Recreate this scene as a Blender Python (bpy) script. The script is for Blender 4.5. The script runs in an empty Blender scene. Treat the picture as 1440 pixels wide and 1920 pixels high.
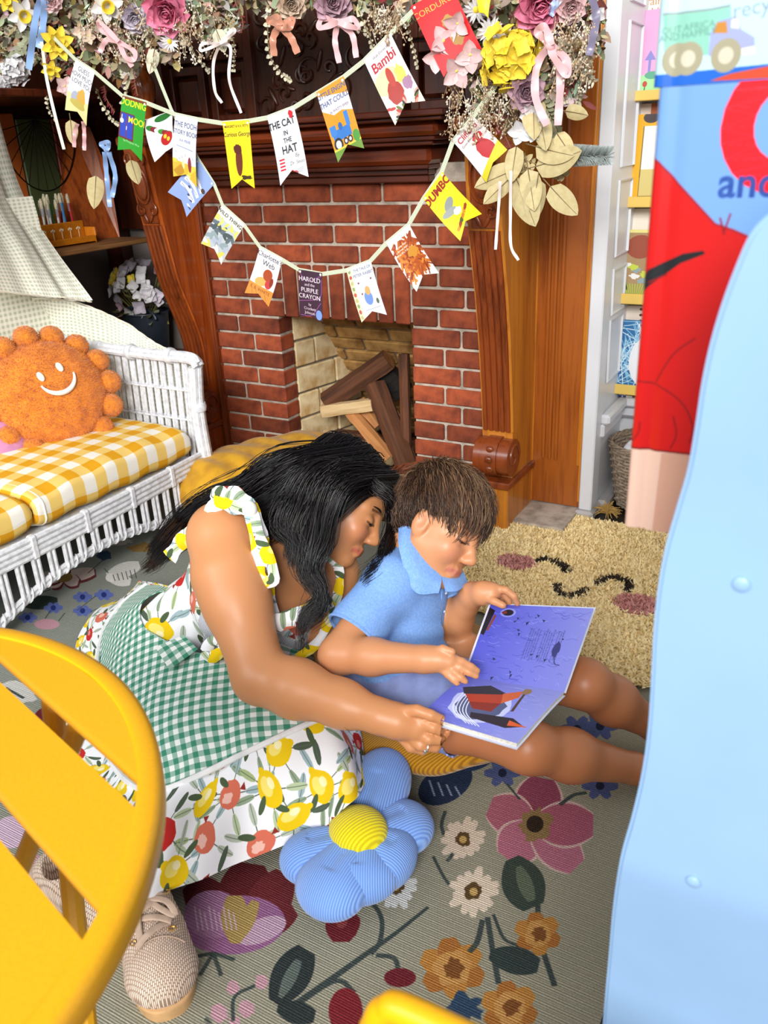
import bpy, bmesh, math, random
import numpy as np
from mathutils import Vector, Matrix
rnd = random.Random(7)
S = bpy.context.scene
# ---------------------------------------------------------------- camera
H = 1.22                                   # camera height; brick face stands at Y = 2.62, floor at Z = 0
F = 1568.0
R = np.array([[0.87261427, 0.16215842, -0.46070487],
              [0.48643614, -0.37326722, 0.78996928],
              [-0.04386586, -0.91344197, -0.40459802]])
cam = bpy.data.cameras.new('camera'); co = bpy.data.objects.new('camera', cam); S.collection.objects.link(co)
cam.sensor_fit = 'VERTICAL'; cam.sensor_height = 32.0; cam.lens = 32.0 * F / 1920
cam.clip_start = 0.02; cam.clip_end = 60
cam.dof.use_dof = True; cam.dof.focus_distance = 2.0; cam.dof.aperture_fstop = 8.0
M4 = Matrix(((R[0][0], -R[0][1], -R[0][2], 0), (R[1][0], -R[1][1], -R[1][2], 0), (R[2][0], -R[2][1], -R[2][2], H), (0, 0, 0, 1)))
co.matrix_world = M4
S.camera = co
# ---------------------------------------------------------------- light
W = bpy.data.worlds.new('world'); S.world = W; W.use_nodes = True
bg = W.node_tree.nodes['Background']; bg.inputs[0].default_value = (0.93, 0.97, 1.0, 1); bg.inputs[1].default_value = 0.42
def area(name, loc, target, sx, sy, power, col=(1, 1, 1)):
    l = bpy.data.lights.new(name, 'AREA'); l.shape = 'RECTANGLE'; l.size = sx; l.size_y = sy; l.energy = power; l.color = col
    o = bpy.data.objects.new(name, l); S.collection.objects.link(o); o.location = loc
    o.rotation_euler = (Vector(target) - Vector(loc)).to_track_quat('-Z', 'Y').to_euler()
    return o
area('window_daylight', (1.4, -4.2, 3.6), (-0.9, 1.9, 0.5), 2.6, 2.2, 500, (1.0, 0.97, 0.93))
area('window_daylight', (-2.2, -2.6, 3.0), (-1.2, 1.6, 0.3), 2.2, 1.6, 85, (0.93, 0.97, 1.0))
VS = S.view_settings
VS.view_transform = 'Standard'; VS.look = 'None'; VS.gamma = 1; VS.use_curve_mapping = False; VS.exposure = 0.25
# ---------------------------------------------------------------- helpers
def ray(px, py):
    v = R @ np.array([(px - 720) / F, (py - 960) / F, 1.0]); return v
def P(px, py, X=None, Y=None, Z=None):
    r = ray(px, py); t = X / r[0] if X is not None else Y / r[1] if Y is not None else (Z - H) / r[2]
    return Vector((r[0] * t, r[1] * t, H + r[2] * t))
def PD(px, py, d):
    r = ray(px, py) * d; return Vector((r[0], r[1], H + r[2]))
def lin(h):
    if isinstance(h, str):
        h = h.lstrip('#'); c = [int(h[i:i + 2], 16) / 255 for i in (0, 2, 4)]
    else: c = list(h)
    return tuple(x / 12.92 if x <= 0.04045 else ((x + 0.055) / 1.055) ** 2.4 for x in c)
class NT:
    def __init__(s, name):
        s.m = bpy.data.materials.new(name); s.m.use_nodes = True; s.t = s.m.node_tree; s.b = s.t.nodes['Principled BSDF']
    def n(s, typ, **kw):
        n = s.t.nodes.new(typ)
        for k, v in kw.items():
            if k.startswith('i_'): n.inputs[int(k[2:]) if k[2:].isdigit() else k[2:].replace('_', ' ')].default_value = v
            else: setattr(n, k, v)
        return n
    def l(s, a, b): s.t.links.new(a, b)
    def set(s, **kw):
        for k, v in kw.items(): s.b.inputs[k.replace('_', ' ')].default_value = v
def ramp(nt, fac, stops):
    r = nt.n('ShaderNodeValToRGB'); e = r.color_ramp.elements
    while len(e) < len(stops): e.new(0.5)
    for x, (p, c) in zip(e, stops): x.position = p; x.color = (*lin(c), 1)
    nt.l(fac, r.inputs[0]); return r.outputs[0]
def finish(nt, colsock, rough=.5, bump=None, bstr=.2, bdist=.004, spec=.5, sheen=0, metal=0, coat=0, sss=0):
    if colsock is not None: nt.l(colsock, nt.b.inputs['Base Color'])
    nt.b.inputs['Roughness'].default_value = rough; nt.b.inputs['Specular IOR Level'].default_value = spec
    nt.b.inputs['Metallic'].default_value = metal
    if sheen: nt.b.inputs['Sheen Weight'].default_value = sheen
    if coat: nt.b.inputs['Coat Weight'].default_value = coat; nt.b.inputs['Coat Roughness'].default_value = .12
    if sss:
        nt.b.inputs['Subsurface Weight'].default_value = sss; nt.b.inputs['Subsurface Radius'].default_value = (1, .35, .2); nt.b.inputs['Subsurface Scale'].default_value = .006
    if bump is not None:
        b = nt.n('ShaderNodeBump'); b.inputs['Strength'].default_value = bstr; b.inputs['Distance'].default_value = bdist
        nt.l(bump, b.inputs['Height']); nt.l(b.outputs[0], nt.b.inputs['Normal'])
    return nt.m
def coords(nt, kind='Object', scale=(1, 1, 1), rot=(0, 0, 0)):
    tc = nt.n('ShaderNodeTexCoord'); mp = nt.n('ShaderNodeMapping'); mp.inputs['Scale'].default_value = scale; mp.inputs['Rotation'].default_value = rot
    nt.l(tc.outputs[kind], mp.inputs[0]); return mp.outputs[0]
def plain(name, col, rough=.5, var=.08, scale=30, bump=0, bscale=200, bdist=.002, objvar=0, alt=None, **kw):
    """one colour with a little cloudy variation (alt: second colour mixed by noise), optional bump and per-object variation"""
    nt = NT(name); c = coords(nt)
    nz = nt.n('ShaderNodeTexNoise'); nz.inputs['Scale'].default_value = scale; nz.inputs['Detail'].default_value = 4; nt.l(c, nz.inputs['Vector'])
    b = np.array(lin(col)); a2 = np.array(lin(alt)) if alt else b * (1 - var * 2.2)
    mx = nt.n('ShaderNodeMix', data_type='RGBA'); mx.inputs[6].default_value = (*b, 1); mx.inputs[7].default_value = (*np.clip(a2, 0, 1), 1)
    rr = nt.n('ShaderNodeMapRange'); rr.inputs[1].default_value = .4; rr.inputs[2].default_value = .68; nt.l(nz.outputs[0], rr.inputs[0]); nt.l(rr.outputs[0], mx.inputs[0])
    out = mx.outputs[2]
    if objvar:
        oi = nt.n('ShaderNodeObjectInfo'); hs = nt.n('ShaderNodeHueSaturation'); mr = nt.n('ShaderNodeMapRange')
        mr.inputs[3].default_value = 1 - objvar; mr.inputs[4].default_value = 1 + objvar
        nt.l(oi.outputs['Random'], mr.inputs[0]); nt.l(mr.outputs[0], hs.inputs['Value']); nt.l(out, hs.inputs['Color']); out = hs.outputs[0]
    bs = None
    if bump:
        n2 = nt.n('ShaderNodeTexNoise'); n2.inputs['Scale'].default_value = bscale; n2.inputs['Detail'].default_value = 3; nt.l(c, n2.inputs['Vector']); bs = n2.outputs[0]
    return finish(nt, out, rough, bs, bump or .2, bdist, **kw)
def wood(name, dark, light, axis='Z', rough=.32, fine=1.0, coat=.25, objvar=0, stretch=14, bstr=.12):
    nt = NT(name); sc = [18 * fine] * 3; sc['XYZ'.index(axis)] = 18 * fine / stretch
    c = coords(nt, scale=tuple(sc)); n1 = nt.n('ShaderNodeTexNoise'); n1.inputs['Scale'].default_value = 1; n1.inputs['Detail'].default_value = 7; n1.inputs['Roughness'].default_value = .65; n1.inputs['Distortion'].default_value = .8
    nt.l(c, n1.inputs['Vector']); n2 = nt.n('ShaderNodeTexNoise'); n2.inputs['Scale'].default_value = 5; n2.inputs['Detail'].default_value = 3; nt.l(c, n2.inputs['Vector'])
    ad = nt.n('ShaderNodeMath', operation='MULTIPLY_ADD'); ad.inputs[1].default_value = .45; nt.l(n2.outputs[0], ad.inputs[0]); nt.l(n1.outputs[0], ad.inputs[2])
    out = ramp(nt, ad.outputs[0], [(.48, dark), (.8, light)])
    if objvar:
        oi = nt.n('ShaderNodeObjectInfo'); hs = nt.n('ShaderNodeHueSaturation'); mr = nt.n('ShaderNodeMapRange'); mr.inputs[3].default_value = 1 - objvar; mr.inputs[4].default_value = 1 + objvar
        nt.l(oi.outputs['Random'], mr.inputs[0]); nt.l(mr.outputs[0], hs.inputs['Value']); nt.l(out, hs.inputs['Color']); out = hs.outputs[0]
    return finish(nt, out, rough, ad.outputs[0], bstr, .003, coat=coat)
def attrmat(name, attr='Col', rough=.6, bump=0, bscale=300, bdist=.001, **kw):
    nt = NT(name); a = nt.n('ShaderNodeAttribute'); a.attribute_name = attr; bs = None
    if bump:
        n2 = nt.n('ShaderNodeTexNoise'); n2.inputs['Scale'].default_value = bscale; n2.inputs['Detail'].default_value = 3; nt.l(coords(nt), n2.inputs['Vector']); bs = n2.outputs[0]
    return finish(nt, a.outputs['Color'], rough, bs, bump or .2, bdist, **kw)
def imgmat(name, img, rough=.5, weave=0, wsx=1, wsy=1, uv='UVMap', **kw):
    nt = NT(name); u = nt.n('ShaderNodeUVMap'); u.uv_map = uv; t = nt.n('ShaderNodeTexImage'); t.image = img; t.extension = kw.pop('ext', 'EXTEND'); nt.l(u.outputs[0], t.inputs[0]); bs = None
    if weave:
        mp = nt.n('ShaderNodeMapping'); mp.inputs['Scale'].default_value = (wsx, wsy, 1); nt.l(u.outputs[0], mp.inputs[0])
        w = nt.n('ShaderNodeTexWave'); w.wave_type = 'BANDS'; w.bands_direction = 'Y'; w.inputs['Scale'].default_value = 1; w.inputs['Distortion'].default_value = .6; nt.l(mp.outputs[0], w.inputs['Vector']); bs = w.outputs['Fac']
    return finish(nt, t.outputs[0], rough, bs, weave or .2, .002, **kw)
# mesh builder -------------------------------------------------------------
class MB:
    def __init__(s): s.v = []; s.f = []; s.uv = {}; s.mi = []; s.cur = 0; s.col = None; s.cols = []
    def add(s, vs, fs, uvs=None):
        b = len(s.v); s.v += [tuple(v) for v in vs]
        if s.col is not None: s.cols += [s.col] * (len(s.v) - len(s.cols))
        for i, f in enumerate(fs):
            if uvs: s.uv[len(s.f)] = [uvs[j] for j in f]
            s.f.append(tuple(b + j for j in f)); s.mi.append(s.cur)
        return b
    def box(s, lo, hi, M=None, ch=0.0):
        lo, hi = Vector(lo), Vector(hi)
        if ch <= 0:
            vs = [Vector((x, y, z)) for x in (lo.x, hi.x) for y in (lo.y, hi.y) for z in (lo.z, hi.z)]
            fs = [(0, 1, 3, 2), (4, 6, 7, 5), (0, 4, 5, 1), (2, 3, 7, 6), (0, 2, 6, 4), (1, 5, 7, 3)]
        else:
            bm = bmesh.new(); bmesh.ops.create_cube(bm, size=1); d = hi - lo; c = (lo + hi) / 2
            for v in bm.verts: v.co = Vector((c.x + v.co.x * d.x, c.y + v.co.y * d.y, c.z + v.co.z * d.z))
            bmesh.ops.bevel(bm, geom=bm.edges[:], offset=min(ch, min(d) * .45), segments=1, profile=.5, affect='EDGES')
            vs = [v.co.copy() for v in bm.verts]; bm.verts.index_update(); fs = [[v.index for v in f.verts] for f in bm.faces]; bm.free()
        if M is not None: vs = [M @ v for v in vs]
        s.add(vs, fs); return s
    def tube(s, path, r, n=8, caps=True, flat=1.0, up=None, closed=False):
        path = [Vector(p) for p in path]; N = len(path); rs = r if hasattr(r, '__len__') else [r] * N
        prev = None; vs = []
        for i, p in enumerate(path):
            if closed: t = path[(i + 1) % N] - path[i - 1]
            else: t = path[min(i + 1, N - 1)] - path[max(i - 1, 0)]
            if t.length < 1e-9: t = Vector((0, 0, 1))
            t.normalize()
            if up is not None: a = Vector(up) - t * t.dot(Vector(up))
            elif prev is None: a = t.orthogonal()
            else: a = prev - t * t.dot(prev)
            if a.length < 1e-6: a = t.orthogonal()
            a.normalize(); prev = a; b = t.cross(a)
            for k in range(n):
                w = 2 * math.pi * (k + (.5 if n == 4 else 0)) / n; vs.append(p + (a * math.cos(w) * flat + b * math.sin(w)) * rs[i])
        fs = []
        for i in range(N if closed else N - 1):
            for k in range(n):
                k2 = (k + 1) % n; j = (i + 1) % N; fs.append((i * n + k, i * n + k2, j * n + k2, j * n + k))
        if caps and not closed: fs += [tuple(range(n - 1, -1, -1)), tuple((N - 1) * n + k for k in range(n))]
        s.add(vs, fs); return s
    def lathe(s, prof, M=None, n=24, cap=True):
        vs = []; fs = []
        for r, z in prof:
            for k in range(n): w = 2 * math.pi * k / n; vs.append(Vector((r * math.cos(w), r * math.sin(w), z)))
        for i in range(len(prof) - 1):
            for k in range(n): k2 = (k + 1) % n; fs.append((i * n + k, i * n + k2, (i + 1) * n + k2, (i + 1) * n + k))
        if cap: fs += [tuple(range(n - 1, -1, -1)), tuple((len(prof) - 1) * n + k for k in range(n))]
        if M is not None: vs = [M @ v for v in vs]
        s.add(vs, fs); return s
    def ell(s, c, r, M=None, n=12, m=8):
        vs = []; fs = []; c = Vector(c); r = (r, r, r) if not hasattr(r, '__len__') else r
        for i in range(m + 1):
            a = math.pi * i / m
            for k in range(n): w = 2 * math.pi * k / n; vs.append(Vector((r[0] * math.sin(a) * math.cos(w), r[1] * math.sin(a) * math.sin(w), r[2] * math.cos(a))))
        for i in range(m):
            for k in range(n): k2 = (k + 1) % n; fs.append((i * n + k, (i + 1) * n + k, (i + 1) * n + k2, i * n + k2))
        vs = [(M @ v if M is not None else v) + c for v in vs]; s.add(vs, fs); return s
    def prism(s, outline, depth, M=None, ch=0):
        """outline in local XY, extruded 0..depth along local Z"""
        n = len(outline); vs = [Vector((x, y, 0)) for x, y in outline] + [Vector((x, y, depth)) for x, y in outline]
        fs = [tuple(range(n - 1, -1, -1)), tuple(range(n, 2 * n))] + [(i, (i + 1) % n, n + (i + 1) % n, n + i) for i in range(n)]
        if M is not None: vs = [M @ v for v in vs]
        s.add(vs, fs); return s
    def grid(s, fn, nu, nv, uv=True, closeu=False):
        vs = []; uvs = []
        for j in range(nv + 1):
            for i in range(nu + 1): vs.append(Vector(fn(i / nu, j / nv))); uvs.append((i / nu, j / nv))
        fs = [(j * (nu + 1) + i, j * (nu + 1) + i + 1, (j + 1) * (nu + 1) + i + 1, (j + 1) * (nu + 1) + i) for j in range(nv) for i in range(nu)]
        s.add(vs, fs, uvs if uv else None); return s
    def mesh(s, name, smooth=True, angle=None):
        m = bpy.data.meshes.new(name); m.from_pydata(s.v, [], s.f)
        if s.uv:
            ul = m.uv_layers.new(name='UVMap'); k = 0; data = np.zeros(len(m.loops) * 2, np.float32)
            for i, f in enumerate(s.f):
                for j, u in enumerate(s.uv.get(i, [(0, 0)] * len(f))): data[2 * k:2 * k + 2] = u; k += 1
            ul.data.foreach_set('uv', data)
        if s.cols:
            ca = m.color_attributes.new('Col', 'FLOAT_COLOR', 'POINT'); arr = np.ones((len(s.v), 4), np.float32)
            arr[:len(s.cols), :3] = np.array(s.cols, np.float32); ca.data.foreach_set('color', arr.ravel())
        if any(s.mi): m.polygons.foreach_set('material_index', s.mi)
        if smooth: m.polygons.foreach_set('use_smooth', [True] * len(m.polygons))
        m.update()
        if smooth and angle: m.set_sharp_from_angle(angle=math.radians(angle))
        return m
WL = {}
def wloc(o): return WL.get(o.name, Vector((0, 0, 0)))
def thing(name, label=None, cat=None, loc=(0, 0, 0), group=None, kind=None):
    o = bpy.data.objects.new(name, None); S.collection.objects.link(o); o.location = loc; o.empty_display_size = .02; WL[o.name] = Vector(loc)
    if label: o['label'] = label
    if cat: o['category'] = cat
    if group: o['group'] = group
    if kind: o['kind'] = kind
    return o
def link(name, mesh, mats, parent=None, local=False, label=None, cat=None, group=None, kind=None):
    """link a mesh whose vertices are in world coordinates (local=True: in the parent's)"""
    if mats is not None:
        for m in (mats if isinstance(mats, (list, tuple)) else [mats]): mesh.materials.append(m)
    o = bpy.data.objects.new(name, mesh); S.collection.objects.link(o)
    if parent is not None:
        o.parent = parent
        if not local: o.location = -wloc(parent)
    WL[o.name] = Vector((0, 0, 0))
    if label: o['label'] = label
    if cat: o['category'] = cat
    if group: o['group'] = group
    if kind: o['kind'] = kind
    return o
def put(name, mb, mats, parent=None, smooth=True, angle=35, **kw): return link(name, mb.mesh(name, smooth, angle), mats, parent, **kw)
def dup(o, parent=None, **kw):
    c = o.copy(); S.collection.objects.link(c)
    if parent is not None: c.parent = parent
    for ch in list(o.children): dup(ch, c)
    for k, v in kw.items(): c[k] = v
    return c
def spline(pts, n):
    """Catmull-Rom through pts, n samples"""
    p = np.array([tuple(q) for q in pts], float); m = len(p); out = []
    for t in np.linspace(0, m - 1, n):
        i = min(int(t), m - 2); u = t - i; p0 = p[max(i - 1, 0)]; p1 = p[i]; p2 = p[i + 1]; p3 = p[min(i + 2, m - 1)]
        if i == 0: p0 = 2 * p1 - p2
        if i == m - 2: p3 = 2 * p2 - p1
        out.append(.5 * (2 * p1 + (p2 - p0) * u + (2 * p0 - 5 * p1 + 4 * p2 - p3) * u * u + (3 * p1 - p0 - 3 * p2 + p3) * u ** 3))
    return [Vector(q) if len(q) == 3 else tuple(q) for q in out]
def netfn(net):
    """smooth surface through a rectangular net of points: f(u, v)"""
    A = np.array([[tuple(q) for q in row] for row in net], float)
    def cr(p, t):
        m = len(p); t = min(max(t, 0), 1) * (m - 1); i = min(int(t), m - 2); u = t - i; p1 = p[i]; p2 = p[i + 1]
        p0 = p[i - 1] if i else 2 * p1 - p2; p3 = p[i + 2] if i + 2 < m else 2 * p2 - p1
        return .5 * (2 * p1 + (p2 - p0) * u + (2 * p0 - 5 * p1 + 4 * p2 - p3) * u * u + (3 * p1 - p0 - 3 * p2 + p3) * u ** 3)
    def f(u, v): return Vector(cr([cr(row, u) for row in A], v))
    return f
def frame(o, x, up):
    """matrix with local X along x, Z near up, at o"""
    x = Vector(x).normalized(); y = Vector(up).cross(x).normalized(); z = x.cross(y)
    return Matrix(((x.x, y.x, z.x, o[0]), (x.y, y.y, z.y, o[1]), (x.z, y.z, z.z, o[2]), (0, 0, 0, 1)))
def basis(o, x, y, z):
    return Matrix(((x[0], y[0], z[0], o[0]), (x[1], y[1], z[1], o[1]), (x[2], y[2], z[2], o[2]), (0, 0, 0, 1)))
# pictures drawn in code (flat print: rug pattern, paper pennants, covers) ---------------------
class Canvas:
    def __init__(s, w, h, bgc): s.w, s.h = w, h; s.a = np.empty((h, w, 3), np.float32); s.a[:] = s.c(bgc)
    @staticmethod
    def c(h):
        if isinstance(h, str): h = h.lstrip('#'); return np.array([int(h[i:i + 2], 16) / 255 for i in (0, 2, 4)], np.float32)
        return np.array(h, np.float32)
    def poly(s, pts, col, alpha=1.0):
        p = np.array(pts, float); x0 = max(int(p[:, 0].min()) - 1, 0); x1 = min(int(p[:, 0].max()) + 2, s.w); y0 = max(int(p[:, 1].min()) - 1, 0); y1 = min(int(p[:, 1].max()) + 2, s.h)
        if x1 <= x0 or y1 <= y0: return s
        acc = np.zeros((y1 - y0, x1 - x0), np.float32)
        for dx, dy in ((.25, .25), (.75, .25), (.25, .75), (.75, .75)):
            X = np.arange(x0, x1)[None, :] + dx; Y = np.arange(y0, y1)[:, None] + dy; ins = np.zeros(acc.shape, bool)
            for i in range(len(p)):
                ax, ay = p[i]; bx, by = p[(i + 1) % len(p)]
                if ay == by: continue
                ins ^= ((ay > Y) != (by > Y)) & (X < (bx - ax) * (Y - ay) / (by - ay) + ax)
            acc += ins
        al = (acc / 4 * alpha)[..., None]; s.a[y0:y1, x0:x1] = s.a[y0:y1, x0:x1] * (1 - al) + s.c(col) * al; return s
    def ell(s, cx, cy, rx, ry=None, col='#000000', rot=0, alpha=1, n=20, wob=0, seed=0):
        ry = rx if ry is None else ry; q = random.Random(seed or int(cx * 7 + cy)); c, d = math.cos(rot), math.sin(rot); pts = []
        for k in range(n):
            w = 2 * math.pi * k / n; m = 1 + (q.random() - .5) * wob; x = rx * math.cos(w) * m; y = ry * math.sin(w) * m; pts.append((cx + x * c - y * d, cy + x * d + y * c))
        return s.poly(pts, col, alpha)
    def rect(s, x0, y0, x1, y1, col, alpha=1): return s.poly([(x0, y0), (x1, y0), (x1, y1), (x0, y1)], col, alpha)
    def line(s, pts, w, col, alpha=1, w2=None):
        pts = [tuple(p) for p in pts]; n = len(pts); L = []; Rr = []
        for i, p in enumerate(pts):
            a = pts[max(i - 1, 0)]; b = pts[min(i + 1, n - 1)]; dx, dy = b[0] - a[0], b[1] - a[1]; l = math.hypot(dx, dy) or 1
            ww = w if w2 is None else w + (w2 - w) * i / max(n - 1, 1); L.append((p[0] - dy / l * ww / 2, p[1] + dx / l * ww / 2)); Rr.append((p[0] + dy / l * ww / 2, p[1] - dx / l * ww / 2))
        for i in range(n - 1): s.poly([L[i], L[i + 1], Rr[i + 1], Rr[i]], col, alpha)
        return s
    def curve(s, pts, w, col, n=16, **k): return s.line(spline([(*p,) for p in pts], n), w, col, **k)
    def text(s, body, x, y, size, col, rot=0, bold=0, shear=0, align='CENTER', sx=1.0, spacing=1.0):
        """x, y: anchor in pixels from the top left; size in pixels"""
        key = (body, bold, shear, align, spacing)
        if key not in TXT:
            cu = bpy.data.curves.new('t', 'FONT'); cu.body = body; cu.align_x = align; cu.align_y = 'CENTER'; cu.offset = bold; cu.shear = shear; cu.resolution_u = 6; cu.space_character = spacing
            o = bpy.data.objects.new('t', cu); S.collection.objects.link(o); dg = bpy.context.evaluated_depsgraph_get(); me = o.evaluated_get(dg).to_mesh()
            me.calc_loop_triangles(); V = [tuple(v.co[:2]) for v in me.vertices]; TXT[key] = (V, [tuple(t.vertices) for t in me.loop_triangles])
            o.evaluated_get(dg).to_mesh_clear(); bpy.data.objects.remove(o); bpy.data.curves.remove(cu)
        V, T = TXT[key]; c, d = math.cos(rot), math.sin(rot)
        Q = [(x + (vx * sx * c + vy * d) * size, y + (vx * sx * d - vy * c) * size) for vx, vy in V]
        for t in T: s.poly([Q[i] for i in t], col)
        return s
    def noise(s, amt, seed=0): s.a += (np.random.RandomState(seed).rand(s.h, s.w, 1).astype(np.float32) - .5) * amt; return s
    def image(s, name):
        im = bpy.data.images.new(name, s.w, s.h, alpha=False); a = np.ones((s.h, s.w, 4), np.float32); a[..., :3] = np.clip(s.a[::-1], 0, 1); im.pixels.foreach_set(a.ravel()); im.update(); im.pack(); return im
TXT = {}
# ================================================================ SETTING
YB = 2.62                                   # brick face
M_ = {}
M_['floor'] = wood('floor_wood', '#120d0b', '#2c211b', 'X', .45)
M_['white'] = plain('white_paint', '#dfe1e6', .35, .04, 6, bump=.1, bscale=60)
M_['mortar'] = plain('mortar', '#c9bcac', .95, .2, 25, bump=.5, bscale=180, bdist=.004)
M_['brick'] = plain('brick_red', '#9e4a2a', .85, .3, 22, bump=.5, bscale=220, bdist=.003, objvar=.36, alt='#74331e')
M_['firebrick'] = plain('firebrick_cream', '#f3dfb2', .9, .2, 16, bump=.4, bscale=260, bdist=.002, objvar=.14, alt='#c9a061')
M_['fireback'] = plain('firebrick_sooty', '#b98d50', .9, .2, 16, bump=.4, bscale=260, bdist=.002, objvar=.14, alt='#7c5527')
M_['oak'] = wood('golden_oak', '#8f4a14', '#c87d28', 'Z', .3, objvar=0)
M_['oakd'] = wood('oak_pilaster', '#6d2d0d', '#a65a1e', 'Z', .3)
M_['mahog'] = wood('carved_mahogany', '#4c1c0b', '#8a4019', 'Z', .32)
M_['dark'] = wood('dark_mahogany', '#2a0f08', '#5a2412', 'X', .3)
M_['darkz'] = wood('dark_mahogany_upright', '#2a1009', '#5c2814', 'Z', .3)
M_['wall'] = plain('plaster_grey', '#8c817b', .8, .06, 5)
def structure(name, mb, mats, **kw): return put(name, mb, mats, kind='structure', **kw)
structure('floor', MB().box((-4.2, -2.6, -.05), (3.2, 3.4, 0)), M_['floor'])
# --- brick wall with firebox opening -----------------------------------------
OX0, OX1, OZ = -1.955, -1.383, .627
wb = MB()
ym = YB + .009
wb.box((-2.34, ym, 0), (OX0 - .006, ym + .075, 1.15)); wb.box((OX1 + .006, ym, 0), (-.90, ym + .3, 1.15)); wb.box((OX0 - .006, ym, OZ + .006), (OX1 + .006, ym + .3, 1.15))
wb.box((-2.34, ym + .075, 0), (OX0 - .04, ym + .3, 1.15))
wall = structure('wall_back', wb, M_['mortar'], smooth=False)
bmesh_cache = {}
def brick_mesh(w, h, d, key='brick'):
    k = (key, round(w, 3), round(h, 3), round(d, 3))
    if k not in bmesh_cache:
        m = MB().box((-w / 2, 0, -h / 2), (w / 2, d, h / 2), ch=.004).mesh('brick', False); bmesh_cache[k] = m
    return bmesh_cache[k]
def brick(x0, x1, z0, z1, mat, parent, y=YB, d=.09, M=None, j=.0052):
    w, h = x1 - x0 - 2 * j, z1 - z0 - 2 * j
    me = brick_mesh(w, h, d, mat.name)
    if not me.materials: me.materials.append(mat)
    o = bpy.data.objects.new('brick', me); S.collection.objects.link(o); o.parent = parent
    loc = Matrix.Translation(((x0 + x1) / 2, y + rnd.uniform(-.002, .002), (z0 + z1) / 2)) @ Matrix.Rotation(rnd.uniform(-.006, .006), 4, 'Y')
    o.matrix_local = (M @ loc) if M is not None else loc
    return o
CH = .0685; PER = .2035; BX = -2.0895
for k in range(16):
    z0 = .002 + CH * k; z1 = z0 + CH; lo, hi = -2.30, -.93
    xs = [BX + (PER / 2 if k % 2 == 0 else 0) + PER * n for n in range(-3, 8)]
    if k < 9:
        a = -2.158 if k % 2 == 0 else -2.086; b = -1.255 if k % 2 else -1.19
        segs = [(lo, a), (a, OX0 + .003), (OX1 - .003, b), (b, b + PER), (b + PER, hi)]
    elif k < 12:
        cut = [x for x in xs if x < -1.98] ; cut2 = [x for x in xs if x > -1.33]
        e = [lo] + [c for c in cut if c > lo + .05] + [-1.925]; segs = list(zip(e, e[1:]))
        e = [OX1 + .003] + [c for c in cut2 if c < hi - .05] + [hi]; segs += list(zip(e, e[1:]))
    else:
        e = [lo] + [c for c in xs if lo + .04 < c < hi - .04] + [hi]; segs = list(zip(e, e[1:]))
    for a, b in segs:
        if b - a > .03: brick(a, b, z0, z1, M_['brick'], wall)
n = 8; w = (OX1 + .003 + 1.925) / n
for i in range(n): brick(-1.925 + w * i, -1.925 + w * (i + 1), OZ - .006, .002 + CH * 12, M_['brick'], wall, y=YB - .002)
# firebox lining: splayed side of large cream bricks, leaning back
fl = MB(); fl.box((OX0 - .3, 2.70, 0), (OX0 - .018, 3.3, .75)); fb = MB()
M1 = frame((OX0 - .012, 2.712, 0), (.213, 1, 0), (0, 0, 1))      # local x runs into the firebox
lining = structure('wall_firebox', MB().box((0, .004, 0), (.62, .03, .72), M1), plain('grey_joint', '#7f7a72', .9), smooth=False)
def fbrick(x0, x1, z0, z1, mat, M): brick(x0, x1, z0, z1, mat, lining, y=-.008, d=.03, M=M, j=.0045)
R1 = frame((OX0 - .012, 2.712, 0), (.213, 1, 0), (0, 0, 1)) @ Matrix.Scale(-1, 4, (0, 1, 0))
for z0, z1, js in ((.506, .63, (0, .235, .5)), (.398, .506, (0, .115, .28, .5)), (.29, .398, (0, .225, .5)), (.183, .29, (0, .125, .38)), (.075, .183, (0, .22, .42)), (0, .075, (0, .12, .4))):
    for a, b in zip(js, js[1:]): fbrick(a, b, z0, z1, M_['firebrick'], M1)
tilt = Vector((0, -.50, .866))
Mb = basis((-1.955, 3.2, 0.0), (1, 0, 0), Vector((1, 0, 0)).cross(tilt) * -1, tilt)
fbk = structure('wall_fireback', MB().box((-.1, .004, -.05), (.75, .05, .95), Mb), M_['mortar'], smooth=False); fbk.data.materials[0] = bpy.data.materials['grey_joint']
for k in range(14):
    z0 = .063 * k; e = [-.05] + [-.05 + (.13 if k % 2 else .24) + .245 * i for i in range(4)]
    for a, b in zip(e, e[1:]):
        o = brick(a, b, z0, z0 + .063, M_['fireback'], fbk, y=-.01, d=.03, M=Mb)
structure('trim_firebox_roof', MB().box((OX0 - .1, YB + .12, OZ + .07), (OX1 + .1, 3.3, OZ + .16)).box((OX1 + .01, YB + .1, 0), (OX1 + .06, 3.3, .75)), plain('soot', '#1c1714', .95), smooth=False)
structure('trim_hearth', MB().box((OX0 - .02, YB - .0, .0), (OX1 + .02, 3.25, .012)), bpy.data.materials['soot'], smooth=False)
hp = structure('floor_hearth', MB().box((-1.1, 2.44, 0), (-.745, 2.66, .03)), M_['mortar'], smooth=False)
for i, (a, b) in enumerate(((-.985, -.885), (-.885, -.77))): brick(a, b, 0, .2, plain('hearth_brick', '#8d7468', .85, .2, 18), hp, y=-.034, d=.03, M=Matrix(((1, 0, 0, 0), (0, 0, -1, 2.65), (0, 1, 0, .0), (0, 0, 0, 1))) @ Matrix.Scale(1, 4))
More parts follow.
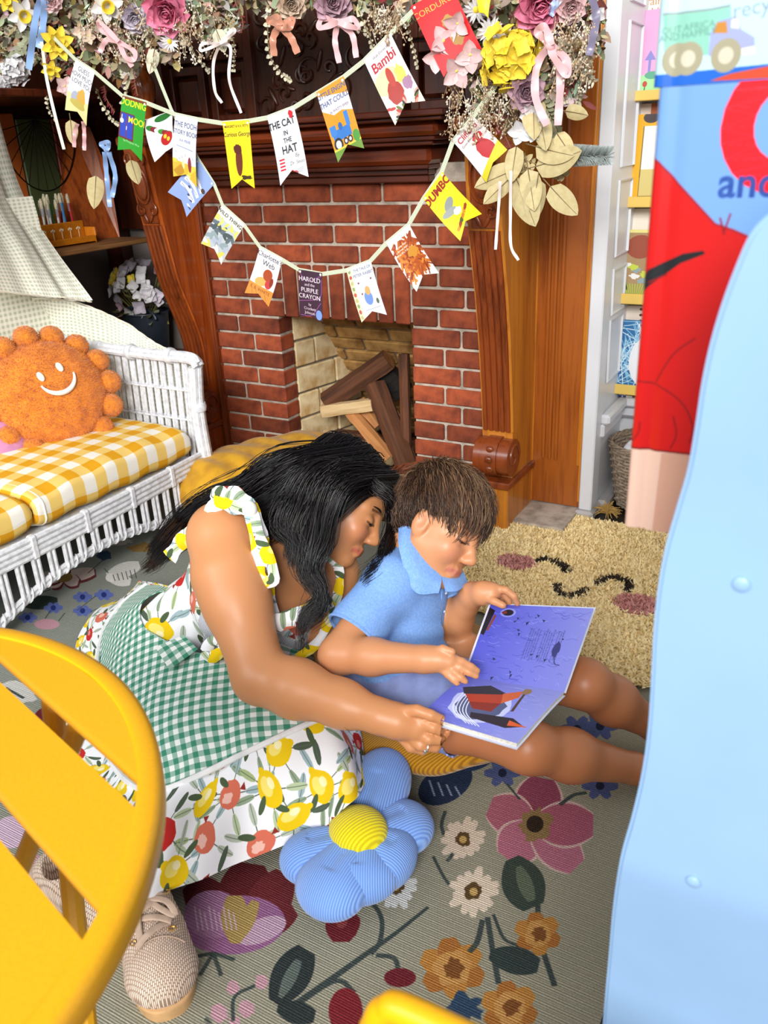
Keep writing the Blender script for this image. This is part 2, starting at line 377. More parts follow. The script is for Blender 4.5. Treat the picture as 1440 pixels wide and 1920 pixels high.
# --- wooden surround -----------------------------------------------------------
def console(xr, prof, name, mats):
    """carved bracket: X from xr-.105 to xr; prof = front Y over height"""
    xl = xr - .105
    t = thing(name, None, None, ((xl + xr) / 2, YB, 0), kind='structure')
    zs = np.linspace(.17, 1.25, 56); pz = [p[0] for p in prof]; py = [p[1] for p in prof]
    fy = lambda z: float(np.interp(z, pz, py))
    ysm = np.array([fy(z) for z in zs]); ysm = np.convolve(np.r_[ysm[0], ysm[0], ysm, ysm[-1], ysm[-1]], np.ones(5) / 5, 'valid')
    out = [(y, z) for y, z in zip(ysm, zs)] + [(YB + .02, 1.25), (YB + .02, .17)]
    Mx = basis((xl, 0, 0), (0, 1, 0), (0, 0, 1), (1, 0, 0))
    put('bracket_side', MB().prism(out, xr - xl, Mx), mats[0], t, angle=25)
    f = MB()
    nflu = 5; a = [i for i, z in enumerate(zs) if .33 < z < .985]
    pan = MB().tube([(xl + .052, ysm[i] - .0005, zs[i]) for i in a], .05, 4, flat=.1, up=(0, 1, 0))
    put('front_panel', pan, mats[1], t)
    for q in range(nflu):
        x = xl + .013 + (xr - xl - .026) * q / (nflu - 1)
        put('reed', MB().tube([(x, ysm[i] - .003, zs[i]) for i in a], .0085, 8), mats[1], t)
    yb = fy(.25)
    # bottom scroll and block
    sc = MB().tube([(xl - .006, yb - .012, .262), (xr + .008, yb - .012, .262)], .062, 24)
    so = put('scroll', sc, mats[1], t)
    for q, r in ((0, .066),): put('scroll_band', MB().tube([(xl + .03, yb - .012, .262), (xr - .03, yb - .012, .262)], .067, 24), mats[1], so, local=True)
    for z, dy in ((.30, -.066), (.27, -.079), (.235, -.072)): put('bead', MB().ell(((xl + xr) / 2, yb + dy, z), (.014, .008, .012)), mats[1], so, local=True)
    spir = [(xr + .009, yb - .012 + math.cos(w) * (.05 - .0062 * w), .262 + math.sin(w) * (.05 - .0062 * w)) for w in np.linspace(0, 7.4, 40)]
    put('spiral', MB().tube(spir, .0045, 6), mats[1], so, local=True)
    put('ledge', MB().box((xl - .015, yb - .06, .162), (xr + .012, YB, .186), ch=.004), mats[1], t)
    put('plinth', MB().box((xl - .002, yb - .045, .0), (xr + .002, YB + .01, .163), ch=.003), mats[0], t)
    # carved cartouche above the reeds
    y0 = fy(1.1); y1 = fy(.99)
    cb = put('carved_block', MB().tube([(xl + .052, fy(z) - .004, z) for z in np.linspace(.985, 1.245, 12)], .052, 4, flat=.16, up=(0, 1, 0)), mats[1], t)
    yy = lambda z: fy(z) - .013
    put('medallion', MB().ell(((xl + xr) / 2, yy(1.115), 1.115), (.026, .010, .052), Matrix.Rotation(.12, 3, 'X'), n=20, m=12), mats[1], cb, local=True)
    put('medallion_rim', MB().tube([((xl + xr) / 2 + .034 * math.cos(w), yy(1.115 + .062 * math.sin(w)), 1.115 + .062 * math.sin(w)) for w in np.linspace(0, 6.2832, 30)[:-1]], .0045, 6, closed=True), mats[1], cb, local=True)
    for sx in (-1, 1):
        for zc, s2 in ((1.205, 1), (1.03, -1)):
            c = Vector(((xl + xr) / 2 + sx * .025, yy(zc), zc))
            put('scrollwork', MB().tube([c + Vector((sx * math.cos(w), 0, s2 * math.sin(w))) * (.02 - .0026 * w) for w in np.linspace(-1.2, 5.6, 22)], .0045, 6), mats[1], cb, local=True)
        put('leaf_carving', MB().ell(((xl + xr) / 2 + sx * .014, yy(1.005), 1.005), (.007, .006, .022), Matrix.Rotation(sx * .5, 3, 'Y')), mats[1], cb, local=True)
    put('edge_bead', MB().tube([(xr - .001, ysm[i] - .002, zs[i]) for i in a], .005, 6), mats[0], t)
    return t
profR = ((.17, 2.43), (.3, 2.432), (.44, 2.419), (.63, 2.395), (.78, 2.366), (.98, 2.316), (1.25, 2.285))
profL = ((.17, 2.52), (.3, 2.545), (.44, 2.547), (.54, 2.538), (.65, 2.50), (.76, 2.456), (.98, 2.417), (1.25, 2.375))
console(-.922, profR, 'trim_1', (M_['oak'], M_['mahog'])); console(-2.282, profL, 'trim_2', (wood('red_oak', '#7a2f0c', '#b3561a', 'Z', .3), M_['mahog']))
put('trim_3', MB().box((-2.282, 2.585, 0), (-2.262, YB + .02, 1.1), ch=.004).tube([(-2.262, 2.60, 0), (-2.262, 2.60, 1.1)], .006, 8), M_['mahog'], kind='structure')
# pilaster to the right with three reeds
pil = structure('trim_4', MB().box((-.925, YB, .035), (-.748, YB + .05, 1.95)), M_['oakd'], smooth=False)
for x in (-.882, -.860, -.838):
    put('reed', MB().tube([(x, YB, .20), (x, YB - .002, .215), (x, YB - .002, 1.9)], .0075, 8), M_['oakd'], pil)
put('edge_strip', MB().tube([(-.757, YB - .002, .19), (-.757, YB - .002, 1.95)], .007, 8).box((-.752, YB - .012, .06), (-.746, YB + .01, 1.95)), M_['oak'], pil)
put('panel_board', MB().box((-.924, YB - .004, .035), (-.918, YB + .01, 1.95)), M_['oak'], pil)
# mantel cornice: profile swept along X with a return at its right end
cor = thing('trim_5', kind='structure', loc=(-1.75, YB, 1.1))
steps = ((1.095, 1.118, 2.585, -1.282), (1.118, 1.135, 2.57, -1.276), (1.135, 1.150, 2.545, -1.262), (1.150, 1.205, 2.53, -1.25), (1.205, 1.218, 2.49, -1.22), (1.218, 1.232, 2.475, -1.205), (1.232, 1.272, 2.455, -1.19), (1.272, 1.284, 2.42, -1.155), (1.284, 1.302, 2.40, -1.14))
for z0, z1, y, xr in steps:
    big = z1 - z0 > .03
    put('moulding', MB().box((-2.30, y, z0), (xr, YB + .06, z1), ch=.003 if not big else .012), M_['dark'] if not big else wood('cornice_face', '#3f1509', '#7a3417', 'X', .28), cor)
# overmantel of dark panels between turned columns
om = structure('wall_overmantel', MB().box((-2.5, 2.70, 1.15), (-1.0, 2.74, 2.0)), M_['darkz'], smooth=False)
def frame_panel(x0, x1, z0, z1, y, fw, mat, parent):
    put('panel_frame', MB().box((x0, y - .02, z0), (x0 + fw, y + .02, z1), ch=.003).box((x1 - fw, y - .02, z0), (x1, y + .02, z1), ch=.003).box((x0 + fw, y - .018, z0), (x1 - fw, y + .02, z0 + fw), ch=.003).box((x0 + fw, y - .018, z1 - fw), (x1 - fw, y + .02, z1), ch=.003), mat, parent)
    put('raised_panel', MB().box((x0 + fw + .006, y - .008, z0 + fw + .006), (x1 - fw - .006, y + .02, z1 - fw - .006), ch=.012), mat, parent)
for x0, x1 in ((-2.40, -2.22), (-2.20, -2.02), (-1.38, -1.21), (-1.19, -1.02)):
    for z0, z1 in ((1.305, 1.50), (1.51, 1.78)): frame_panel(x0, x1, z0, z1, 2.68, .03, M_['darkz'], om)
put('stile', MB().box((-2.02, 2.64, 1.3), (-1.985, 2.7, 2.0), ch=.004), M_['darkz'], om); put('stile', MB().box((-1.43, 2.64, 1.3), (-1.395, 2.7, 2.0), ch=.004), M_['darkz'], om)
cp = put('carved_panel', MB().box((-1.985, 2.67, 1.3), (-1.43, 2.70, 1.95)), wood('carving_dark', '#1d0d07', '#45200f', 'Z', .4), om)
cm = cp.data.materials[0]
q = random.Random(5)
for i in range(34):
    x = q.uniform(-1.95, -1.46); z = q.uniform(1.33, 1.72); s = q.choice((-1, 1)); r0 = q.uniform(.02, .05); a0 = q.uniform(0, 6.28)
    put('scrollwork', MB().tube([(x + s * math.cos(a0 + w) * r0 * (1 - w / 8), 2.668 - .006 * math.sin(w / 2), z + math.sin(a0 + w) * r0 * (1 - w / 8)) for w in np.linspace(0, 6.6, 22)], [.003 + .004 * math.sin(math.pi * k / 21) for k in range(22)], 6), cm, cp)
for i in range(16):
    x = q.uniform(-1.95, -1.46); z = q.uniform(1.33, 1.72)
    put('leaf_carving', MB().ell((x, 2.667, z), (.009, .008, .035), Matrix.Rotation(q.uniform(-1.4, 1.4), 3, 'Y')), cm, cp)
def turned(x, y, z, name):
    prof = ((.03, 0), (.034, .01), (.034, .022), (.022, .03), (.03, .045), (.03, .055), (.02, .065), (.026, .09), (.041, .13), (.043, .16), (.036, .185), (.022, .205), (.03, .215), (.03, .225), (.02, .235), (.024, .26), (.028, .285), (.024, .30), (.03, .31), (.03, .33), (.022, .34), (.022, .8))
    return put(name, MB().lathe(prof, Matrix.Translation((x, y, z))), wood('turned_column', '#5e220b', '#a8561f', 'Z', .22, coat=.5), kind='structure', angle=50)
structure('trim_6', MB().box((-2.40, 2.355, 1.245), (-2.25, YB + .06, 1.275), ch=.006), M_['mahog']); structure('trim_7', MB().box((-1.045, 2.265, 1.245), (-.905, YB + .06, 1.275), ch=.006), M_['mahog'])
turned(-2.31, 2.44, 1.275, 'trim_8'); turned(-.975, 2.36, 1.275, 'trim_9')
structure('trim_10', MB().box((-2.5, 2.25, 1.86), (-.80, 2.75, 1.92), ch=.01), M_['dark'])
# --- right: white panelled reveal with book ledges -------------------------------
structure('trim_11', MB().box((-.744, 2.60, .035), (-.700, 2.68, 2.2), ch=.004), M_['white'], smooth=False)
structure('baseboard_post', MB().box((-.757, 2.585, 0), (-.690, 2.70, .036), ch=.008), plain('grey_paint', '#b7b3b2', .5, .05), smooth=False)
rv = structure('wall_reveal', MB().box((-.80, 2.66, 0), (-.706, 3.0, 2.2)), M_['white'], smooth=False)
for z0, z1 in ((.46, .66), (.68, .82), (.86, 1.08), (1.12, 1.5), (1.55, 2.0)):
    put('panel_moulding', MB().tube([(-.704, 2.71, z0), (-.704, 2.86, z0), (-.704, 2.86, z1), (-.704, 2.71, z1)], .006, 4, closed=True), M_['white'], rv)
structure('wall_niche', MB().box((-.72, 2.95, 0), (.6, 3.0, 2.2)), M_['white'], smooth=False)
structure('trim_12', MB().box((-.706, 2.885, .325), (.6, 2.955, .36), ch=.008).box((-.706, 2.91, .28), (.6, 2.955, .325), ch=.01).box((-.706, 2.66, .325), (-.672, 2.9, .36), ch=.008).box((-.706, 2.66, .28), (-.688, 2.9, .325), ch=.006), M_['white'])
structure('baseboard_niche', MB().box((-.706, 2.90, 0), (.6, 2.955, .04), ch=.01).box((-.712, 2.69, 0), (-.670, 2.94, .04), ch=.01), bpy.data.materials['grey_paint'])
# --- left: alcove with plank shelves --------------------------------------------
structure('wall_left', MB().box((-3.32, -.6, 0), (-3.24, 3.3, 2.3)), M_['wall'], smooth=False)
structure('wall_alcove', MB().box((-3.3, 3.05, 0), (-2.4, 3.1, .9)), M_['wall'], smooth=False)
structure('wall_cupboard', MB().box((-3.3, 3.0, .9), (-2.4, 3.1, 2.3)).box((-3.24, .2, .9), (-3.2, 3.0, 2.3)).box((-3.24, 1.6, 1.9), (-2.5, 3.0, 1.95)), M_['darkz'], smooth=False)
structure('trim_13', MB().box((-2.405, 2.62, 0), (-2.38, 3.06, 1.9)), M_['darkz'], smooth=False)
# ================================================================ RUGS
RX0, RX1, RY0, RY1, PPM = -2.75, -.17, .15, 2.30, 700
cv = Canvas(int((RX1 - RX0) * PPM), int((RY1 - RY0) * PPM), '#8d9288')
def rp(px, py): p = P(px, py, Z=.006); return ((p.x - RX0) * PPM, (RY1 - p.y) * PPM)
def rpl(*pts): return [rp(*p) for p in pts]
gx = np.linspace(0, 1, cv.w)[None, :, None]; gy = np.linspace(0, 1, cv.h)[:, None, None]
cv.a[:] = cv.c('#7c8784') * (1 - gx) * 1.0 + cv.c('#958f78') * gx
def rell(px, py, rx, col, ry=None, rot=0, wob=0, alpha=1):
    n = 24; q = random.Random(int(px * 3 + py)); ry = ry or rx; pts = []
    for k in range(n):
        w = 2 * math.pi * k / n; m = 1 + (q.random() - .5) * wob; x, y = rx * math.cos(w) * m, ry * math.sin(w) * m
        pts.append(rp(px + x * math.cos(rot) - y * math.sin(rot), py + x * math.sin(rot) + y * math.cos(rot)))
    cv.poly(pts, col, alpha)
def rstem(pts, w, col='#3b4543', w2=None): cv.curve(rpl(*pts), w * .8, col, 18, w2=None if w2 is None else w2 * .8)
def petal(c, tip, wd, col, frm=.1):
    dx, dy = tip[0] - c[0], tip[1] - c[1]; n = 14; L = []; Rr = []
    for k in range(n + 1):
        t = k / n; f = wd * (math.sin(math.pi * min(t * .78 + .08, 1)) ** .8); l = math.hypot(dx, dy); L.append(rp(c[0] + dx * t - dy / l * f, c[1] + dy * t + dx / l * f)); Rr.append(rp(c[0] + dx * t + dy / l * f, c[1] + dy * t - dx / l * f))
    cv.poly(L + Rr[::-1], col)
def daisy(c, r, col, cen='#5b4426', n=13, sq=.95):
    q = random.Random(int(c[0]))
    for k in range(n):
        w = 2 * math.pi * k / n + q.random() * .2; rr = r * q.uniform(.85, 1.15); petal(c, (c[0] + math.cos(w) * rr, c[1] + math.sin(w) * rr * sq), r * .2, col)
    rell(c[0], c[1], r * .62, col, r * .58); rell(c[0], c[1], r * .34, cen, wob=.4); rell(c[0], c[1], r * .17, '#c09a55')
# right-hand half
rstem([(1005, 1720), (985, 1770), (960, 1800)], 7); rstem([(1008, 1690), (1012, 1760), (1040, 1850)], 8); rstem([(925, 1715), (945, 1760), (975, 1775)], 5)
c = (1000, 1546)
for tip, wd, col in (((1018, 1460), 38, '#8f3f55'), ((918, 1512), 33, '#aa5a6c'), ((950, 1610), 36, '#b4667a'), ((1082, 1626), 33, '#b4667a'), ((1112, 1548), 36, '#a85468')): petal(c, tip, wd * 1.25, '#c9a79e'); petal(c, tip, wd * 1.1, col)
rell(1003, 1548, 30, '#8d7044', wob=.5); rell(1003, 1546, 16, '#33261b')
rstem([(1050, 1510), (1075, 1492), (1100, 1487)], 7); rstem([(835, 1520), (828, 1545), (832, 1565)], 6)
daisy((868, 1574), 42, '#d3bfa8'); daisy((888, 1672), 46, '#d6c3ab'); daisy((742, 1662), 42, '#c9c9c4')
petal((960, 1610), (1000, 1702), 40, '#3a453c'); petal((972, 1625), (997, 1690), 14, '#5c6753')
for c, r in (((848, 1815), 62), ((1008, 1752), 44), ((955, 1890), 54)):
    for k in range(6): w = k * 1.047 + .4; petal(c, (c[0] + math.cos(w) * r, c[1] + math.sin(w) * r * .92), r * .38, '#b77a33' if k % 2 else '#a8672b')
    rell(c[0], c[1], r * .55, '#c28a45', wob=.3); rell(c[0] + 4, c[1], r * .3, '#7d4a22', wob=.6)
rstem([(905, 1725), (895, 1765), (880, 1785)], 8); rstem([(914, 1720), (925, 1790), (935, 1845)], 8); petal((918, 1790), (1010, 1812), 26, '#343f3d')
rstem([(850, 1600), (838, 1615)], 6); rstem([(812, 1605), (830, 1640), (842, 1658)], 5)
rell(870, 1888, 34, '#2f4560', 26, wob=.8)
# strawberries and stems
rstem([(530, 1900), (600, 1850), (690, 1785), (740, 1750), (803, 1700)], 11, w2=5); rstem([(640, 1700), (690, 1690), (715, 1720), (712, 1765), (695, 1788)], 7); rstem([(705, 1790), (738, 1795), (748, 1820)], 7); rstem([(560, 1880), (630, 1838), (665, 1860)], 7)
rell(645, 1730, 30, '#6d2028', 32, wob=.1); petal((640, 1700), (640, 1765), 30, '#6d2028'); rell(640, 1722, 12, '#8d3a3c', 18)
rell(648, 1895, 32, '#7c2229', 44); rell(750, 1832, 30, '#6d2028', 18); rell(735, 1900, 20, '#4e202c', 14)
petal((515, 1880), (575, 1780), 36, '#2e3636'); petal((525, 1870), (560, 1800), 12, '#59655f'); petal((520, 1890), (590, 1905), 22, '#2e3636')
# big two-tone bloom
petal((440, 1745), (358, 1655), 42, '#5e1f24'); petal((450, 1745), (470, 1620), 52, '#5e1f24'); petal((470, 1745), (535, 1640), 40, '#6b262a'); petal((470, 1755), (552, 1705), 26, '#6b262a')
rell(440, 1735, 96, '#8f5a86', 55, rot=-.1); rell(400, 1715, 55, '#9c6b93', 45); rell(490, 1745, 50, '#b391a9', 22, rot=-.4); petal((442, 1770), (440, 1680), 26, '#a68a4c'); petal((446, 1765), (480, 1690), 14, '#a68a4c')
for k in range(9): rstem([(365 + k * 9, 1700 + (k % 3) * 6), (372 + k * 9, 1745)], 2.2, '#c3a6bd')
for a in ((340, 1800), (375, 1830), (415, 1830), (440, 1800)): rstem([(400, 1788), a], 6)
for c, r in (((437, 1853), 12), ((490, 1842), 13), ((412, 1900), 16), ((462, 1892), 15), ((440, 1915), 10)): rell(c[0], c[1], r, '#b98a97', r * 1.1, wob=.3)
rstem([(437, 1915), (440, 1870), (478, 1848)], 5); rstem([(385, 1910), (395, 1920)], 5)
for c in ((135, 1888), (175, 1800), (942, 1450), (1125, 1474), (1125, 1362), (1082, 1368), (60, 1840)):
    for k in range(6): w = k * 1.047; petal(c, (c[0] + math.cos(w) * 34, c[1] + math.sin(w) * 26), 9, '#5a66a8' if c[1] > 1700 else '#4b5687')
    rell(c[0], c[1], 8, '#20263f')
rell(835, 1470, 55, '#25324e', 34, rot=-.5); rell(900, 1420, 40, '#2a3a5c', 20, rot=-.5)
for k in range(4): rstem([(805 + k * 16, 1462 + k * 4), (815 + k * 16, 1492)], 3.5, '#8d9bb5')
rstem([(950, 1470), (975, 1500)], 4); rstem([(1000, 1430), (1010, 1455)], 4)
# by the sofa and the skirt
for tip in ((180, 1075), (150, 1095), (120, 1060), (95, 1100), (70, 1085)): petal((118, 1085), tip, 14, '#6b2c30'); petal((118, 1083), (tip[0] - 3, tip[1] - 3), 12, '#c7b1a8')
rell(118, 1082, 18, '#8a6a33', 10); petal((40, 1132), (108, 1128), 13, '#2c3a33'); rstem([(60, 1118), (95, 1105)], 4)
for c in ((155, 1120), (195, 1116), (155, 1146), (100, 1140), (52, 1158)):
    for k in range(6): w = k * 1.047; petal(c, (c[0] + math.cos(w) * 18, c[1] + math.sin(w) * 10), 5, '#5767b0')
    rell(c[0], c[1], 5, '#20307a')
for a, b in (((145, 1145), (180, 1118)), ((170, 1148), (210, 1130)), ((85, 1160), (95, 1145)), ((110, 1165), (122, 1150))): rstem([a, b], 3)
petal((200, 1080), (262, 1060), 14, '#d0cfca'); petal((200, 1082), (245, 1092), 12, '#d0cfca'); rell(208, 1084, 10, '#e2e0db', 8)
for k in range(6): rstem([(212 + k * 8, 1078 - k * 2), (216 + k * 8, 1090 - k)], 2, '#40403e')
rstem([(203, 1075), (195, 1066)], 2.5); rstem([(165, 1075), (200, 1045)], 3); rell(195, 1042, 14, '#2b4360', 10, wob=.5); rell(270, 1028, 30, '#94733a', 10, wob=.6); rell(225, 1015, 26, '#b9b5ae', 7, wob=.6)
rell(88, 1171, 24, '#c08a98', 10)
# seen between the slats of the table
rell(95, 1345, 30, '#6d2028', 20); rell(30, 1300, 45, '#c2c0bb', 22, wob=.5); petal((70, 1600), (40, 1640), 24, '#b98a97'); rstem([(10, 1290), (45, 1310)], 6); rell(20, 1560, 30, '#c3a6bd')
cv.a = cv.a * .86 + cv.a.mean(2, keepdims=True) * .14; cv.a *= 1.10
s_ = np.arange(cv.h)[:, None, None]; cv.a *= 1 - .13 * ((s_ // 2) % 2) - .05 * (((np.arange(cv.w)[None, :, None] // 2) + s_ // 4) % 2)
cv.noise(.07, 3)
rug = MB()
def rugpt(u, v):
    x = RX0 + (RX1 - RX0) * u; y = RY0 + (RY1 - RY0) * v
    return (x + (.012 * (y - .9) * -1 if u > .99 else 0), y, .006 + .0015 * math.sin(x * 9 + y * 4))
rug.grid(rugpt, 40, 34)
ro = put('floral_rug', rug, imgmat('rug_weave', cv.image('rug_print'), .95, weave=.5, wsy=165, spec=.1), angle=None)
sm = ro.modifiers.new('thickness', 'SOLIDIFY'); sm.thickness = .005; sm.offset = -1
ro['label'] = 'grey-green woven floor rug with a pattern of large flowers, under the people'; ro['category'] = 'rug'
# ================================================================ WICKER LOVESEAT AND THE LEFT ALCOVE
def gingham(name, pale, mid, full, period, rough=.85, uv='UVMap', bump=.3, fine=3.0):
    nt = NT(name); u = nt.n('ShaderNodeUVMap'); u.uv_map = uv; sx = nt.n('ShaderNodeSeparateXYZ'); nt.l(u.outputs[0], sx.inputs[0]); st = []
    for k in (0, 1):
        m = nt.n('ShaderNodeMath', operation='MULTIPLY'); m.inputs[1].default_value = 1 / period; nt.l(sx.outputs[k], m.inputs[0])
        fr = nt.n('ShaderNodeMath', operation='FRACT'); nt.l(m.outputs[0], fr.inputs[0]); g = nt.n('ShaderNodeMath', operation='GREATER_THAN'); g.inputs[1].default_value = .5; nt.l(fr.outputs[0], g.inputs[0]); st.append(g)
    ad = nt.n('ShaderNodeMath', operation='ADD'); nt.l(st[0].outputs[0], ad.inputs[0]); nt.l(st[1].outputs[0], ad.inputs[1]); hf = nt.n('ShaderNodeMath', operation='MULTIPLY'); hf.inputs[1].default_value = .5; nt.l(ad.outputs[0], hf.inputs[0])
    r = nt.n('ShaderNodeValToRGB'); r.color_ramp.interpolation = 'CONSTANT'; e = r.color_ramp.elements; e.new(.5)
    for x, p, c in zip(e, (0, .3, .8), (pale, mid, full)): x.position = p; x.color = (*lin(c), 1)
    nt.l(hf.outputs[0], r.inputs[0]); n2 = nt.n('ShaderNodeTexNoise'); n2.inputs['Scale'].default_value = 700; nt.l(coords(nt), n2.inputs['Vector'])
    return finish(nt, r.outputs[0], rough, n2.outputs[0], bump, .0015, spec=.2)
def pillow(mb, M, w, h, t, n=18, corner=.10, uvs=1.0, seam=True):
    """stuffed cushion, w x h x t, in the local frame M (z = thickness)"""
    for s in (1, -1):
        vs = []; uv = []
        for j in range(n + 1):
            for i in range(n + 1):
                u = 2 * i / n - 1; v = 2 * j / n - 1; pin = 1 - corner * (u * u * v * v); x = u * w / 2 * (1 - .05 * v * v * 1) * pin; y = v * h / 2 * (1 - .05 * u * u) * pin
                z = s * t / 2 * max((1 - abs(u) ** 2.6) * (1 - abs(v) ** 2.6), 0) ** .55; vs.append(M @ Vector((x, y, z))); uv.append(((u * w / 2) * uvs, (v * h / 2) * uvs))
        fs = [(j * (n + 1) + i, j * (n + 1) + i + 1, (j + 1) * (n + 1) + i + 1, (j + 1) * (n + 1) + i) for j in range(n) for i in range(n)]
        mb.add(vs, fs if s > 0 else [f[::-1] for f in fs], uv)
    return mb
def fuzz(name, src, n, length, w, mat, parent, seed=0, jitter=.6, bend=None, local=True):
    """short fibres standing on the faces of a mesh: one part nobody could count"""
    q = np.random.RandomState(seed); src.calc_loop_triangles(); T = np.array([t.vertices for t in src.loop_triangles]); V = np.array([v.co for v in src.vertices])
    a, b, c = V[T[:, 0]], V[T[:, 1]], V[T[:, 2]]; nn = np.cross(b - a, c - a); ar = np.linalg.norm(nn, axis=1); nn /= np.maximum(ar, 1e-12)[:, None]; k = q.choice(len(T), n, p=ar / ar.sum())
    r1, r2 = np.sqrt(q.rand(n, 1)), q.rand(n, 1); p = a[k] * (1 - r1) + b[k] * r1 * (1 - r2) + c[k] * r1 * r2
    d = nn[k] + q.randn(n, 3) * jitter * .5
    if bend is not None: d += np.array(bend)
    d /= np.linalg.norm(d, axis=1)[:, None]; s = np.cross(d, q.randn(n, 3)); s /= np.linalg.norm(s, axis=1)[:, None]; L = length * q.uniform(.6, 1.2, (n, 1))
    v = np.stack([p - s * w, p + s * w, p + d * L * .6 + s * w * .8, p + d * L * .6 - s * w * .8, p + d * L], 1).reshape(-1, 3); i = np.arange(n)[:, None] * 5
    me = bpy.data.meshes.new(name); quads = (i + np.array([[0, 1, 2, 3]])); tri = (i + np.array([[3, 2, 4]])); me.from_pydata(v.tolist(), [], quads.tolist() + tri.tolist())
    return link(name, me, mat, parent, local=local, kind='stuff')
wick = plain('white_wicker', '#e6e8ee', .5, .12, 60, bump=.4, bscale=260)
SY0, SY1, SX = .80, 2.08, -1.93
sofa = thing('wicker_loveseat', 'white wicker loveseat with open spindle arm, in front of the left alcove', 'sofa', (-2.25, 1.45, 0))
fx = lambda y: SX + .02 * math.cos((y - 1.5) * 3)
arc = lambda y: max(.125 - .55 * (y - 1.55) ** 2, .03)
fr = MB()
ys = np.linspace(1.03, 2.07, 30)
for k in range(4): put('rail_strand', MB().tube([(fx(y), y, .205 + .0165 * k) for y in np.linspace(SY0, 2.07, 30)], .0095, 8), wick, sofa)
for y in (1.14, 1.33, 1.52, 1.71, 1.9): put('rail_wrap', MB().box((fx(y) - .012, y - .011, .194), (fx(y) + .012, y + .011, .266), ch=.005), wick, sofa)
for k in range(2): put('apron_strand', MB().tube([(fx(y) - .004, y, arc(y) + .014 * k) for y in ys], .008, 8), wick, sofa)
put('apron_lacing', MB().tube([(fx(y) - .004 + .012 * math.cos(y * 190), y, arc(y) + .007 + .016 * math.sin(y * 190)) for y in np.linspace(1.05, 2.06, 420)], .0028, 5), wick, sofa)
for i in range(19):
    y = 1.06 + i * .0535
    for d in (-.008, .008): put('spindle', MB().tube([(fx(y), y + d, arc(y) + .005), (fx(y), y + d, .2)], .0065, 7), wick, sofa)
# front post, leg, arm
def bundle(path, r, k, rr, nm):
    path = [Vector(p) for p in path]
    for j in range(k):
        w = 2 * math.pi * j / k; off = Vector((math.cos(w) * rr, math.sin(w) * rr, 0)); put(nm, MB().tube([p + off for p in path], r, 8), wick, sofa)
post = [(-1.915, 2.085, 0), (-1.925, 2.085, .2), (-1.935, 2.085, .40), (-1.915, 2.08, .56)]
bundle(spline(post, 14), .0115, 6, .014, 'post_cane')
for z in (.215, .42, .52): put('post_wrap', MB().lathe(((.024, z - .014), (.027, z), (.024, z + .014)), Matrix.Translation((-1.928, 2.085, 0)), n=14), wick, sofa)
top = spline([(-1.90, 2.08, .562), (-1.93, 2.08, .585), (-2.1, 2.08, .585), (-2.5, 2.08, .60), (-2.7, 2.06, .66)], 22)
for dz, dy in ((0, -.012), (0, .012), (.012, 0)): put('arm_cane', MB().tube([p + Vector((0, dy, dz)) for p in top], .0125, 8), wick, sofa)
for x in (-2.02, -2.2, -2.36): put('arm_wrap', MB().lathe(((.026, -.012), (.029, 0), (.026, .012)), Matrix.Translation((x, 2.08, .59)) @ Matrix.Rotation(math.pi / 2, 4, 'Y'), n=14), wick, sofa)
for i in range(17):
    x = -1.965 - i * .0345
    for d in (-.0065, .0065): put('spindle', MB().tube([(x + d - .02, 2.085, .19), (x + d, 2.085, .58)], .0058, 7), wick, sofa)
for z in (.37, .475): 
    for s in (0, math.pi): put('weave_strand', MB().tube([(x, 2.085 + .009 * math.cos(x * 91 + s), z + .003 * math.sin(x * 91 + s)) for x in np.linspace(-1.93, -2.55, 110)], .0042, 6), wick, sofa)
put('seat_deck', MB().box((-2.6, SY0, .20), (-1.955, 2.07, .235)), wick, sofa)
put('back_panel', MB().box((-2.68, SY0, .2), (-2.62, 2.08, .75), ch=.02), wick, sofa)
for x, y in ((-2.6, 2.07), (-1.93, .82), (-2.6, .82), (-1.925, 1.03)): put('leg', MB().tube([(x, y, 0), (x, y, .22)], .022, 10), wick, sofa)
# seat cushions of yellow gingham
gy = gingham('yellow_gingham', '#f2efe6', '#efcb72', '#e2a21c', .088)
def seat_cushion(y0, y1, lab):
    mb = MB(); n = 28; prof = []
    for k in range(44):                                     # rounded rectangle in XZ
        w = 2 * math.pi * k / 44; c, s = math.cos(w), math.sin(w); e = .38
        prof.append((-2.245 + .298 * math.copysign(abs(c) ** e, c), .298 + .062 * math.copysign(abs(s) ** .55, s)))
    arcs = [0]
    for a, b in zip(prof, prof[1:] + prof[:1]): arcs.append(arcs[-1] + math.hypot(a[0] - b[0], a[1] - b[1]))
    vs = []; uv = []; cx, cz = -2.245, .298
    for j in range(n + 1):
        t = j / n; y = y0 + (y1 - y0) * (.5 - .5 * math.cos(math.pi * t)); e = min(t, 1 - t) * n; sc = (1, .55, .82, .95)[0] if e >= 4 else (.35, .72, .9, .97)[int(e)]
        for k in range(45):
            x, z = prof[k % 44]; sag = .012 * math.sin(math.pi * (y - y0) / (y1 - y0)) * (1 if z > cz else 0) - .004 * math.sin(y * 40) * (1 if x > -2.0 else 0)
            vs.append((cx + (x - cx) * (.93 + .07 * sc), y, cz + (z - cz) * sc + sag)); uv.append((y * 1.0 + .013, arcs[k]))
    fs = [(j * 45 + k, j * 45 + k + 1, (j + 1) * 45 + k + 1, (j + 1) * 45 + k) for j in range(n) for k in range(44)]
    mb.add(vs, fs, uv); o = put('seat_cushion', mb, gy, angle=None, label=lab, cat='cushion', group='yellow checked seat cushions'); 
    put('piping', MB().tube([(cx + (x - cx) * 1.0, y0 + .03, cz + (z - cz) * .97) for x, z in prof], .0035, 6, closed=True), gy, o, local=True); return o
seat_cushion(1.388, 2.055, 'yellow and white checked seat cushion under the orange plush pillow')
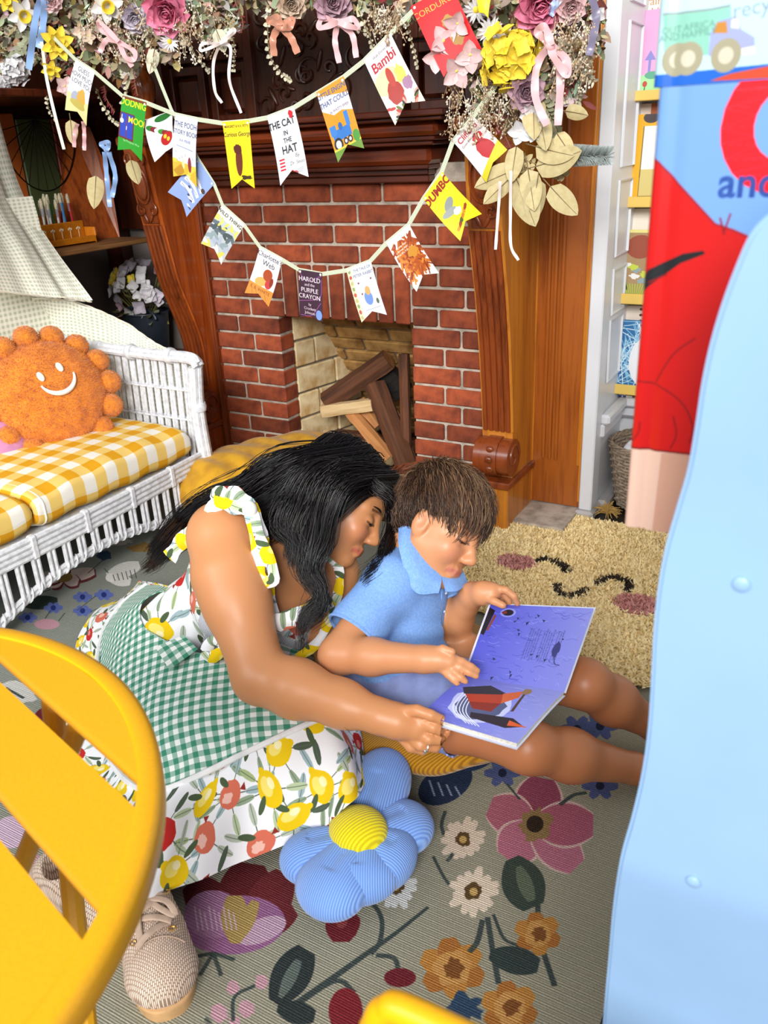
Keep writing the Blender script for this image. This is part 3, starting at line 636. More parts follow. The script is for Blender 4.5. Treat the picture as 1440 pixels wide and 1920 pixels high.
seat_cushion(.80, 1.385, 'yellow checked seat cushion at the frame edge, in front of the other')
# plush sun with pompom rays
orange = plain('orange_plush', '#ea8f22', .9, .2, 25, bump=.5, bscale=260, sheen=.6, alt='#d0741a'); pomp = plain('pompom_plush', '#e88c20', .95, .2, 60, bump=.6, bscale=300, sheen=.6, alt='#cc7418')
sc = P(92, 738, Y=1.80); tocam = (Vector((0, 0, H)) - sc).normalized(); nrm = (tocam + Vector((.12, .15, .28))).normalized()
rt = Vector((R[0][0], R[1][0], R[2][0])); rt = (rt - nrm * rt.dot(nrm)).normalized(); upv = nrm.cross(rt); a = math.radians(38); rt, upv = rt * math.cos(a) + upv * math.sin(a), upv * math.cos(a) - rt * math.sin(a)
sun = thing('plush_pillow', 'round orange plush pillow with a smile and pompom rays, on the loveseat', 'pillow', sc)
Ms = basis((0, 0, 0), rt, upv, nrm); Ms3 = Ms.to_3x3()
body = MB().ell((0, 0, 0), (.184, .178, .078), Ms3, n=40, m=24); bm_ = body.mesh('body', True)
link('body', bm_, orange, sun, local=True); fuzz('plush_pile', bm_, 26000, .009, .0006, orange, sun, 1)
for k in range(15):
    w = 2 * math.pi * k / 15 + .1; c = Ms3 @ Vector((math.cos(w) * .200, math.sin(w) * .195, -.005 + .01 * math.sin(k * 5))); pm = MB().ell(c, (.041, .038, .038), None, n=18, m=12).mesh('pompom', True)
    po = link('pompom', pm, pomp, sun, local=True); fuzz('pompom_pile', pm, 2200, .006, .0006, pomp, po, 30 + k)
zf = lambda x, y: .078 * math.sqrt(max(1 - (x / .184) ** 2 - (y / .178) ** 2, .01)) + .007
wht = plain('white_felt', '#fbf6ea', .9, .04, 60)
for x in (-.012, .058): put('eye', MB().ell(Ms3 @ Vector((x, .045, zf(x, .045))), (.0105, .017, .005), Ms3), wht, sun, local=True)
put('mouth', MB().tube([Ms3 @ Vector((.03 + .058 * math.cos(w), .022 + .055 * math.sin(w), zf(.03 + .058 * math.cos(w), .022 + .055 * math.sin(w)))) for w in np.linspace(math.pi * 1.02, math.pi * 1.93, 20)], [.003 + .0055 * math.sin(math.pi * k / 19) for k in range(20)], 8), wht, sun, local=True)
# green scalloped pillow, pink pillow
gp = P(8, 655, Y=2.0); Mg = basis(gp, rt, upv, (tocam + Vector((.1, 0, .2))).normalized())
green = plain('green_linen', '#a3c584', .9, .06, 30, bump=.3, bscale=500); olive = plain('olive_trim', '#74833a', .9, .1)
g = thing('scalloped_pillow', 'pale green pillow with an olive wavy edge, behind the orange plush pillow', 'pillow', gp)
put('cover', pillow(MB(), Mg, .40, .36, .13), green, g); edge = []
for k in range(120):
    w = 2 * math.pi * k / 120; e = .5; c_, s_ = math.cos(w), math.sin(w); f = 1 + .022 * math.sin(18 * w); edge.append(Mg @ Vector((.197 * math.copysign(abs(c_) ** e, c_) * f, .177 * math.copysign(abs(s_) ** e, s_) * f, 0)))
put('scalloped_edge', MB().tube(edge, .007, 6, closed=True), olive, g)
pp = P(-38, 850, Y=1.56); Mp = frame(pp, (.75, .45, .1), (.3, -.3, .9)); Mp = basis(pp, (.72, .62, -.1), (-.3, .35, .88), (.55, -.62, .42))
pk = thing('pink_pillow', 'pink pillow with blue piping beside the orange plush pillow', 'pillow', pp)
put('cover', pillow(MB(), Mp, .32, .26, .11), plain('pink_linen', '#c987ae', .9, .08, 30, bump=.3, bscale=400), pk)
put('piping', MB().tube([Mp @ Vector((.158 * math.copysign(abs(math.cos(w)) ** .45, math.cos(w)), .128 * math.copysign(abs(math.sin(w)) ** .45, math.sin(w)), 0)) for w in np.linspace(0, 6.2832, 60)[:-1]], .005, 6, closed=True), plain('blue_piping', '#4a5a9c', .8), pk)
# canopy of pale gingham
gg = gingham('pale_green_gingham', '#fcfaee', '#f0f0e0', '#c8cfb8', .0165, bump=.2)
can = thing('gingham_canopy', 'pale green gingham cloth canopy draped over the white wicker arm', 'canopy', (-2.4, 1.95, 0))
def cloth(name, net, nu, nv, wob, parent, mats, su=1, sv=1, fr=7, solid=.0025):
    f = netfn(net); mb = MB()
    A = np.array([[tuple(q) for q in r] for r in net]); LU = np.linalg.norm(np.diff(A, axis=1), axis=2).sum(1).mean(); LV = np.linalg.norm(np.diff(A, axis=0), axis=2).sum(0).mean()
    def g_(u, v):
        p = f(u, v); e = 1e-3; du = f(min(u + e, 1), v) - f(max(u - e, 0), v); dv = f(u, min(v + e, 1)) - f(u, max(v - e, 0)); n = du.cross(dv)
        if n.length > 1e-12: n.normalize()
        return p + n * wob * (math.sin(u * fr * 2.2 + v * 3 + math.sin(v * 5)) + .5 * math.sin(u * fr * 5.3 - v * 4))
    mb.grid(g_, nu, nv); me = mb.mesh(name)
    uvl = me.uv_layers['UVMap'].data; arr = np.zeros(len(uvl) * 2, np.float32); uvl.foreach_get('uv', arr); arr[0::2] *= LU; arr[1::2] *= LV; uvl.foreach_set('uv', arr)
    o = link(name, me, mats, parent)
    if solid: m = o.modifiers.new('thickness', 'SOLIDIFY'); m.thickness = solid; m.offset = 0
    return o
netA = [[P(-30, 120, Y=2.14), P(-80, 120, Y=1.9), P(-190, 120, Y=1.5)], [P(8, 270, Y=2.14), P(-60, 270, Y=1.9), P(-190, 270, Y=1.5)], [P(50, 385, Y=2.13), P(-20, 390, Y=1.9), P(-150, 390, Y=1.5)], [P(104, 475, Y=2.12), P(30, 470, Y=1.92), P(-110, 470, Y=1.6)], [P(172, 566, Y=2.11), P(75, 555, Y=1.95), P(-90, 535, Y=1.65)]]
cloth('front_drape', netA, 26, 40, .008, can, gg)
put('frayed_edge', MB().tube([p for p in spline([P(172, 566, Y=2.11), P(125, 558, Y=2.03), P(75, 555, Y=1.95), P(-90, 535, Y=1.65)], 90)], [.0022 + .0018 * abs(math.sin(k * 2.7)) for k in range(90)], 5), plain('cream_fray', '#efe9d6', .95), can)
netB = [[P(60, 560, Y=2.02), P(140, 566, Y=2.11), P(230, 603, Y=2.16), P(300, 648, Y=2.17), P(362, 669, Y=2.145)], [P(80, 650, Y=2.12), P(150, 660, Y=2.14), P(235, 685, Y=2.17), P(305, 710, Y=2.18), P(372, 720, Y=2.15)], [P(120, 800, Y=2.16), P(180, 800, Y=2.16), P(250, 810, Y=2.17), P(320, 820, Y=2.18), P(384, 862, Y=2.16)]]
cloth('side_drape', netB, 36, 24, .006, can, gg)
put('frayed_edge', MB().tube(spline(netB[0], 120), [.002 + .0018 * abs(math.sin(k * 2.7)) for k in range(120)], 5), bpy.data.materials['cream_fray'], can)
put('cord', MB().tube(spline([P(364, 805, Y=2.14), P(372, 840, Y=2.13), P(384, 860, Y=2.12), P(374, 862, Y=2.12)], 14), .0035, 6), bpy.data.materials['cream_fray'], can)
netC = [[Vector((-2.595, y, z)) for y in (1.0, 1.5, 2.12)] for z in (1.1, .8, .32)]
cloth('back_drape', netC, 12, 10, .008, can, gg)
# --- alcove shelves and what stands there
shelfwood = wood('plank_wood', '#5c3a20', '#9a6c3f', 'Y', .6, coat=0)
structure('trim_14', MB().box((-3.24, 1.5, .882), (-2.62, 2.70, .90), ch=.004), shelfwood); structure('trim_15', MB().box((-3.24, 1.5, 1.415), (-2.62, 2.95, 1.44), ch=.004), M_['darkz'])
structure('trim_16', MB().box((-2.47, 2.95, 0), (-2.43, 3.0, 1.0)).box((-3.2, 2.98, 0), (-3.1, 3.04, 1.4)), M_['darkz'], smooth=False)
scr = thing('leaning_boards', 'row of stained boards leaning behind the brush box on the plank shelf', 'board', (-3.12, 2.5, .9))
bys = [P(px, 300, X=-3.13).y for px in (-60, 10, 44, 110, 172)]
for y0, y1, z1, col in zip(bys, [b - .006 for b in bys[1:]], (1.38, 1.39, 1.37, 1.37), ('#b05a20', '#c8692a', '#55633a', '#a8442a')):
    put('board', MB().box((-3.16, y0, .90), (-3.13, y1, z1), ch=.004), wood('stained_board' + col, col, col, 'Z', .5, bstr=.2), scr)
tb = thing('wooden_backboard', 'tall reddish wooden panel standing on the plank shelf by the blue ribbons', 'board', (-2.85, 2.74, .9))
q4 = [P(108, 462, X=-2.92), P(226, 452, X=-2.80), P(206, 330, X=-2.84), P(168, 238, X=-2.92), P(130, 235, X=-2.99)]
nv = Vector((.95, -.3, 0)).normalized(); tbm = MB(); tbm.add(q4 + [p - nv * .03 for p in q4], [(0, 1, 2, 3, 4), (9, 8, 7, 6, 5)] + [(i, i + 5, (i + 1) % 5 + 5, (i + 1) % 5) for i in range(5)])
put('board', tbm, wood('panel_board', '#5a210b', '#9c4c1c', 'Z', .3), tb, smooth=False)
wf = thing('wire_fan', 'dark wire fan-shaped rack in front of the boards on the left', 'wire rack', P(65, 230, X=-2.95))
c0 = P(65, 225, X=-2.95); iron = plain('dark_iron', '#1c1712', .5, metal=.6)
for k in range(13):
    w = math.pi * (1.05 + .9 * k / 12); put('wire', MB().tube([c0, c0 + Vector((0, math.cos(w) * .19, math.sin(w) * .26))], .0018, 5), iron, wf)
put('rim_wire', MB().tube([c0 + Vector((0, math.cos(w) * .19, math.sin(w) * .26)) for w in np.linspace(math.pi * 1.05, math.pi * 1.95, 26)], .003, 6), iron, wf)
# orange brush box
obx = thing('brush_box', 'orange box with engraved flowers, holding paint brushes on the plank shelf', 'box', (-2.8, 2.4, .9))
om_ = plain('orange_wood', '#cf7a12', .5, .1, 40)
b0, b1, b2, b3 = P(72, 463, X=-2.80), P(178, 452, X=-2.72), P(150, 404, X=-2.84), P(66, 416, X=-2.9)
put('front_board', MB().box((-2.80, 2.27, .9), (-2.79, 2.50, .985), ch=.003), om_, obx); put('back_board', MB().box((-2.92, 2.27, .9), (-2.91, 2.50, 1.01), ch=.003), om_, obx)
for y in (2.262, 2.50): put('side_board', MB().box((-2.92, y, .9), (-2.735, y + .01, .96), ch=.003), om_, obx)
put('base_board', MB().box((-2.92, 2.27, .9), (-2.735, 2.5, .91), ch=.003), om_, obx); put('front_lip', MB().box((-2.745, 2.262, .9), (-2.735, 2.51, .93), ch=.003), om_, obx)
for i in range(5):
    y = 2.30 + i * .042; fm = MB().tube([(-2.7885, y, .925), (-2.7885, y, .955)], .0012, 5)
    for d in (-.007, 0, .007): fm.ell((-2.7885, y + d, .958 + .003 * (d == 0)), (.001, .004, .005), n=8, m=4)
    put('flower_engraving', fm, plain('cream_paint', '#f4e2b6', .7), obx)
silver = plain('brushed_metal', '#c9c9cc', .3, metal=.8); brist = plain('cream_bristle', '#d9cfae', .9, .2, 200)
hc = ['#d8d8d4'] * 13 + ['#3f8f3a', '#2d6fb4', '#3b86c8', '#e8e8ea', '#c22f3a', '#c22f3a']
words = ['silver-ferruled'] * 13 + ['green-handled', 'blue-handled', 'light blue-handled', 'white-handled', 'red-handled', 'red-handled']
for i, (hcol, wd) in enumerate(zip(hc, words)):
    y = 2.275 + i * .0122; x = -2.84 - .03 * (i % 3); lx = rnd.uniform(-.02, .02); zt = 1.03 + rnd.uniform(0, .015) + (.02 if i > 12 else 0)
    t = thing('paint_brush', (('first second third fourth fifth sixth seventh eighth ninth tenth eleventh twelfth thirteenth'.split()[i] + ' silver-ferruled paint brush from the left in the orange box') if i < 13 else wd + ' paint brush on the right of the orange box' if wd[0] != 'r' else ('red-handled paint brush next to the white-handled one' if i == 17 else 'red-handled paint brush at the right end of the orange box')), 'paint brush', (x, y, .912), group='paint brushes in the orange box')
    put('handle', MB().tube([(x, y, .912), (x + lx, y + .2 * lx, zt)], [.003, .0055], 8), plain('brush_' + hcol, hcol, .4), t)
    put('ferrule', MB().tube([(x + lx, y + .2 * lx, zt - .03), (x + lx * 1.2, y + .2 * lx, zt)], .0062, 8), silver, t)
    put('bristles', MB().tube([(x + lx * 1.2, y + .2 * lx, zt - .001), (x + lx * 1.4, y + .2 * lx, zt + .02), (x + lx * 1.5, y, zt + .035)], [.006, .0072, .004], 8), brist, t)
# ================================================================ GARLAND, RIBBONS AND PENNANTS OVER THE MANTEL
YG = 2.24
def leafmb(mb, L, W, M, curl=.3, cup=.25, seg=6, tip=1.0, base=.15, wid=4):
    """one leaf or petal: along local +X, width along Y, curling towards +Z"""
    vs = []
    for i in range(seg + 1):
        t = i / seg; w = W / 2 * (math.sin(math.pi * (base + (1 - base) * t) ** tip) ** .7 if t < 1 else .02)
        if i == 0: w = W / 2 * base * .8
        for j in range(wid + 1):
            s = 2 * j / wid - 1; vs.append(M @ Vector((L * t * (1 - .25 * curl * t), w * s, L * curl * t * t * .6 + cup * W * .5 * s * s * math.sin(math.pi * t * .9 + .2))))
    mb.add(vs, [(i * (wid + 1) + j, i * (wid + 1) + j + 1, (i + 1) * (wid + 1) + j + 1, (i + 1) * (wid + 1) + j) for i in range(seg) for j in range(wid)]); return mb
def petalmat(name, col, tipc=None, rough=.6):
    nt = NT(name); c = lin(col); oi = nt.n('ShaderNodeObjectInfo'); hs = nt.n('ShaderNodeHueSaturation'); mr = nt.n('ShaderNodeMapRange'); mr.inputs[3].default_value = .82; mr.inputs[4].default_value = 1.1
    nt.l(oi.outputs['Random'], mr.inputs[0]); nt.l(mr.outputs[0], hs.inputs['Value'])
    nz = nt.n('ShaderNodeTexNoise'); nz.inputs['Scale'].default_value = 70; nt.l(coords(nt), nz.inputs['Vector'])
    mx = nt.n('ShaderNodeMix', data_type='RGBA'); mx.inputs[6].default_value = (*c, 1); mx.inputs[7].default_value = (*lin(tipc or col), 1); nt.l(nz.outputs[0], mx.inputs[0]); nt.l(mx.outputs[2], hs.inputs['Color'])
    return finish(nt, hs.outputs[0], rough, nz.outputs[0], .15, .002, spec=.3)
PM = {k: petalmat('petal_' + k, a, b) for k, (a, b) in dict(pink=('#e0628f', '#f2a9c0'), blush=('#dcaeb4', '#ecd2d0'), mauve=('#b08a9c', '#d3b5bf'), yellow=('#e9c81f', '#f6e25a'), lemon=('#ddd04a', '#efe889'), white=('#d9d8dc', '#e8e7e8'), lilac=('#cfc4d6', '#e6dfe8'), beige=('#cdb39c', '#e2cfba'), peach=('#e9c7b4', '#f2ddd0')).items()}
LM = {k: petalmat('leaf_' + k, a, b) for k, (a, b) in dict(gold=('#b3a06c', '#d6c99c'), sage=('#8b8f70', '#adb094'), olive=('#6a6a34', '#8d8b52'), pale=('#c3bfa4', '#dcd8c2'), burg=('#6c2026', '#8f3338')).items()}
stemm = plain('dried_stem', '#8a7452', .9, .2)
_pm = {}
def petal_mesh(L, W, curl, cup, tip, base, mat):
    k = (round(L, 4), round(W, 4), round(curl, 2), round(cup, 2), tip, base, mat.name)
    if k not in _pm:
        m = leafmb(MB(), L, W, Matrix(), curl, cup, 6, tip, base).mesh('petal'); m.materials.append(mat); _pm[k] = m
    return _pm[k]
def child(name, me, parent, M): o = bpy.data.objects.new(name, me); S.collection.objects.link(o); o.parent = parent; o.matrix_local = M; return o
def facing(n, roll=0):
    n = Vector(n).normalized(); x = n.orthogonal().normalized(); y = n.cross(x); return basis((0, 0, 0), x, y, n) @ Matrix.Rotation(roll, 4, 'Z')
def camdir(p, dx=0, dy=0, dz=0): return (Vector((0, 0, H)) - p).normalized() + Vector((dx, dy, dz))
def flower(kind, px, py, r, mat, label, cat='flower', y=None, nrm=None, group=None, cen=None):
    p = P(px, py, Y=y or YG); r = r * .00168 * (y or YG) / 2.24; q = random.Random(int(px * 13 + py)); n = nrm or camdir(p, q.uniform(-.3, .3), 0, q.uniform(-.4, .1))
    t = thing(kind, label, cat, p, group); F_ = facing(n, q.uniform(0, 6)); m = PM[mat]
    def ring(k, L, W, ang, curl, cup, z0=0, tip=1.0, base=.15, off=0, nm='petal', rr=0):
        me = petal_mesh(L, W, curl, cup, tip, base, m)
        for i in range(k):
            w = 2 * math.pi * (i + off) / k + q.uniform(-.1, .1); child(nm, me, t, F_ @ Matrix.Rotation(w, 4, 'Z') @ Matrix.Translation((rr, 0, z0)) @ Matrix.Rotation(-ang + q.uniform(-.12, .12), 4, 'Y'))
    if kind == 'peony':
        ring(9, r, r * .85, .15, .35, .5, tip=.8); ring(8, r * .86, r * .75, .55, .4, .6, r * .05, .8, off=.5); ring(7, r * .7, r * .6, .9, .35, .6, r * .1, .8); ring(6, r * .55, r * .5, 1.15, .2, .6, r * .12, .8, off=.3); ring(4, r * .45, r * .4, 1.4, .1, .6, r * .12, .8)
    elif kind == 'daffodil':
        ring(6, r, r * .55, .15, .15, .3); put('trumpet', MB().lathe([(r * .18, 0), (r * .2, r * .2), (r * .25, r * .42), (r * .36, r * .52), (r * .3, r * .5), (r * .16, r * .1)], F_, n=16, cap=False), PM['yellow'], t, local=True)
    elif kind == 'daisy':
        ring(15, r, r * .26, .1, .1, .2, base=.3); put('flower_eye', MB().ell((0, 0, 0), (r * .27, r * .27, r * .14), F_.to_3x3(), n=12, m=8), PM['yellow'], t, local=True)
    elif kind in ('dogwood', 'blossom'):
        ring(4 if kind == 'dogwood' else 5, r, r * .82, .2, .2, .35, tip=.75); put('flower_eye', MB().ell((0, 0, r * .05), r * .1, n=8, m=6), PM[cen or 'lemon'], t, local=True)
    elif kind == 'hydrangea':
        put('core', MB().ell((0, 0, 0), r * .62, n=16, m=10), m, t, local=True); me = MB()
        for i in range(4): leafmb(me, r * .34, r * .34, Matrix.Rotation(i * 1.571, 4, 'Z') @ Matrix.Rotation(-.2, 4, 'Y'), .1, .3, 5, .75, .2, 4)
        me = me.mesh('floret'); me.materials.append(m)
        for i in range(44):
            zz = 1 - 1.1 * (i + .5) / 44; aa = i * 2.39996; d = F_ @ Vector((math.sqrt(max(1 - zz * zz, 0)) * math.cos(aa), math.sqrt(max(1 - zz * zz, 0)) * math.sin(aa), zz)); child('floret', me, t, Matrix.Translation(d * r * q.uniform(.62, .95)) @ facing(d + Vector((q.uniform(-.4, .4), q.uniform(-.4, .4), q.uniform(-.4, .4))), q.uniform(0, 6)) @ Matrix.Scale(q.uniform(.85, 1.25), 4))
    elif kind == 'double_daffodil':
        ring(8, r, r * .5, .1, .2, .3); ring(8, r * .75, r * .42, .6, .3, .3, 0, off=.5); ring(7, r * .5, r * .35, 1.05, .3, .4)
    return t
FL = [('peony', 315, 18, 50, 'pink', 'large bright pink peony with ruffled petals, high in the garland left of the windowed panels'), ('peony', 622, 2, 38, 'mauve', 'mauve-pink peony above the pink satin bow with white tails at mid garland'), ('peony', 1012, 4, 46, 'pink', 'pink peony above the yellow hydrangea at the top of the garland'),
      ('peony', 985, 172, 34, 'mauve', 'dusty mauve peony under the yellow hydrangea, beside the pink bow'), ('peony', 252, 32, 30, 'lilac', 'pale lilac peony left of the bright pink peony'), ('peony', 545, 6, 30, 'beige', 'beige rose-like peony above the copper bow'),
      ('peony', 95, 0, 26, 'blush', 'pale blush peony at the top between the two white daffodils'), ('peony', 1070, 12, 26, 'blush', 'blush peony at the upper right end of the garland'),
      ('daffodil', 44, 28, 34, 'white', 'white daffodil with yellow trumpet beside the hanging blue ribbon'), ('daffodil', 200, 10, 34, 'white', 'white daffodil with yellow trumpet left of the lilac peony'), ('daffodil', 12, 2, 24, 'yellow', 'yellow daffodil in the top left corner'),
      ('double_daffodil', 108, 82, 36, 'yellow', 'large yellow double daffodil right of the blue ribbon'), ('daffodil', 96, 130, 22, 'yellow', 'small yellow daffodil below the large double daffodil'),
      ('hydrangea', 958, 108, 48, 'yellow', 'yellow hydrangea head near the right end of the garland'), ('hydrangea', 28, 132, 28, 'white', 'white hydrangea cluster at the left above the shelf'), ('hydrangea', 2, 158, 20, 'white', 'small white hydrangea at the left frame edge'),
      ('dogwood', 858, 45, 24, 'blush', 'pale pink dogwood blossom at the top of the red pennant'), ('dogwood', 832, 78, 26, 'blush', 'pale pink dogwood blossom on the left edge of the red pennant'), ('dogwood', 818, 108, 24, 'blush', 'pale pink dogwood blossom lowest on the left, over the red pennant'), ('dogwood', 882, 104, 27, 'blush', 'broad pale pink dogwood blossom right of the red pennant'), ('dogwood', 856, 135, 28, 'blush', 'pale pink dogwood blossom at the lower tip of the red pennant'),
      ('daisy', 918, 56, 21, 'white', 'white daisy above left of the yellow hydrangea'), ('daisy', 944, 72, 18, 'white', 'white daisy touching the yellow hydrangea'), ('daisy', 318, 78, 18, 'white', 'white daisy below the bright pink peony'), ('daisy', 893, 18, 20, 'white', 'white daisy beside the small yellow pennant'),
      ('blossom', 998, 214, 21, 'white', 'white blossom under the mauve peony, topmost of three'), ('blossom', 976, 246, 22, 'white', 'white blossom under the mauve peony, left of three'), ('blossom', 1002, 250, 15, 'white', 'small white blossom right of the lowest white pair'), ('blossom', 1122, 28, 14, 'white', 'small white blossom at the upper edge of the white post'),
      ('blossom', 122, 162, 22, 'blush', 'pale pink blossom left of the first white pennant'), ('blossom', 335, 45, 12, 'beige', 'small beige blossom right of the bright pink peony'), ('blossom', 148, 60, 13, 'peach', 'small peach blossom left of the pink bow'), ('blossom', 165, 68, 16, 'beige', 'faded beige blossom beside the pink bow')]
for kind, px, py, r, mat, lab in FL: flower(kind, px, py, r, mat, lab, cat='flower', y=YG - .04 - (.03 if kind == 'dogwood' else 0), group='silk flowers in the mantel garland', cen='peach' if kind == 'blossom' and mat == 'white' else None)
# golden leaves, single large ones are things
GL = [(965, 318, 200, 62), (955, 335, 222, 50), (968, 335, 300, 78), (1008, 335, 265, 62), (1032, 350, 318, 62), (1005, 275, 345, 66), (968, 275, 265, 50), (1005, 312, 12, 78), (990, 318, 285, 60), (1000, 170, 275, 66), (1044, 250, 310, 44), (1060, 208, 350, 38), (1010, 215, 290, 52), (180, 330, 260, 60), (132, 225, 275, 44), (245, 300, 290, 48), (405, 55, 300, 44), (290, 92, 250, 40)]
names = ['first of the fan left of the white tails', 'lowest left of the fan by the yellow paper', 'largest, in the middle of the lower fan', 'right of the middle of the lower fan', 'at the right end of the lower fan', 'pointing right under the white blossoms', 'upright beside the burgundy sprig', 'narrow one pointing at the grey brush', 'between the lower fan and the brush', 'pale one behind the pink bow tails', 'right of the pink bow end', 'small one at the wood edge', 'below the mauve peony', 'beside the blue bow on the left', 'below the first white pennant', 'below the green pennant', 'right of the pink peony', 'above the turned column']
for (px, py, deg, L), nm in zip(GL, names):
    p = P(px, py, Y=YG - .03); a = math.radians(deg); right = Vector((1, 0, 0)); d = Vector((math.cos(a), -.15, math.sin(a))); L *= .0019
    M = frame((0, 0, 0), d, camdir(p, rnd.uniform(-.3, .3), 0, rnd.uniform(-.2, .3)))
    g = LM['gold' if py > 140 else 'pale']; t = thing('gold_leaf', 'dried pale gold leaf, ' + nm, 'leaf', p, 'gold leaves in the garland')
    put('blade', leafmb(MB(), L, L * .5, M, .25, -.18, 10, .85, .12, 6), g, t, local=True)
    put('midrib', MB().tube([M @ Vector((L * s * (1 - .06 * s), 0, L * .25 * s * s * .6 + .0008)) for s in np.linspace(-.25, .97, 8)], [.0016 - .0011 * i / 7 for i in range(8)], 5), stemm, t, local=True)
# hanging eucalyptus and dried sprigs
def sprig(pts, label, mat, leaf=.014, step=.016, name='eucalyptus_sprig', y=YG, wr=.8, sp=.02):
    W3 = spline([P(*q, Y=y + rnd.uniform(-sp, sp)) for q in pts], 26); t = thing(name, label, 'sprig', W3[0]); put('stem', MB().tube(W3, [.0022 - .0012 * i / 25 for i in range(26)], 5), stemm, t)
    ln = sum((a - b).length for a, b in zip(W3, W3[1:])); n = int(ln / step); me = leafmb(MB(), leaf, leaf * wr, Matrix(), .3, .3, 4, .8, .15, 2).mesh('leaflet'); me.materials.append(LM[mat])
    for i in range(n):
        f = (i + .5) / n * 25; a = W3[int(f)].lerp(W3[min(int(f) + 1, 25)], f % 1); d = (W3[min(int(f) + 1, 25)] - W3[int(f)]).normalized()
        for s in (-1, 1):
            side = d.cross(Vector((0, -1, 0))).normalized() * s; v = (side + d * .5 + Vector((0, -rnd.uniform(0, .8), rnd.uniform(-.2, .2)))).normalized(); k = rnd.uniform(.75, 1.2)
            child('leaflet', me, t, Matrix.Translation(a - W3[0]) @ frame((0, 0, 0), v, camdir(a, rnd.uniform(-.5, .5))) @ Matrix.Scale(k, 4))
    return t
sprig([(505, 10), (502, 60), (508, 110), (530, 140), (548, 152)], 'pale eucalyptus strand hanging in front of the dark carved panel', 'pale', .014)
sprig([(672, 20), (690, 60), (700, 90), (708, 108)], 'pale eucalyptus strand right of the pink satin bow', 'pale', .014)
sprig([(640, 30), (655, 50), (690, 62)], 'short pale eucalyptus strand behind the pink satin bow', 'pale', .013)
sprig([(350, 50), (362, 95), (385, 125), (392, 132)], 'pale eucalyptus strand above the dark panelled door', 'pale', .012)
sprig([(425, 20), (440, 90), (438, 135)], 'pale eucalyptus strand beside the thin white bow', 'pale', .011)
sprig([(225, 95), (232, 140), (238, 175), (228, 195)], 'pale eucalyptus strand left of the turned column', 'pale', .014)
sprig([(180, 165), (195, 200), (212, 225), (222, 232)], 'pale eucalyptus strand below the green gingham string', 'pale', .013)
sprig([(88, 180), (92, 205), (105, 225)], 'short pale sprig beside the gingham streamer', 'pale', .011)
sprig([(762, 40), (775, 90), (785, 130)], 'thin pale sprig between the two red-lettered pennants', 'pale', .012)
sprig([(250, 120), (252, 150), (258, 180)], 'burgundy sprig in front of the turned column', 'burg', .016, .008, 'burgundy_sprig', wr=.25)
sprig([(195, 160), (200, 185), (215, 210)], 'burgundy sprig beside the white pennant', 'burg', .016, .008, 'burgundy_sprig', wr=.25)
sprig([(945, 190), (940, 230), (952, 265), (962, 285)], 'burgundy sprig beside the white blossoms', 'burg', .017, .008, 'burgundy_sprig', wr=.25)
sprig([(1065, 130), (1070, 180), (1068, 215)], 'burgundy sprig beside the right post', 'burg', .016, .009, 'burgundy_sprig', wr=.25)
sprig([(1080, 60), (1100, 110), (1105, 150)], 'frosted white sprig at the right end of the garland', 'pale', .02, .008, 'frosted_sprig', wr=.35)
sprig([(1070, 100), (1085, 130), (1115, 155)], 'frosted white sprig pointing at the wood pilaster', 'pale', .02, .008, 'frosted_sprig', wr=.35)
sprig([(1060, 150), (1085, 175), (1080, 205)], 'small frosted white sprig under the burgundy one', 'pale', .018, .008, 'frosted_sprig', wr=.35)
for pts_, lab_, m_, nm_ in (([(905, 200), (890, 225), (872, 238)], 'dried sprig beside the pinkish pennant', 'sage', 'dried_sprig'), ([(1000, 150), (1020, 190), (1040, 230), (1050, 262)], 'sage sprig under the large pink bow', 'sage', 'dried_sprig'), ([(1020, 140), (1050, 160), (1062, 195)], 'cream sprig right of the large pink bow', 'pale', 'dried_sprig'), ([(965, 280), (985, 300), (1040, 318), (1058, 330)], 'dried stem of the lower gold leaf fan', 'gold', 'dried_sprig'), ([(985, 300), (985, 340), (990, 385)], 'hanging stem in the gold leaf fan', 'gold', 'dried_sprig'), ([(980, 310), (950, 330), (920, 350)], 'left stem of the gold leaf fan', 'gold', 'dried_sprig'), ([(60, 60), (40, 95), (20, 115)], 'sage sprig above the white hydrangea', 'sage', 'dried_sprig'), ([(130, 100), (150, 130), (160, 160)], 'cream sprig right of the yellow double daffodil', 'pale', 'dried_sprig'), ([(270, 60), (285, 95), (280, 120)], 'cream sprig under the lilac peony', 'pale', 'dried_sprig'), ([(1095, 10), (1110, 40), (1118, 62)], 'burgundy berry sprig at the upper right', 'burg', 'burgundy_sprig'), ([(770, 5), (790, 40), (800, 60)], 'dark burgundy sprig left of the red pennant', 'burg', 'burgundy_sprig'), ([(440, 0), (455, 40), (452, 62)], 'burgundy sprig left of the copper bow', 'burg', 'burgundy_sprig')): sprig(pts_, lab_, m_, .024 if m_ in ('sage', 'gold') else .016, .011, nm_, wr=.55 if m_ != 'burg' else .3)
# grey pine brush
pb = thing('pine_brush', 'frosted grey-green pine sprig sticking out over the white post', 'sprig', P(1050, 285, Y=YG)); a0, a1 = P(1045, 292, Y=YG), P(1138, 292, Y=YG - .05); nb = MB(); q = random.Random(9); frost = petalmat('frosted_needles', '#a9b5b2', '#d6dedc')
put('stem', MB().tube([a0, a1], .002, 5), stemm, pb)
for i in range(1700):
    f = q.random(); c = a0.lerp(a1, f); w = q.uniform(0, 6.28); d = (a1 - a0).normalized() * .8 + Vector((0, math.cos(w), math.sin(w))); d.normalize(); s = d.orthogonal().normalized() * .0009; L = .036 * (1 - .25 * f)
    nb.add([c - s, c + s, c + d * L + s * .4, c + d * L - s * .4], [(0, 1, 2, 3)])
put('needles', nb, frost, pb, kind='stuff')
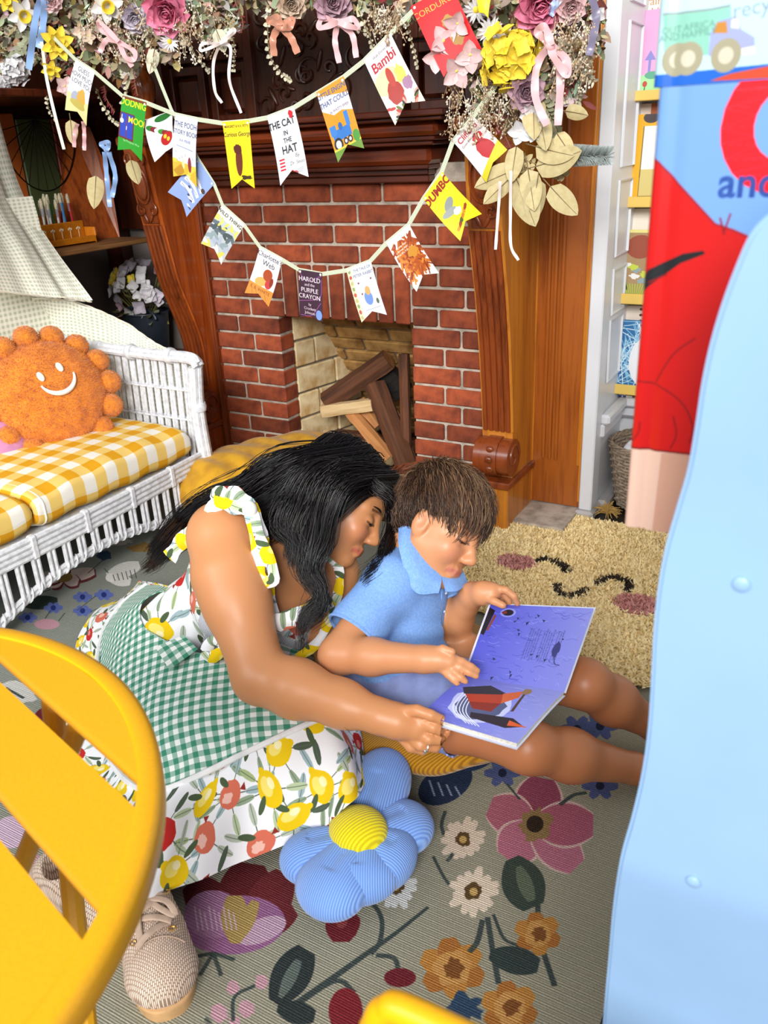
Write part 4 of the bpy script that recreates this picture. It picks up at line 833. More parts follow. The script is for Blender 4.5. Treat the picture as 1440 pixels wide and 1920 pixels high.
# background mass of dried foliage
fo = MB(); q = random.Random(21); pal = ['#b3a287', '#8d8066', '#c9bb9e', '#747054', '#a08a6a', '#8a3a36', '#ddd2ba', '#5a5a42', '#bfb296', '#84683f', '#d6ccb6', '#9fa287', '#cbb39a']
def inmass(x, y):
    top = 112 - 60 * abs(math.sin(x * .02)) * .4
    if x < 330: return y < 140 - (x - 120) ** 2 / 1500 + 22 * math.sin(x * .06)
    if x < 450: return y < 75 + 14 * math.sin(x * .1)
    if x < 840: return y < 22 + 18 * math.sin(x * .05)
    return y < (230 if x < 1010 else 190 if x < 1095 else 95) and y > -40 and (x > 880 or y < 70) and (x > 930 or y < 215 - (930 - x) * 1.2)
cnt = 0
while cnt < 7000:
    x, y = q.uniform(-60, 1130), q.uniform(-70, 240)
    if not inmass(x, y): continue
    if 430 < x < 870 and y > 60 and q.random() < .8: continue
    cnt += 1; p = P(x, y, Y=YG + q.uniform(.0, .09)); col = lin(q.choice(pal)); fo.col = tuple(c * q.uniform(.7, 1.15) for c in col)
    d = Vector((q.gauss(0, 1), q.gauss(-.6, .5), q.gauss(-.4, .9))).normalized(); L = q.uniform(.014, .05); leafmb(fo, L, L * q.choice((.25, .4, .6)), Matrix.Translation(p) @ frame((0, 0, 0), d, camdir(p, q.uniform(-.7, .7), 0, q.uniform(-.5, .5))), .3, .25, 3, .9, .15, 2)
fm = attrmat('dried_foliage', 'Col', .8); o = put('dried_foliage', fo, fm, kind='stuff', label='dried brown and sage foliage filling the mantel garland behind the flowers', cat='foliage', angle=None)
o = None
bb = MB(); q = random.Random(4)                               # baby's-breath twigs
for i in range(420):
    z_ = q.random(); x, y = ((q.uniform(150, 430), q.uniform(0, 100)) if z_ < .35 else (q.uniform(840, 960), q.uniform(135, 235)) if z_ < .65 else (q.uniform(690, 750), q.uniform(0, 50)) if z_ < .8 else (q.uniform(1040, 1110), q.uniform(20, 150)))
    p = P(x, y, Y=YG - .02 - q.uniform(0, .05)); d = Vector((q.gauss(0, .6), q.uniform(-.4, .2), -1)).normalized(); L = q.uniform(.02, .05); bb.col = lin(q.choice(('#d8cbb2', '#c3ab8d', '#e8dfcf', '#a58a68'))); bb.tube([p, p + d * L], .0009, 4)
    for k in range(5): bb.ell(p + d * L * (.4 + .15 * k) + Vector((q.uniform(-.007, .007), q.uniform(-.004, .004), q.uniform(-.007, .007))), q.uniform(.0018, .0034), n=6, m=4)
put('dried_twigs', bb, attrmat('dried_twig', 'Col', .8), kind='stuff', label='pale baby-breath twigs scattered along the garland', cat='foliage', angle=None)
# ribbons -----------------------------------------------------------------------------------
def satin(name, col): return plain(name, col, .28, .05, 20, sheen=.4)
SAT = {k: satin('satin_' + k, c) for k, c in dict(blue='#8fb2e6', pink='#eebcc0', copper='#c98a70', white='#f1e4e0', plum='#7d7690', paleblue='#a9c3ef').items()}
def ribbon_strip(pts, w, tw=.0, y=YG - .07, n=44):
    """flat ribbon through pixel points; it ripples in depth"""
    W3 = spline([P(*q, Y=y + .012 * math.sin(i * 1.7)) for i, q in enumerate(pts)], n); mb = MB(); vs = []
    for i, p in enumerate(W3):
        d = (W3[min(i + 1, n - 1)] - W3[max(i - 1, 0)]).normalized(); s = d.cross(camdir(p)).normalized(); a = tw * math.sin(i * .25); s = s * math.cos(a) + camdir(p).normalized() * math.sin(a)
        for k in (-1, 0, 1): vs.append(p + s * w / 2 * k)
    mb.add(vs, [(i * 3 + k, i * 3 + k + 1, i * 3 + k + 4, i * 3 + k + 3) for i in range(n - 1) for k in (0, 1)]); return mb
def bow(label, col, w, loops, tails, knot, y=YG - .07):
    t = thing('ribbon_bow', label, 'ribbon', P(*knot, Y=y), 'ribbons tied on the garland')
    for l in loops: put('loop', ribbon_strip(l, w, .75, y), SAT[col], t, angle=None).modifiers.new('thickness', 'SOLIDIFY').thickness = .0006
    for l in tails: put('tail', ribbon_strip(l, w, .55, y), SAT[col], t, angle=None).modifiers.new('thickness', 'SOLIDIFY').thickness = .0006
    if loops: put('knot', MB().ell(P(*knot, Y=y), (w * .6, w * .5, w * .6), n=10, m=8), SAT[col], t)
bow('pink satin bow in front of the pale eucalyptus on the left', 'pink', .016, [[(222, 78), (190, 55), (188, 42), (222, 78)], [(222, 78), (250, 95), (252, 110), (236, 108), (222, 78)]], [[(222, 78), (200, 75), (187, 98)], [(222, 78), (235, 105), (248, 125)]], (222, 78))
bow('thin white-pink bow with long tails in front of the dark panelled door', 'white', .009, [[(412, 82), (436, 55), (438, 62), (412, 82)], [(412, 82), (380, 82), (378, 95), (412, 82)]], [[(412, 82), (400, 120), (403, 170), (416, 193)], [(412, 82), (432, 90), (430, 150), (452, 212)]], (412, 82))
bow('copper satin bow in front of the dark carved panel', 'copper', .02, [[(524, 48), (505, 38), (522, 34), (524, 48)], [(524, 48), (548, 38), (540, 52), (524, 48)]], [[(524, 48), (512, 72), (514, 105)], [(524, 48), (545, 70), (558, 100)]], (524, 48))
bow('pink satin bow with two tails at the centre of the garland', 'pink', .016, [[(634, 42), (605, 34), (600, 52), (634, 42)], [(634, 42), (662, 36), (668, 52), (634, 42)]], [[(634, 42), (628, 75), (636, 118)], [(634, 42), (660, 65), (668, 108)]], (634, 42))
bow('large pink satin bow with long tails over the gold leaves', 'pink', .02, [[(1032, 85), (1008, 60), (1022, 52), (1034, 85)], [(1032, 85), (1060, 110), (1064, 140), (1040, 110), (1032, 85)]], [[(1032, 85), (1008, 120), (1004, 180), (1025, 235)], [(1032, 85), (1050, 140), (1046, 235)]], (1032, 85))
bow('blue satin ribbon with two tails hanging at the left', 'blue', .022, [], [[(78, -10), (66, 40), (54, 130)], [(84, 0), (80, 50), (72, 90)]], (78, 0))
bow('blue satin bow hanging below the shelf beside the gold leaf', 'blue', .016, [[(200, 282), (190, 270), (204, 268), (200, 282)]], [[(196, 285), (200, 330), (206, 388)], [(204, 285), (216, 330), (210, 370)]], (200, 280))
bow('pink ribbon tails hanging below the first white pennant', 'pink', .013, [], [[(145, 232), (140, 250), (139, 276)], [(156, 228), (158, 250), (158, 282)]], (150, 230))
bow('pale blue ribbon end in front of the pink peony at the right', 'paleblue', .022, [], [[(1052, -12), (1030, 28)]], (1040, 5))
bow('grey-plum ribbon hanging beside the white post', 'plum', .018, [], [[(1108, -12), (1118, 30), (1112, 70), (1104, 104)]], (1108, 0))
bow('thin white ribbon tails hanging in front of the golden wood', 'white', .008, [], [[(938, 340), (934, 400), (929, 468)], [(958, 320), (957, 400), (958, 460), (972, 488)]], (950, 330))
# pennant strings -----------------------------------------------------------------------------
def fc(bg_, w=170, h=290): return Canvas(w, h, bg_)
ART = {}
c = fc('#e9eaf2'); c.rect(0, 175, 170, 290, '#e6dfa0'); c.ell(62, 190, 34, 40, '#aab0c4'); c.ell(105, 175, 36, 50, '#d5a94e', wob=.3); c.ell(85, 215, 60, 22, '#c4b45c'); [c.text(s, 85, 32 + 34 * i, 34, '#2a2a38') for i, s in enumerate(('GUESS', 'HOW MUCH', 'I LOVE YOU'))]; ART['guess'] = c
c = fc('#2c9a2c'); c.rect(0, 80, 100, 215, '#6d2f2a'); c.rect(8, 85, 92, 206, '#2a44b4'); c.rect(46, 85, 52, 206, '#7c2a48'); [c.ell(14 + (i * 37) % 74, 95 + (i * 53) % 104, 2.5, col='#e8ecff') for i in range(18)]; c.ell(16, 125, 13, col='#e9ecfa'); c.text('GOODNIGHT', 92, 28, 46, '#f5ea1f', bold=.02); c.text('MOON', 128, 110, 44, '#f5ea1f', bold=.02); c.text('by Margaret Wise', 90, 222, 15, '#e6f2d8'); c.rect(0, 0, 170, 12, '#7a3b1c'); ART['moon'] = c
c = fc('#ecebf2'); [c.ell(30 + i * 22, 70 + i * 20, 30, 16, ('#2f7a2c', '#7d1f2c', '#e8e4da', '#3e8f3a', '#8a2632')[i % 5], rot=.8) for i in range(6)]; c.ell(120, 195, 42, 48, '#b81f24'); c.ell(112, 175, 12, 16, '#d7c83a'); c.ell(130, 205, 12, 16, '#d7c83a'); c.ell(110, 30, 50, 26, '#1f6a26'); ART['leafy'] = c
c = fc('#d3d8f0'); c.rect(0, 205, 170, 290, '#d9b43a'); [c.ell(14 + (i * 47) % 150, 205 + (i * 29) % 80, 22, 9, ('#e6cc4e', '#b98a24', '#efe0a2')[i % 3], rot=i) for i in range(16)]; c.ell(120, 205, 13, 34, '#8a2f3a'); c.text('THE POOH', 85, 40, 33, '#23263c'); c.text('STORY BOOK', 85, 74, 29, '#23263c'); c.text('A.A. MILNE', 85, 108, 17, '#3a3f58'); c.line([(25, 135), (145, 140)], 1.5, '#3a3f58'); [c.line([(20 + (i * 41) % 140, 160 + (i * 17) % 40), (24 + (i * 41) % 140, 168 + (i * 17) % 40)], 2, '#4a5070') for i in range(8)]; ART['story'] = c
c = fc('#8ea6dd'); [c.curve([(20, 90 + 42 * i), (80, 80 + 42 * i), (150, 104 + 42 * i)], 22, '#e9ebf4') for i in range(3)]; [c.line([(30 + k * 9, 86 + 42 * i + k), (35 + k * 9, 88 + 42 * i + k)], 5, '#5b6488') for i in range(3) for k in range(12)]; [c.ell((i * 61) % 160 + 6, 30 + (i * 83) % 210, 8 + i % 4 * 3, 6, ('#2f3f66', '#e9ebf4', '#3b4a70')[i % 3], wob=.6) for i in range(13)]; c.ell(150, 90, 16, 13, '#4a3b3c'); ART['blue'] = c
c = fc('#f2d51c'); c.text("MARGRET & H.A. REY'S", 85, 22, 15, '#33281a', bold=.015); c.text('Curious George', 85, 56, 27, '#2b2a20', bold=.012, shear=.2); c.ell(80, 170, 24, 66, '#6a2f1e', rot=.1); c.ell(78, 120, 26, 22, '#5a2519', wob=.2); c.ell(120, 242, 40, 9, '#3d3216', wob=.7); ART['yellow'] = c
c = fc('#e9e6da'); c.rect(0, 62, 170, 290, '#b9c2c6'); [c.ell((i * 43) % 165, 80 + (i * 67) % 205, 30, 12, ('#d9cf62', '#5d6a72', '#8fa0a8', '#e3e3dc', '#48545a', '#a9b4c6')[i % 6], rot=i * .7) for i in range(34)]; [c.ell((i * 37) % 150 + 10, 62 + (i * 7) % 44, 20, 7, '#e0d264', rot=i) for i in range(9)]; c.text('WILD THINGS', 85, 30, 30, '#1c1c1c', bold=.02); ART['wild'] = c
c = fc('#e8e8f2'); c.rect(0, 205, 170, 290, '#d98a34'); c.ell(75, 180, 42, 26, '#e0a95a', rot=-.3); c.ell(105, 130, 32, 34, '#a8461f'); c.ell(125, 178, 22, 26, '#c03a3a'); c.ell(140, 160, 12, 26, '#8a2f1a'); c.text("Charlotte's", 88, 30, 40, '#23232c', bold=.005); c.text('Web', 92, 72, 44, '#23232c', bold=.005); c.text('E. B. WHITE', 85, 228, 26, '#7a4312', bold=.01); [c.line([(20 + i * 30, 215), (60 + i * 30, 285)], 3, '#b0661f') for i in range(4)]; ART['web'] = c
c = fc('#3a1c33'); c.curve([(0, 10), (60, 60), (165, 20)], 3, '#a25aa4'); c.curve([(165, 40), (150, 150), (0, 190)], 3, '#a25aa4'); c.curve([(10, 275), (90, 265), (160, 180)], 3, '#a25aa4'); [c.text(s, 78, y, z, '#efe6ea', bold=.008) for s, y, z in (('HAROLD', 52, 39), ('and the', 84, 25), ('PURPLE', 118, 38), ('CRAYON', 156, 38), ('by', 202, 22), ('Crockett', 228, 24), ('Johnson', 254, 24))]; c.ell(145, 255, 22, 30, '#7796d8'); ART['purple'] = c
c = fc('#dfe2f0'); c.rect(0, 0, 30, 290, '#dcd7b4'); [c.ell(15, 20 + i * 31, 9, 11, ('#8aa06a', '#c0544a', '#b9b27e')[i % 3], wob=.5) for i in range(9)]; c.text('THE TALE OF', 100, 24, 20, '#333850'); c.text('PETER RABBIT', 100, 52, 22, '#333850'); c.ell(92, 178, 26, 38, '#6d8ed6'); c.ell(98, 140, 17, 24, '#cda265'); c.ell(142, 205, 9, 15, '#5a6a50'); [c.ell(x, y, 6, 5, '#7a3a3c', wob=.8) for x, y in ((55, 90), (140, 85), (60, 150))]; c.line([(50, 238), (150, 235)], 1.5, '#4a4f68'); ART['tale'] = c
c = fc('#e8e5e2'); q = random.Random(3); c.ell(88, 135, 62, 100, '#b35a1c', rot=-.25, wob=.2)
for i in range(170): a = q.uniform(15, 155); b = q.uniform(28, 215); c.line([(a, b), (a + q.uniform(-40, 40), b + q.uniform(10, 60))], q.uniform(6, 14), q.choice(('#b0521a', '#c86a1f', '#8f3a12', '#d4832c', '#a4461a')))
[c.text(s, 70, 62 + 17 * i, 15, '#fbf6f0', bold=.02) for i, s in enumerate(('Brown Bear,', 'Brown Bear,', 'What Do You See?'))]; c.ell(112, 120, 34, 26, '#c98a2c', wob=.4); c.rect(0, 0, 170, 22, '#e8e5e2'); ART['brown'] = c
c = fc('#f0dc1e'); c.ell(85, 130, 38, 22, '#8e9490', rot=-.4); c.ell(60, 160, 46, 18, '#9aa09c', rot=.2); c.ell(95, 185, 24, 18, '#dfe2dd', wob=.3); [c.ell(40 + i * 20, 245 - i * 9, 18, 8, ('#d48f22', '#9a3a1c', '#4a5a22', '#c47a1c')[i % 4], rot=-.5, wob=.5) for i in range(6)]; c.text('DUMBO', 85, 42, 56, '#8f1d14', bold=.04); ART['jumbo'] = c
c = fc('#e0d6d6'); c.ell(105, 175, 40, 72, '#b3161e', rot=-.2, wob=.1); c.ell(110, 95, 30, 30, '#b3161e', wob=.2); c.poly([(0, 250), (170, 200), (170, 290), (0, 290)], '#cfc31f'); c.text('Clifford', 85, 36, 44, '#a3121a', bold=.02); c.text('Goes to Story Time', 88, 70, 18, '#2a2426'); ART['red'] = c
c = fc('#d6161c'); c.text('CORDUROY', 85, 46, 33, '#f0d24a', bold=.0); c.ell(105, 125, 26, 28, '#b08a3c', wob=.3); c.ell(110, 185, 28, 40, '#a57d34', wob=.2); ART['cord'] = c
c = fc('#ecdfe0'); c.ell(60, 135, 70, 50, '#efe3a0'); c.ell(70, 190, 38, 46, '#a4281c', wob=.2); c.ell(80, 130, 17, 40, '#b2321f'); c.ell(130, 150, 26, 44, '#c9c85a', wob=.5); c.ell(140, 190, 26, 24, '#a37a9a', wob=.4); c.rect(0, 232, 170, 290, '#e5dcc8'); [c.ell((i * 53) % 165, 225 + (i * 23) % 60, 17, 6, ('#b0332a', '#5a6a2c', '#231c1a', '#d79a8a')[i % 4], rot=i) for i in range(18)]; c.text("Walt Disney's", 85, 26, 15, '#28324e'); c.text('Bambi', 85, 62, 54, '#a8141c', bold=.02); ART['fawn'] = c
c = fc('#dd9326'); c.poly([(0, 20), (170, 60), (170, 130), (110, 110), (60, 115), (0, 80)], '#e3dff0'); c.rect(18, 172, 130, 215, '#3a78c4'); c.rect(10, 150, 46, 190, '#3f7fcc'); c.rect(112, 120, 136, 178, '#3f7fcc'); c.ell(75, 165, 13, 16, '#2f68b0'); [c.ell(x, 228, r_, col='#2b2b30') for x, r_ in ((36, 27), (84, 14), (112, 14))]; [c.ell(x, 228, r_, col='#c9cfdc') for x, r_ in ((36, 17), (84, 8), (112, 8))]; c.rect(0, 242, 170, 250, '#d7c64a'); c.rect(0, 250, 170, 290, '#6f9440'); c.ell(150, 228, 20, 24, '#4e9440'); c.text('LITTLE ENGINE', 88, 26, 27, '#5a6488', bold=.03); c.text('THAT COULD', 88, 62, 29, '#5a6488', bold=.03); c.text('by WATTY PIPER', 100, 100, 16, '#4a3a3a'); ART['engine'] = c
c = fc('#e9eaf2'); [c.text(s, x, y, z, '#15151a', bold=.025) for s, x, y, z in (('THE CAT', 74, 48, 40), ('IN', 88, 88, 27), ('THE', 90, 118, 27), ('HAT', 92, 156, 46))]; c.text('By', 128, 188, 24, '#15151a', shear=.2); c.text('Dr. Seuss', 122, 216, 22, '#15151a', shear=.2); [c.rect(18, 186 + 14 * i, 52, 193 + 14 * i, '#c8202a') for i in range(4)]; c.ell(92, 258, 22, 14, '#c8202a', wob=.6); [c.curve([(30 + i * 20, 282), (70 + i * 20, 262), (150, 240 + i * 8)], 1.6, '#3a3a42') for i in range(3)]; c.ell(140, 22, 14, 16, '#c8202a', wob=.4); ART['hat'] = c
c = fc('#e3d21e'); c.text('normal', 85, 60, 30, '#4a6a2c'); ART['tiny'] = c
PEN = [('guess', (142, 112), (178, 135), (122, 206), (163, 236), .12, 'white pennant with dark lettering and a tan hill, first from the left'), ('moon', (230, 179), (275, 192), (223, 281), (264, 303), .12, 'green pennant with a blue window picture and yellow lettering'), ('story', (329, 214), (371, 223), (325, 331), (370, 352), .12, 'pale lilac pennant with lettering above a yellow field'), ('yellow', (417, 229), (467, 225), (432, 354), (480, 353), .14, 'plain yellow pennant with a brown shape'), ('hat', (501, 219), (551, 200), (527, 348), (577, 332), .16, 'white pennant with bold black lettering and red stripes'), ('engine', (593, 174), (644, 143), (632, 305), (685, 278), .16, 'orange pennant with a blue steam engine'), ('fawn', (682, 113), (732, 62), (743, 235), (796, 189), .15, 'white pennant with red lettering over red and green shapes'), ('cord', (770, 12), (846, -30), (834, 145), (902, 92), .14, 'red pennant with yellow lettering behind the pink blossoms')]
PEN2 = [('leafy', (270, 226), (324, 206), (290, 304), (330, 272), .05, 'white pennant with green leaves and a red circle'), ('blue', (370, 297), (402, 345), (317, 360), (348, 407), .14, 'blue pennant with white banners'), ('wild', (416, 385), (459, 422), (379, 456), (413, 497), .14, 'white-topped pennant with grey and yellow foliage'), ('web', (487, 463), (529, 485), (460, 549), (502, 576), .14, 'white pennant with an orange lower half'), ('purple', (560, 505), (604, 512), (560, 594), (607, 603), .06, 'dark plum pennant with white lettering and a purple line'), ('tale', (649, 505), (695, 488), (680, 604), (724, 591), .14, 'pale pennant with a patterned strip and a blue shape'), ('brown', (724, 455), (767, 420), (781, 547), (824, 512), .16, 'white pennant with orange-brown brush strokes'), ('jumbo', (793, 372), (829, 322), (863, 452), (904, 401), .15, 'yellow pennant with red lettering and grey shapes'), ('red', (848, 264), (888, 219), (913, 342), (950, 281), .1, 'pinkish pennant with a red shape and yellow end')]
card = plain('paper_back', '#e9e6dc', .8)
def pennant(key, tl, tr, bl, br, nd, label, parent, y):
    A = [P(*p, Y=y + dy) for p, dy in ((tl, 0), (tr, .002), (bl, -.014), (br, -.008))]; nu, nv = 12, 10; vs = []; uv = []; sd = len(key) * 1.3
    for j in range(nv + 1):
        for i in range(nu + 1):
            s = i / nu; t = j / nv * (1 - nd * (1 - abs(2 * s - 1)) * 1.0); p = A[0].lerp(A[1], s).lerp(A[2].lerp(A[3], s), t); p = p + Vector((0, .006 * math.sin(s * 3.1 + sd) * t - .008 * math.sin(t * 3) * math.cos(sd), 0)); vs.append(p); uv.append((s, 1 - t))
    mb = MB(); mb.add(vs, [(j * (nu + 1) + i, (j + 1) * (nu + 1) + i, (j + 1) * (nu + 1) + i + 1, j * (nu + 1) + i + 1) for j in range(nv) for i in range(nu)], uv)
    o = put('pennant', mb, imgmat('pennant_' + key, ART[key].noise(.03).image('print_' + key), .45), parent, angle=None, label=label); m = o.modifiers.new('thickness', 'SOLIDIFY'); m.thickness = .0008; m.offset = 0
    for p in (A[0].lerp(A[1], .07).lerp(A[2], .04), A[0].lerp(A[1], .93).lerp(A[3], .04)): put('eyelet', MB().ell(p + Vector((0, -.001, 0)), (.004, .001, .004), n=10, m=6), card, o, local=True)
gri = gingham('green_gingham_ribbon', '#eef0e2', '#c9d2b4', '#9aa878', .0042)
def bunting(label, pts, pens, y):
    t = thing('pennant_bunting', label, 'bunting', P(*pts[0], Y=y)); W3 = []
    for a, b in zip(pts, pts[1:]): W3 += [P(a[0] + (b[0] - a[0]) * k / 6, a[1] + (b[1] - a[1]) * k / 6, Y=y + .003) for k in range(6)]
    W3.append(P(*pts[-1], Y=y + .003)); mb = MB(); vs = []; uv = []; L = 0
    for i, p in enumerate(W3):
        d = (W3[min(i + 1, len(W3) - 1)] - W3[max(i - 1, 0)]).normalized(); s = d.cross(Vector((0, -1, 0))).normalized(); L += (p - W3[i - 1]).length if i else 0
        for k in (-1, 1): vs.append(p + s * .0062 * k + Vector((0, -.001, 0))); uv.append((L, .0065 * (k + 1)))
    mb.add(vs, [(2 * i, 2 * i + 1, 2 * i + 3, 2 * i + 2) for i in range(len(W3) - 1)], uv); put('gingham_ribbon', mb, gri, t, angle=None).modifiers.new('thickness', 'SOLIDIFY').thickness = .0006
    for p in pens: pennant(*p, t, y)
up = [(100, 70), (142, 112), (178, 135), (230, 180), (273, 192), (330, 215), (371, 224), (417, 231), (467, 227), (501, 221), (551, 202), (593, 176), (644, 145), (682, 115), (732, 64), (773, 22), (846, -26)]
lo = [(284, 110), (303, 160), (322, 207), (352, 260), (372, 299), (402, 346), (418, 386), (458, 422), (488, 464), (528, 486), (561, 506), (604, 514), (650, 507), (694, 490), (725, 456), (766, 422), (794, 373), (828, 324), (849, 266), (886, 221), (930, 160)]
bunting('upper bunting of book-cover pennants on green gingham ribbon across the mantel', up, PEN, YG - .06)
bunting('lower bunting of book-cover pennants drooping in front of the red bricks', lo, PEN2, YG - .045)
st = thing('gingham_streamer', 'loose green gingham ribbon end hanging left of the first pennant', 'ribbon', P(80, 75, Y=YG - .06)); so_ = put('strip', ribbon_strip([(78, 78), (88, 150), (104, 220), (120, 280)], .010, .1), gri, st, angle=None)
yp = thing('paper_pennant', 'tiny yellow paper pennant high beside the white daisies', 'pennant', P(905, 0, Y=YG - .05)); pennant('tiny', (893, -18), (922, -10), (900, 24), (914, 34), .1, None, yp, YG - .06)
# ================================================================ PEOPLE
class SDF:
    """sampled distance field; smooth unions of tapered limbs and ellipsoids become one continuous skin"""
    def __init__(s, lo, hi, h):
        s.h = h; s.lo = np.array(lo, np.float32); s.n = np.ceil((np.array(hi) - np.array(lo)) / h).astype(int) + 1; s.ax = [s.lo[i] + h * np.arange(s.n[i], dtype=np.float32) for i in range(3)]; s.f = np.full(s.n, .08, np.float32)
    def _blk(s, lo, hi):
        i0 = np.clip(np.floor((np.array(lo) - s.lo) / s.h).astype(int), 0, s.n); i1 = np.clip(np.ceil((np.array(hi) - s.lo) / s.h).astype(int) + 1, 0, s.n); sl = tuple(slice(a, b) for a, b in zip(i0, i1))
        return sl, (s.ax[0][sl[0]][:, None, None], s.ax[1][sl[1]][None, :, None], s.ax[2][sl[2]][None, None, :])
    def put(s, fn, lo, hi, k, op='u'):
        m = .03 + k; sl, (X, Y, Z) = s._blk(np.array(lo) - m, np.array(hi) + m)
        if any(a.stop <= a.start for a in sl): return s
        d = fn(X, Y, Z); a = s.f[sl]
        if op == 'u': hh = np.maximum(k - np.abs(a - d), 0) / max(k, 1e-6); s.f[sl] = np.minimum(a, d) - hh * hh * k * .25
        elif op == 's': d = -d; hh = np.maximum(k - np.abs(a - d), 0) / max(k, 1e-6); s.f[sl] = np.maximum(a, d) + hh * hh * k * .25
        return s
    def cone(s, a, b, ra, rb, k=.02, op='u'):
        a = np.array(a, np.float32); b = np.array(b, np.float32); ab = b - a; L2 = max(float(ab @ ab), 1e-9); r = max(ra, rb)
        def fn(X, Y, Z):
            px, py, pz = X - a[0], Y - a[1], Z - a[2]; t = np.clip((px * ab[0] + py * ab[1] + pz * ab[2]) / L2, 0, 1); return np.sqrt((px - t * ab[0]) ** 2 + (py - t * ab[1]) ** 2 + (pz - t * ab[2]) ** 2) - (ra + (rb - ra) * t)
        return s.put(fn, np.minimum(a, b) - r, np.maximum(a, b) + r, k, op)
    def chain(s, pts, rs, k=.015):
        for i in range(len(pts) - 1): s.cone(pts[i], pts[i + 1], rs[i], rs[i + 1], k)
        return s
    def ell(s, c, r, M=None, k=.02, op='u'):
        c = np.array(c, np.float32); r = np.array(r if hasattr(r, '__len__') else (r, r, r), np.float32); A = np.eye(3) if M is None else np.array(M)[:3, :3]; mr = float(r.max())
        def fn(X, Y, Z):
            p = (X - c[0], Y - c[1], Z - c[2]); q = [p[0] * A[0, i] + p[1] * A[1, i] + p[2] * A[2, i] for i in range(3)]
            k0 = np.sqrt((q[0] / r[0]) ** 2 + (q[1] / r[1]) ** 2 + (q[2] / r[2]) ** 2); k1 = np.sqrt((q[0] / r[0] ** 2) ** 2 + (q[1] / r[1] ** 2) ** 2 + (q[2] / r[2] ** 2) ** 2); return k0 * (k0 - 1) / np.maximum(k1, 1e-6)
        return s.put(fn, c - mr, c + mr, k, op)
    def at(s, p):
        q = (np.asarray(p) - s.lo) / s.h; i = np.clip(q.astype(int), 0, s.n - 2); t = q - i; f = s.f; v = 0
        for dx in (0, 1):
            for dy in (0, 1):
                for dz in (0, 1): v = v + f[i[:, 0] + dx, i[:, 1] + dy, i[:, 2] + dz] * np.where(dx, t[:, 0], 1 - t[:, 0]) * np.where(dy, t[:, 1], 1 - t[:, 1]) * np.where(dz, t[:, 2], 1 - t[:, 2])
        return v
    def surface(s, smooth=2, level=0.0):
        f = s.f - level; n = s.n; ins = f < 0; c8 = [ins[dx:n[0] - 1 + dx, dy:n[1] - 1 + dy, dz:n[2] - 1 + dz] for dx in (0, 1) for dy in (0, 1) for dz in (0, 1)]
        cnt = sum(c.astype(np.int8) for c in c8); I = np.argwhere((cnt > 0) & (cnt < 8)); idx = np.full(n - 1, -1, np.int32); idx[tuple(I.T)] = np.arange(len(I)); P_ = np.zeros((len(I), 3), np.float64); W_ = np.zeros(len(I))
        F = {}
        for dx in (0, 1):
            for dy in (0, 1):
                for dz in (0, 1): F[dx, dy, dz] = f[I[:, 0] + dx, I[:, 1] + dy, I[:, 2] + dz]
        for ax in range(3):
            for u in (0, 1):
                for v in (0, 1):
                    a = [0, 0, 0]; o = [i for i in range(3) if i != ax]; a[o[0]], a[o[1]] = u, v; b = list(a); b[ax] = 1; fa, fb = F[tuple(a)], F[tuple(b)]; m = (fa < 0) != (fb < 0); t = np.where(m, fa / np.where(m, fa - fb, 1), 0); q = np.tile(np.array(a, float), (len(I), 1)); q[:, ax] = t; P_ += q * m[:, None]; W_ += m
        V = s.lo + s.h * (I + P_ / np.maximum(W_, 1)[:, None]); Q = []
        for ax in range(3):
            o = [(1, 2), (2, 0), (0, 1)][ax]; sl0 = [slice(1, -1)] * 3; sl0[ax] = slice(0, -1); sl1 = list(sl0); sl1[ax] = slice(1, None); A = ins[tuple(sl0)]; B = ins[tuple(sl1)]
            for flip, m in ((False, A & ~B), (True, B & ~A)):
                J = np.argwhere(m); 
                if not len(J): continue
                base = J + 1; base[:, ax] -= 1; c = []
                for du, dv in ((-1, -1), (0, -1), (0, 0), (-1, 0)): k = base.copy(); k[:, o[0]] += du; k[:, o[1]] += dv; c.append(idx[k[:, 0], k[:, 1], k[:, 2]])
                q = np.stack(c[::-1] if flip else c, 1); Q.append(q)
        Q = np.concatenate(Q); Q = Q[(Q >= 0).all(1)]
        for _ in range(smooth):
            acc = np.zeros_like(V); w = np.zeros(len(V))
            for i in range(4): np.add.at(acc, Q[:, i], V[Q[:, (i + 1) % 4]] + V[Q[:, i - 1]]); np.add.at(w, Q[:, i], 2)
            V = V * .4 + .6 * acc / np.maximum(w, 1)[:, None]
        return V, Q
def npmesh(name, V, Q, col=None, uv=None, mi=None):
    m = bpy.data.meshes.new(name); m.vertices.add(len(V)); m.vertices.foreach_set('co', V.astype(np.float32).ravel()); m.loops.add(Q.size); m.loops.foreach_set('vertex_index', Q.astype(np.int32).ravel()); m.polygons.add(len(Q)); m.polygons.foreach_set('loop_start', np.arange(len(Q), dtype=np.int32) * 4); m.update(calc_edges=True); m.validate()
    m.polygons.foreach_set('use_smooth', [True] * len(m.polygons))
    if col is not None: ca = m.color_attributes.new('Col', 'FLOAT_COLOR', 'POINT'); a = np.ones((len(V), 4), np.float32); a[:, :3] = col; ca.data.foreach_set('color', a.ravel())
    if uv is not None: ul = m.uv_layers.new(name='UVMap'); ul.data.foreach_set('uv', uv[Q.ravel()].astype(np.float32).ravel())
    if mi is not None: m.polygons.foreach_set('material_index', mi.astype(np.int32))
    m.update(); return m
def keep(V, Q, mask):
    """drop faces that have no kept vertex; returns the compacted mesh and the map of old indices"""
    Q = Q[mask[Q].all(1)]; u, inv = np.unique(Q.ravel(), return_inverse=True); return V[u], inv.reshape(-1, 4), u
D = lambda t: np.array(PD(*t))
CR, CD, CF = R[:, 0], R[:, 1], R[:, 2]                       # camera right, down, forward, to turn heads
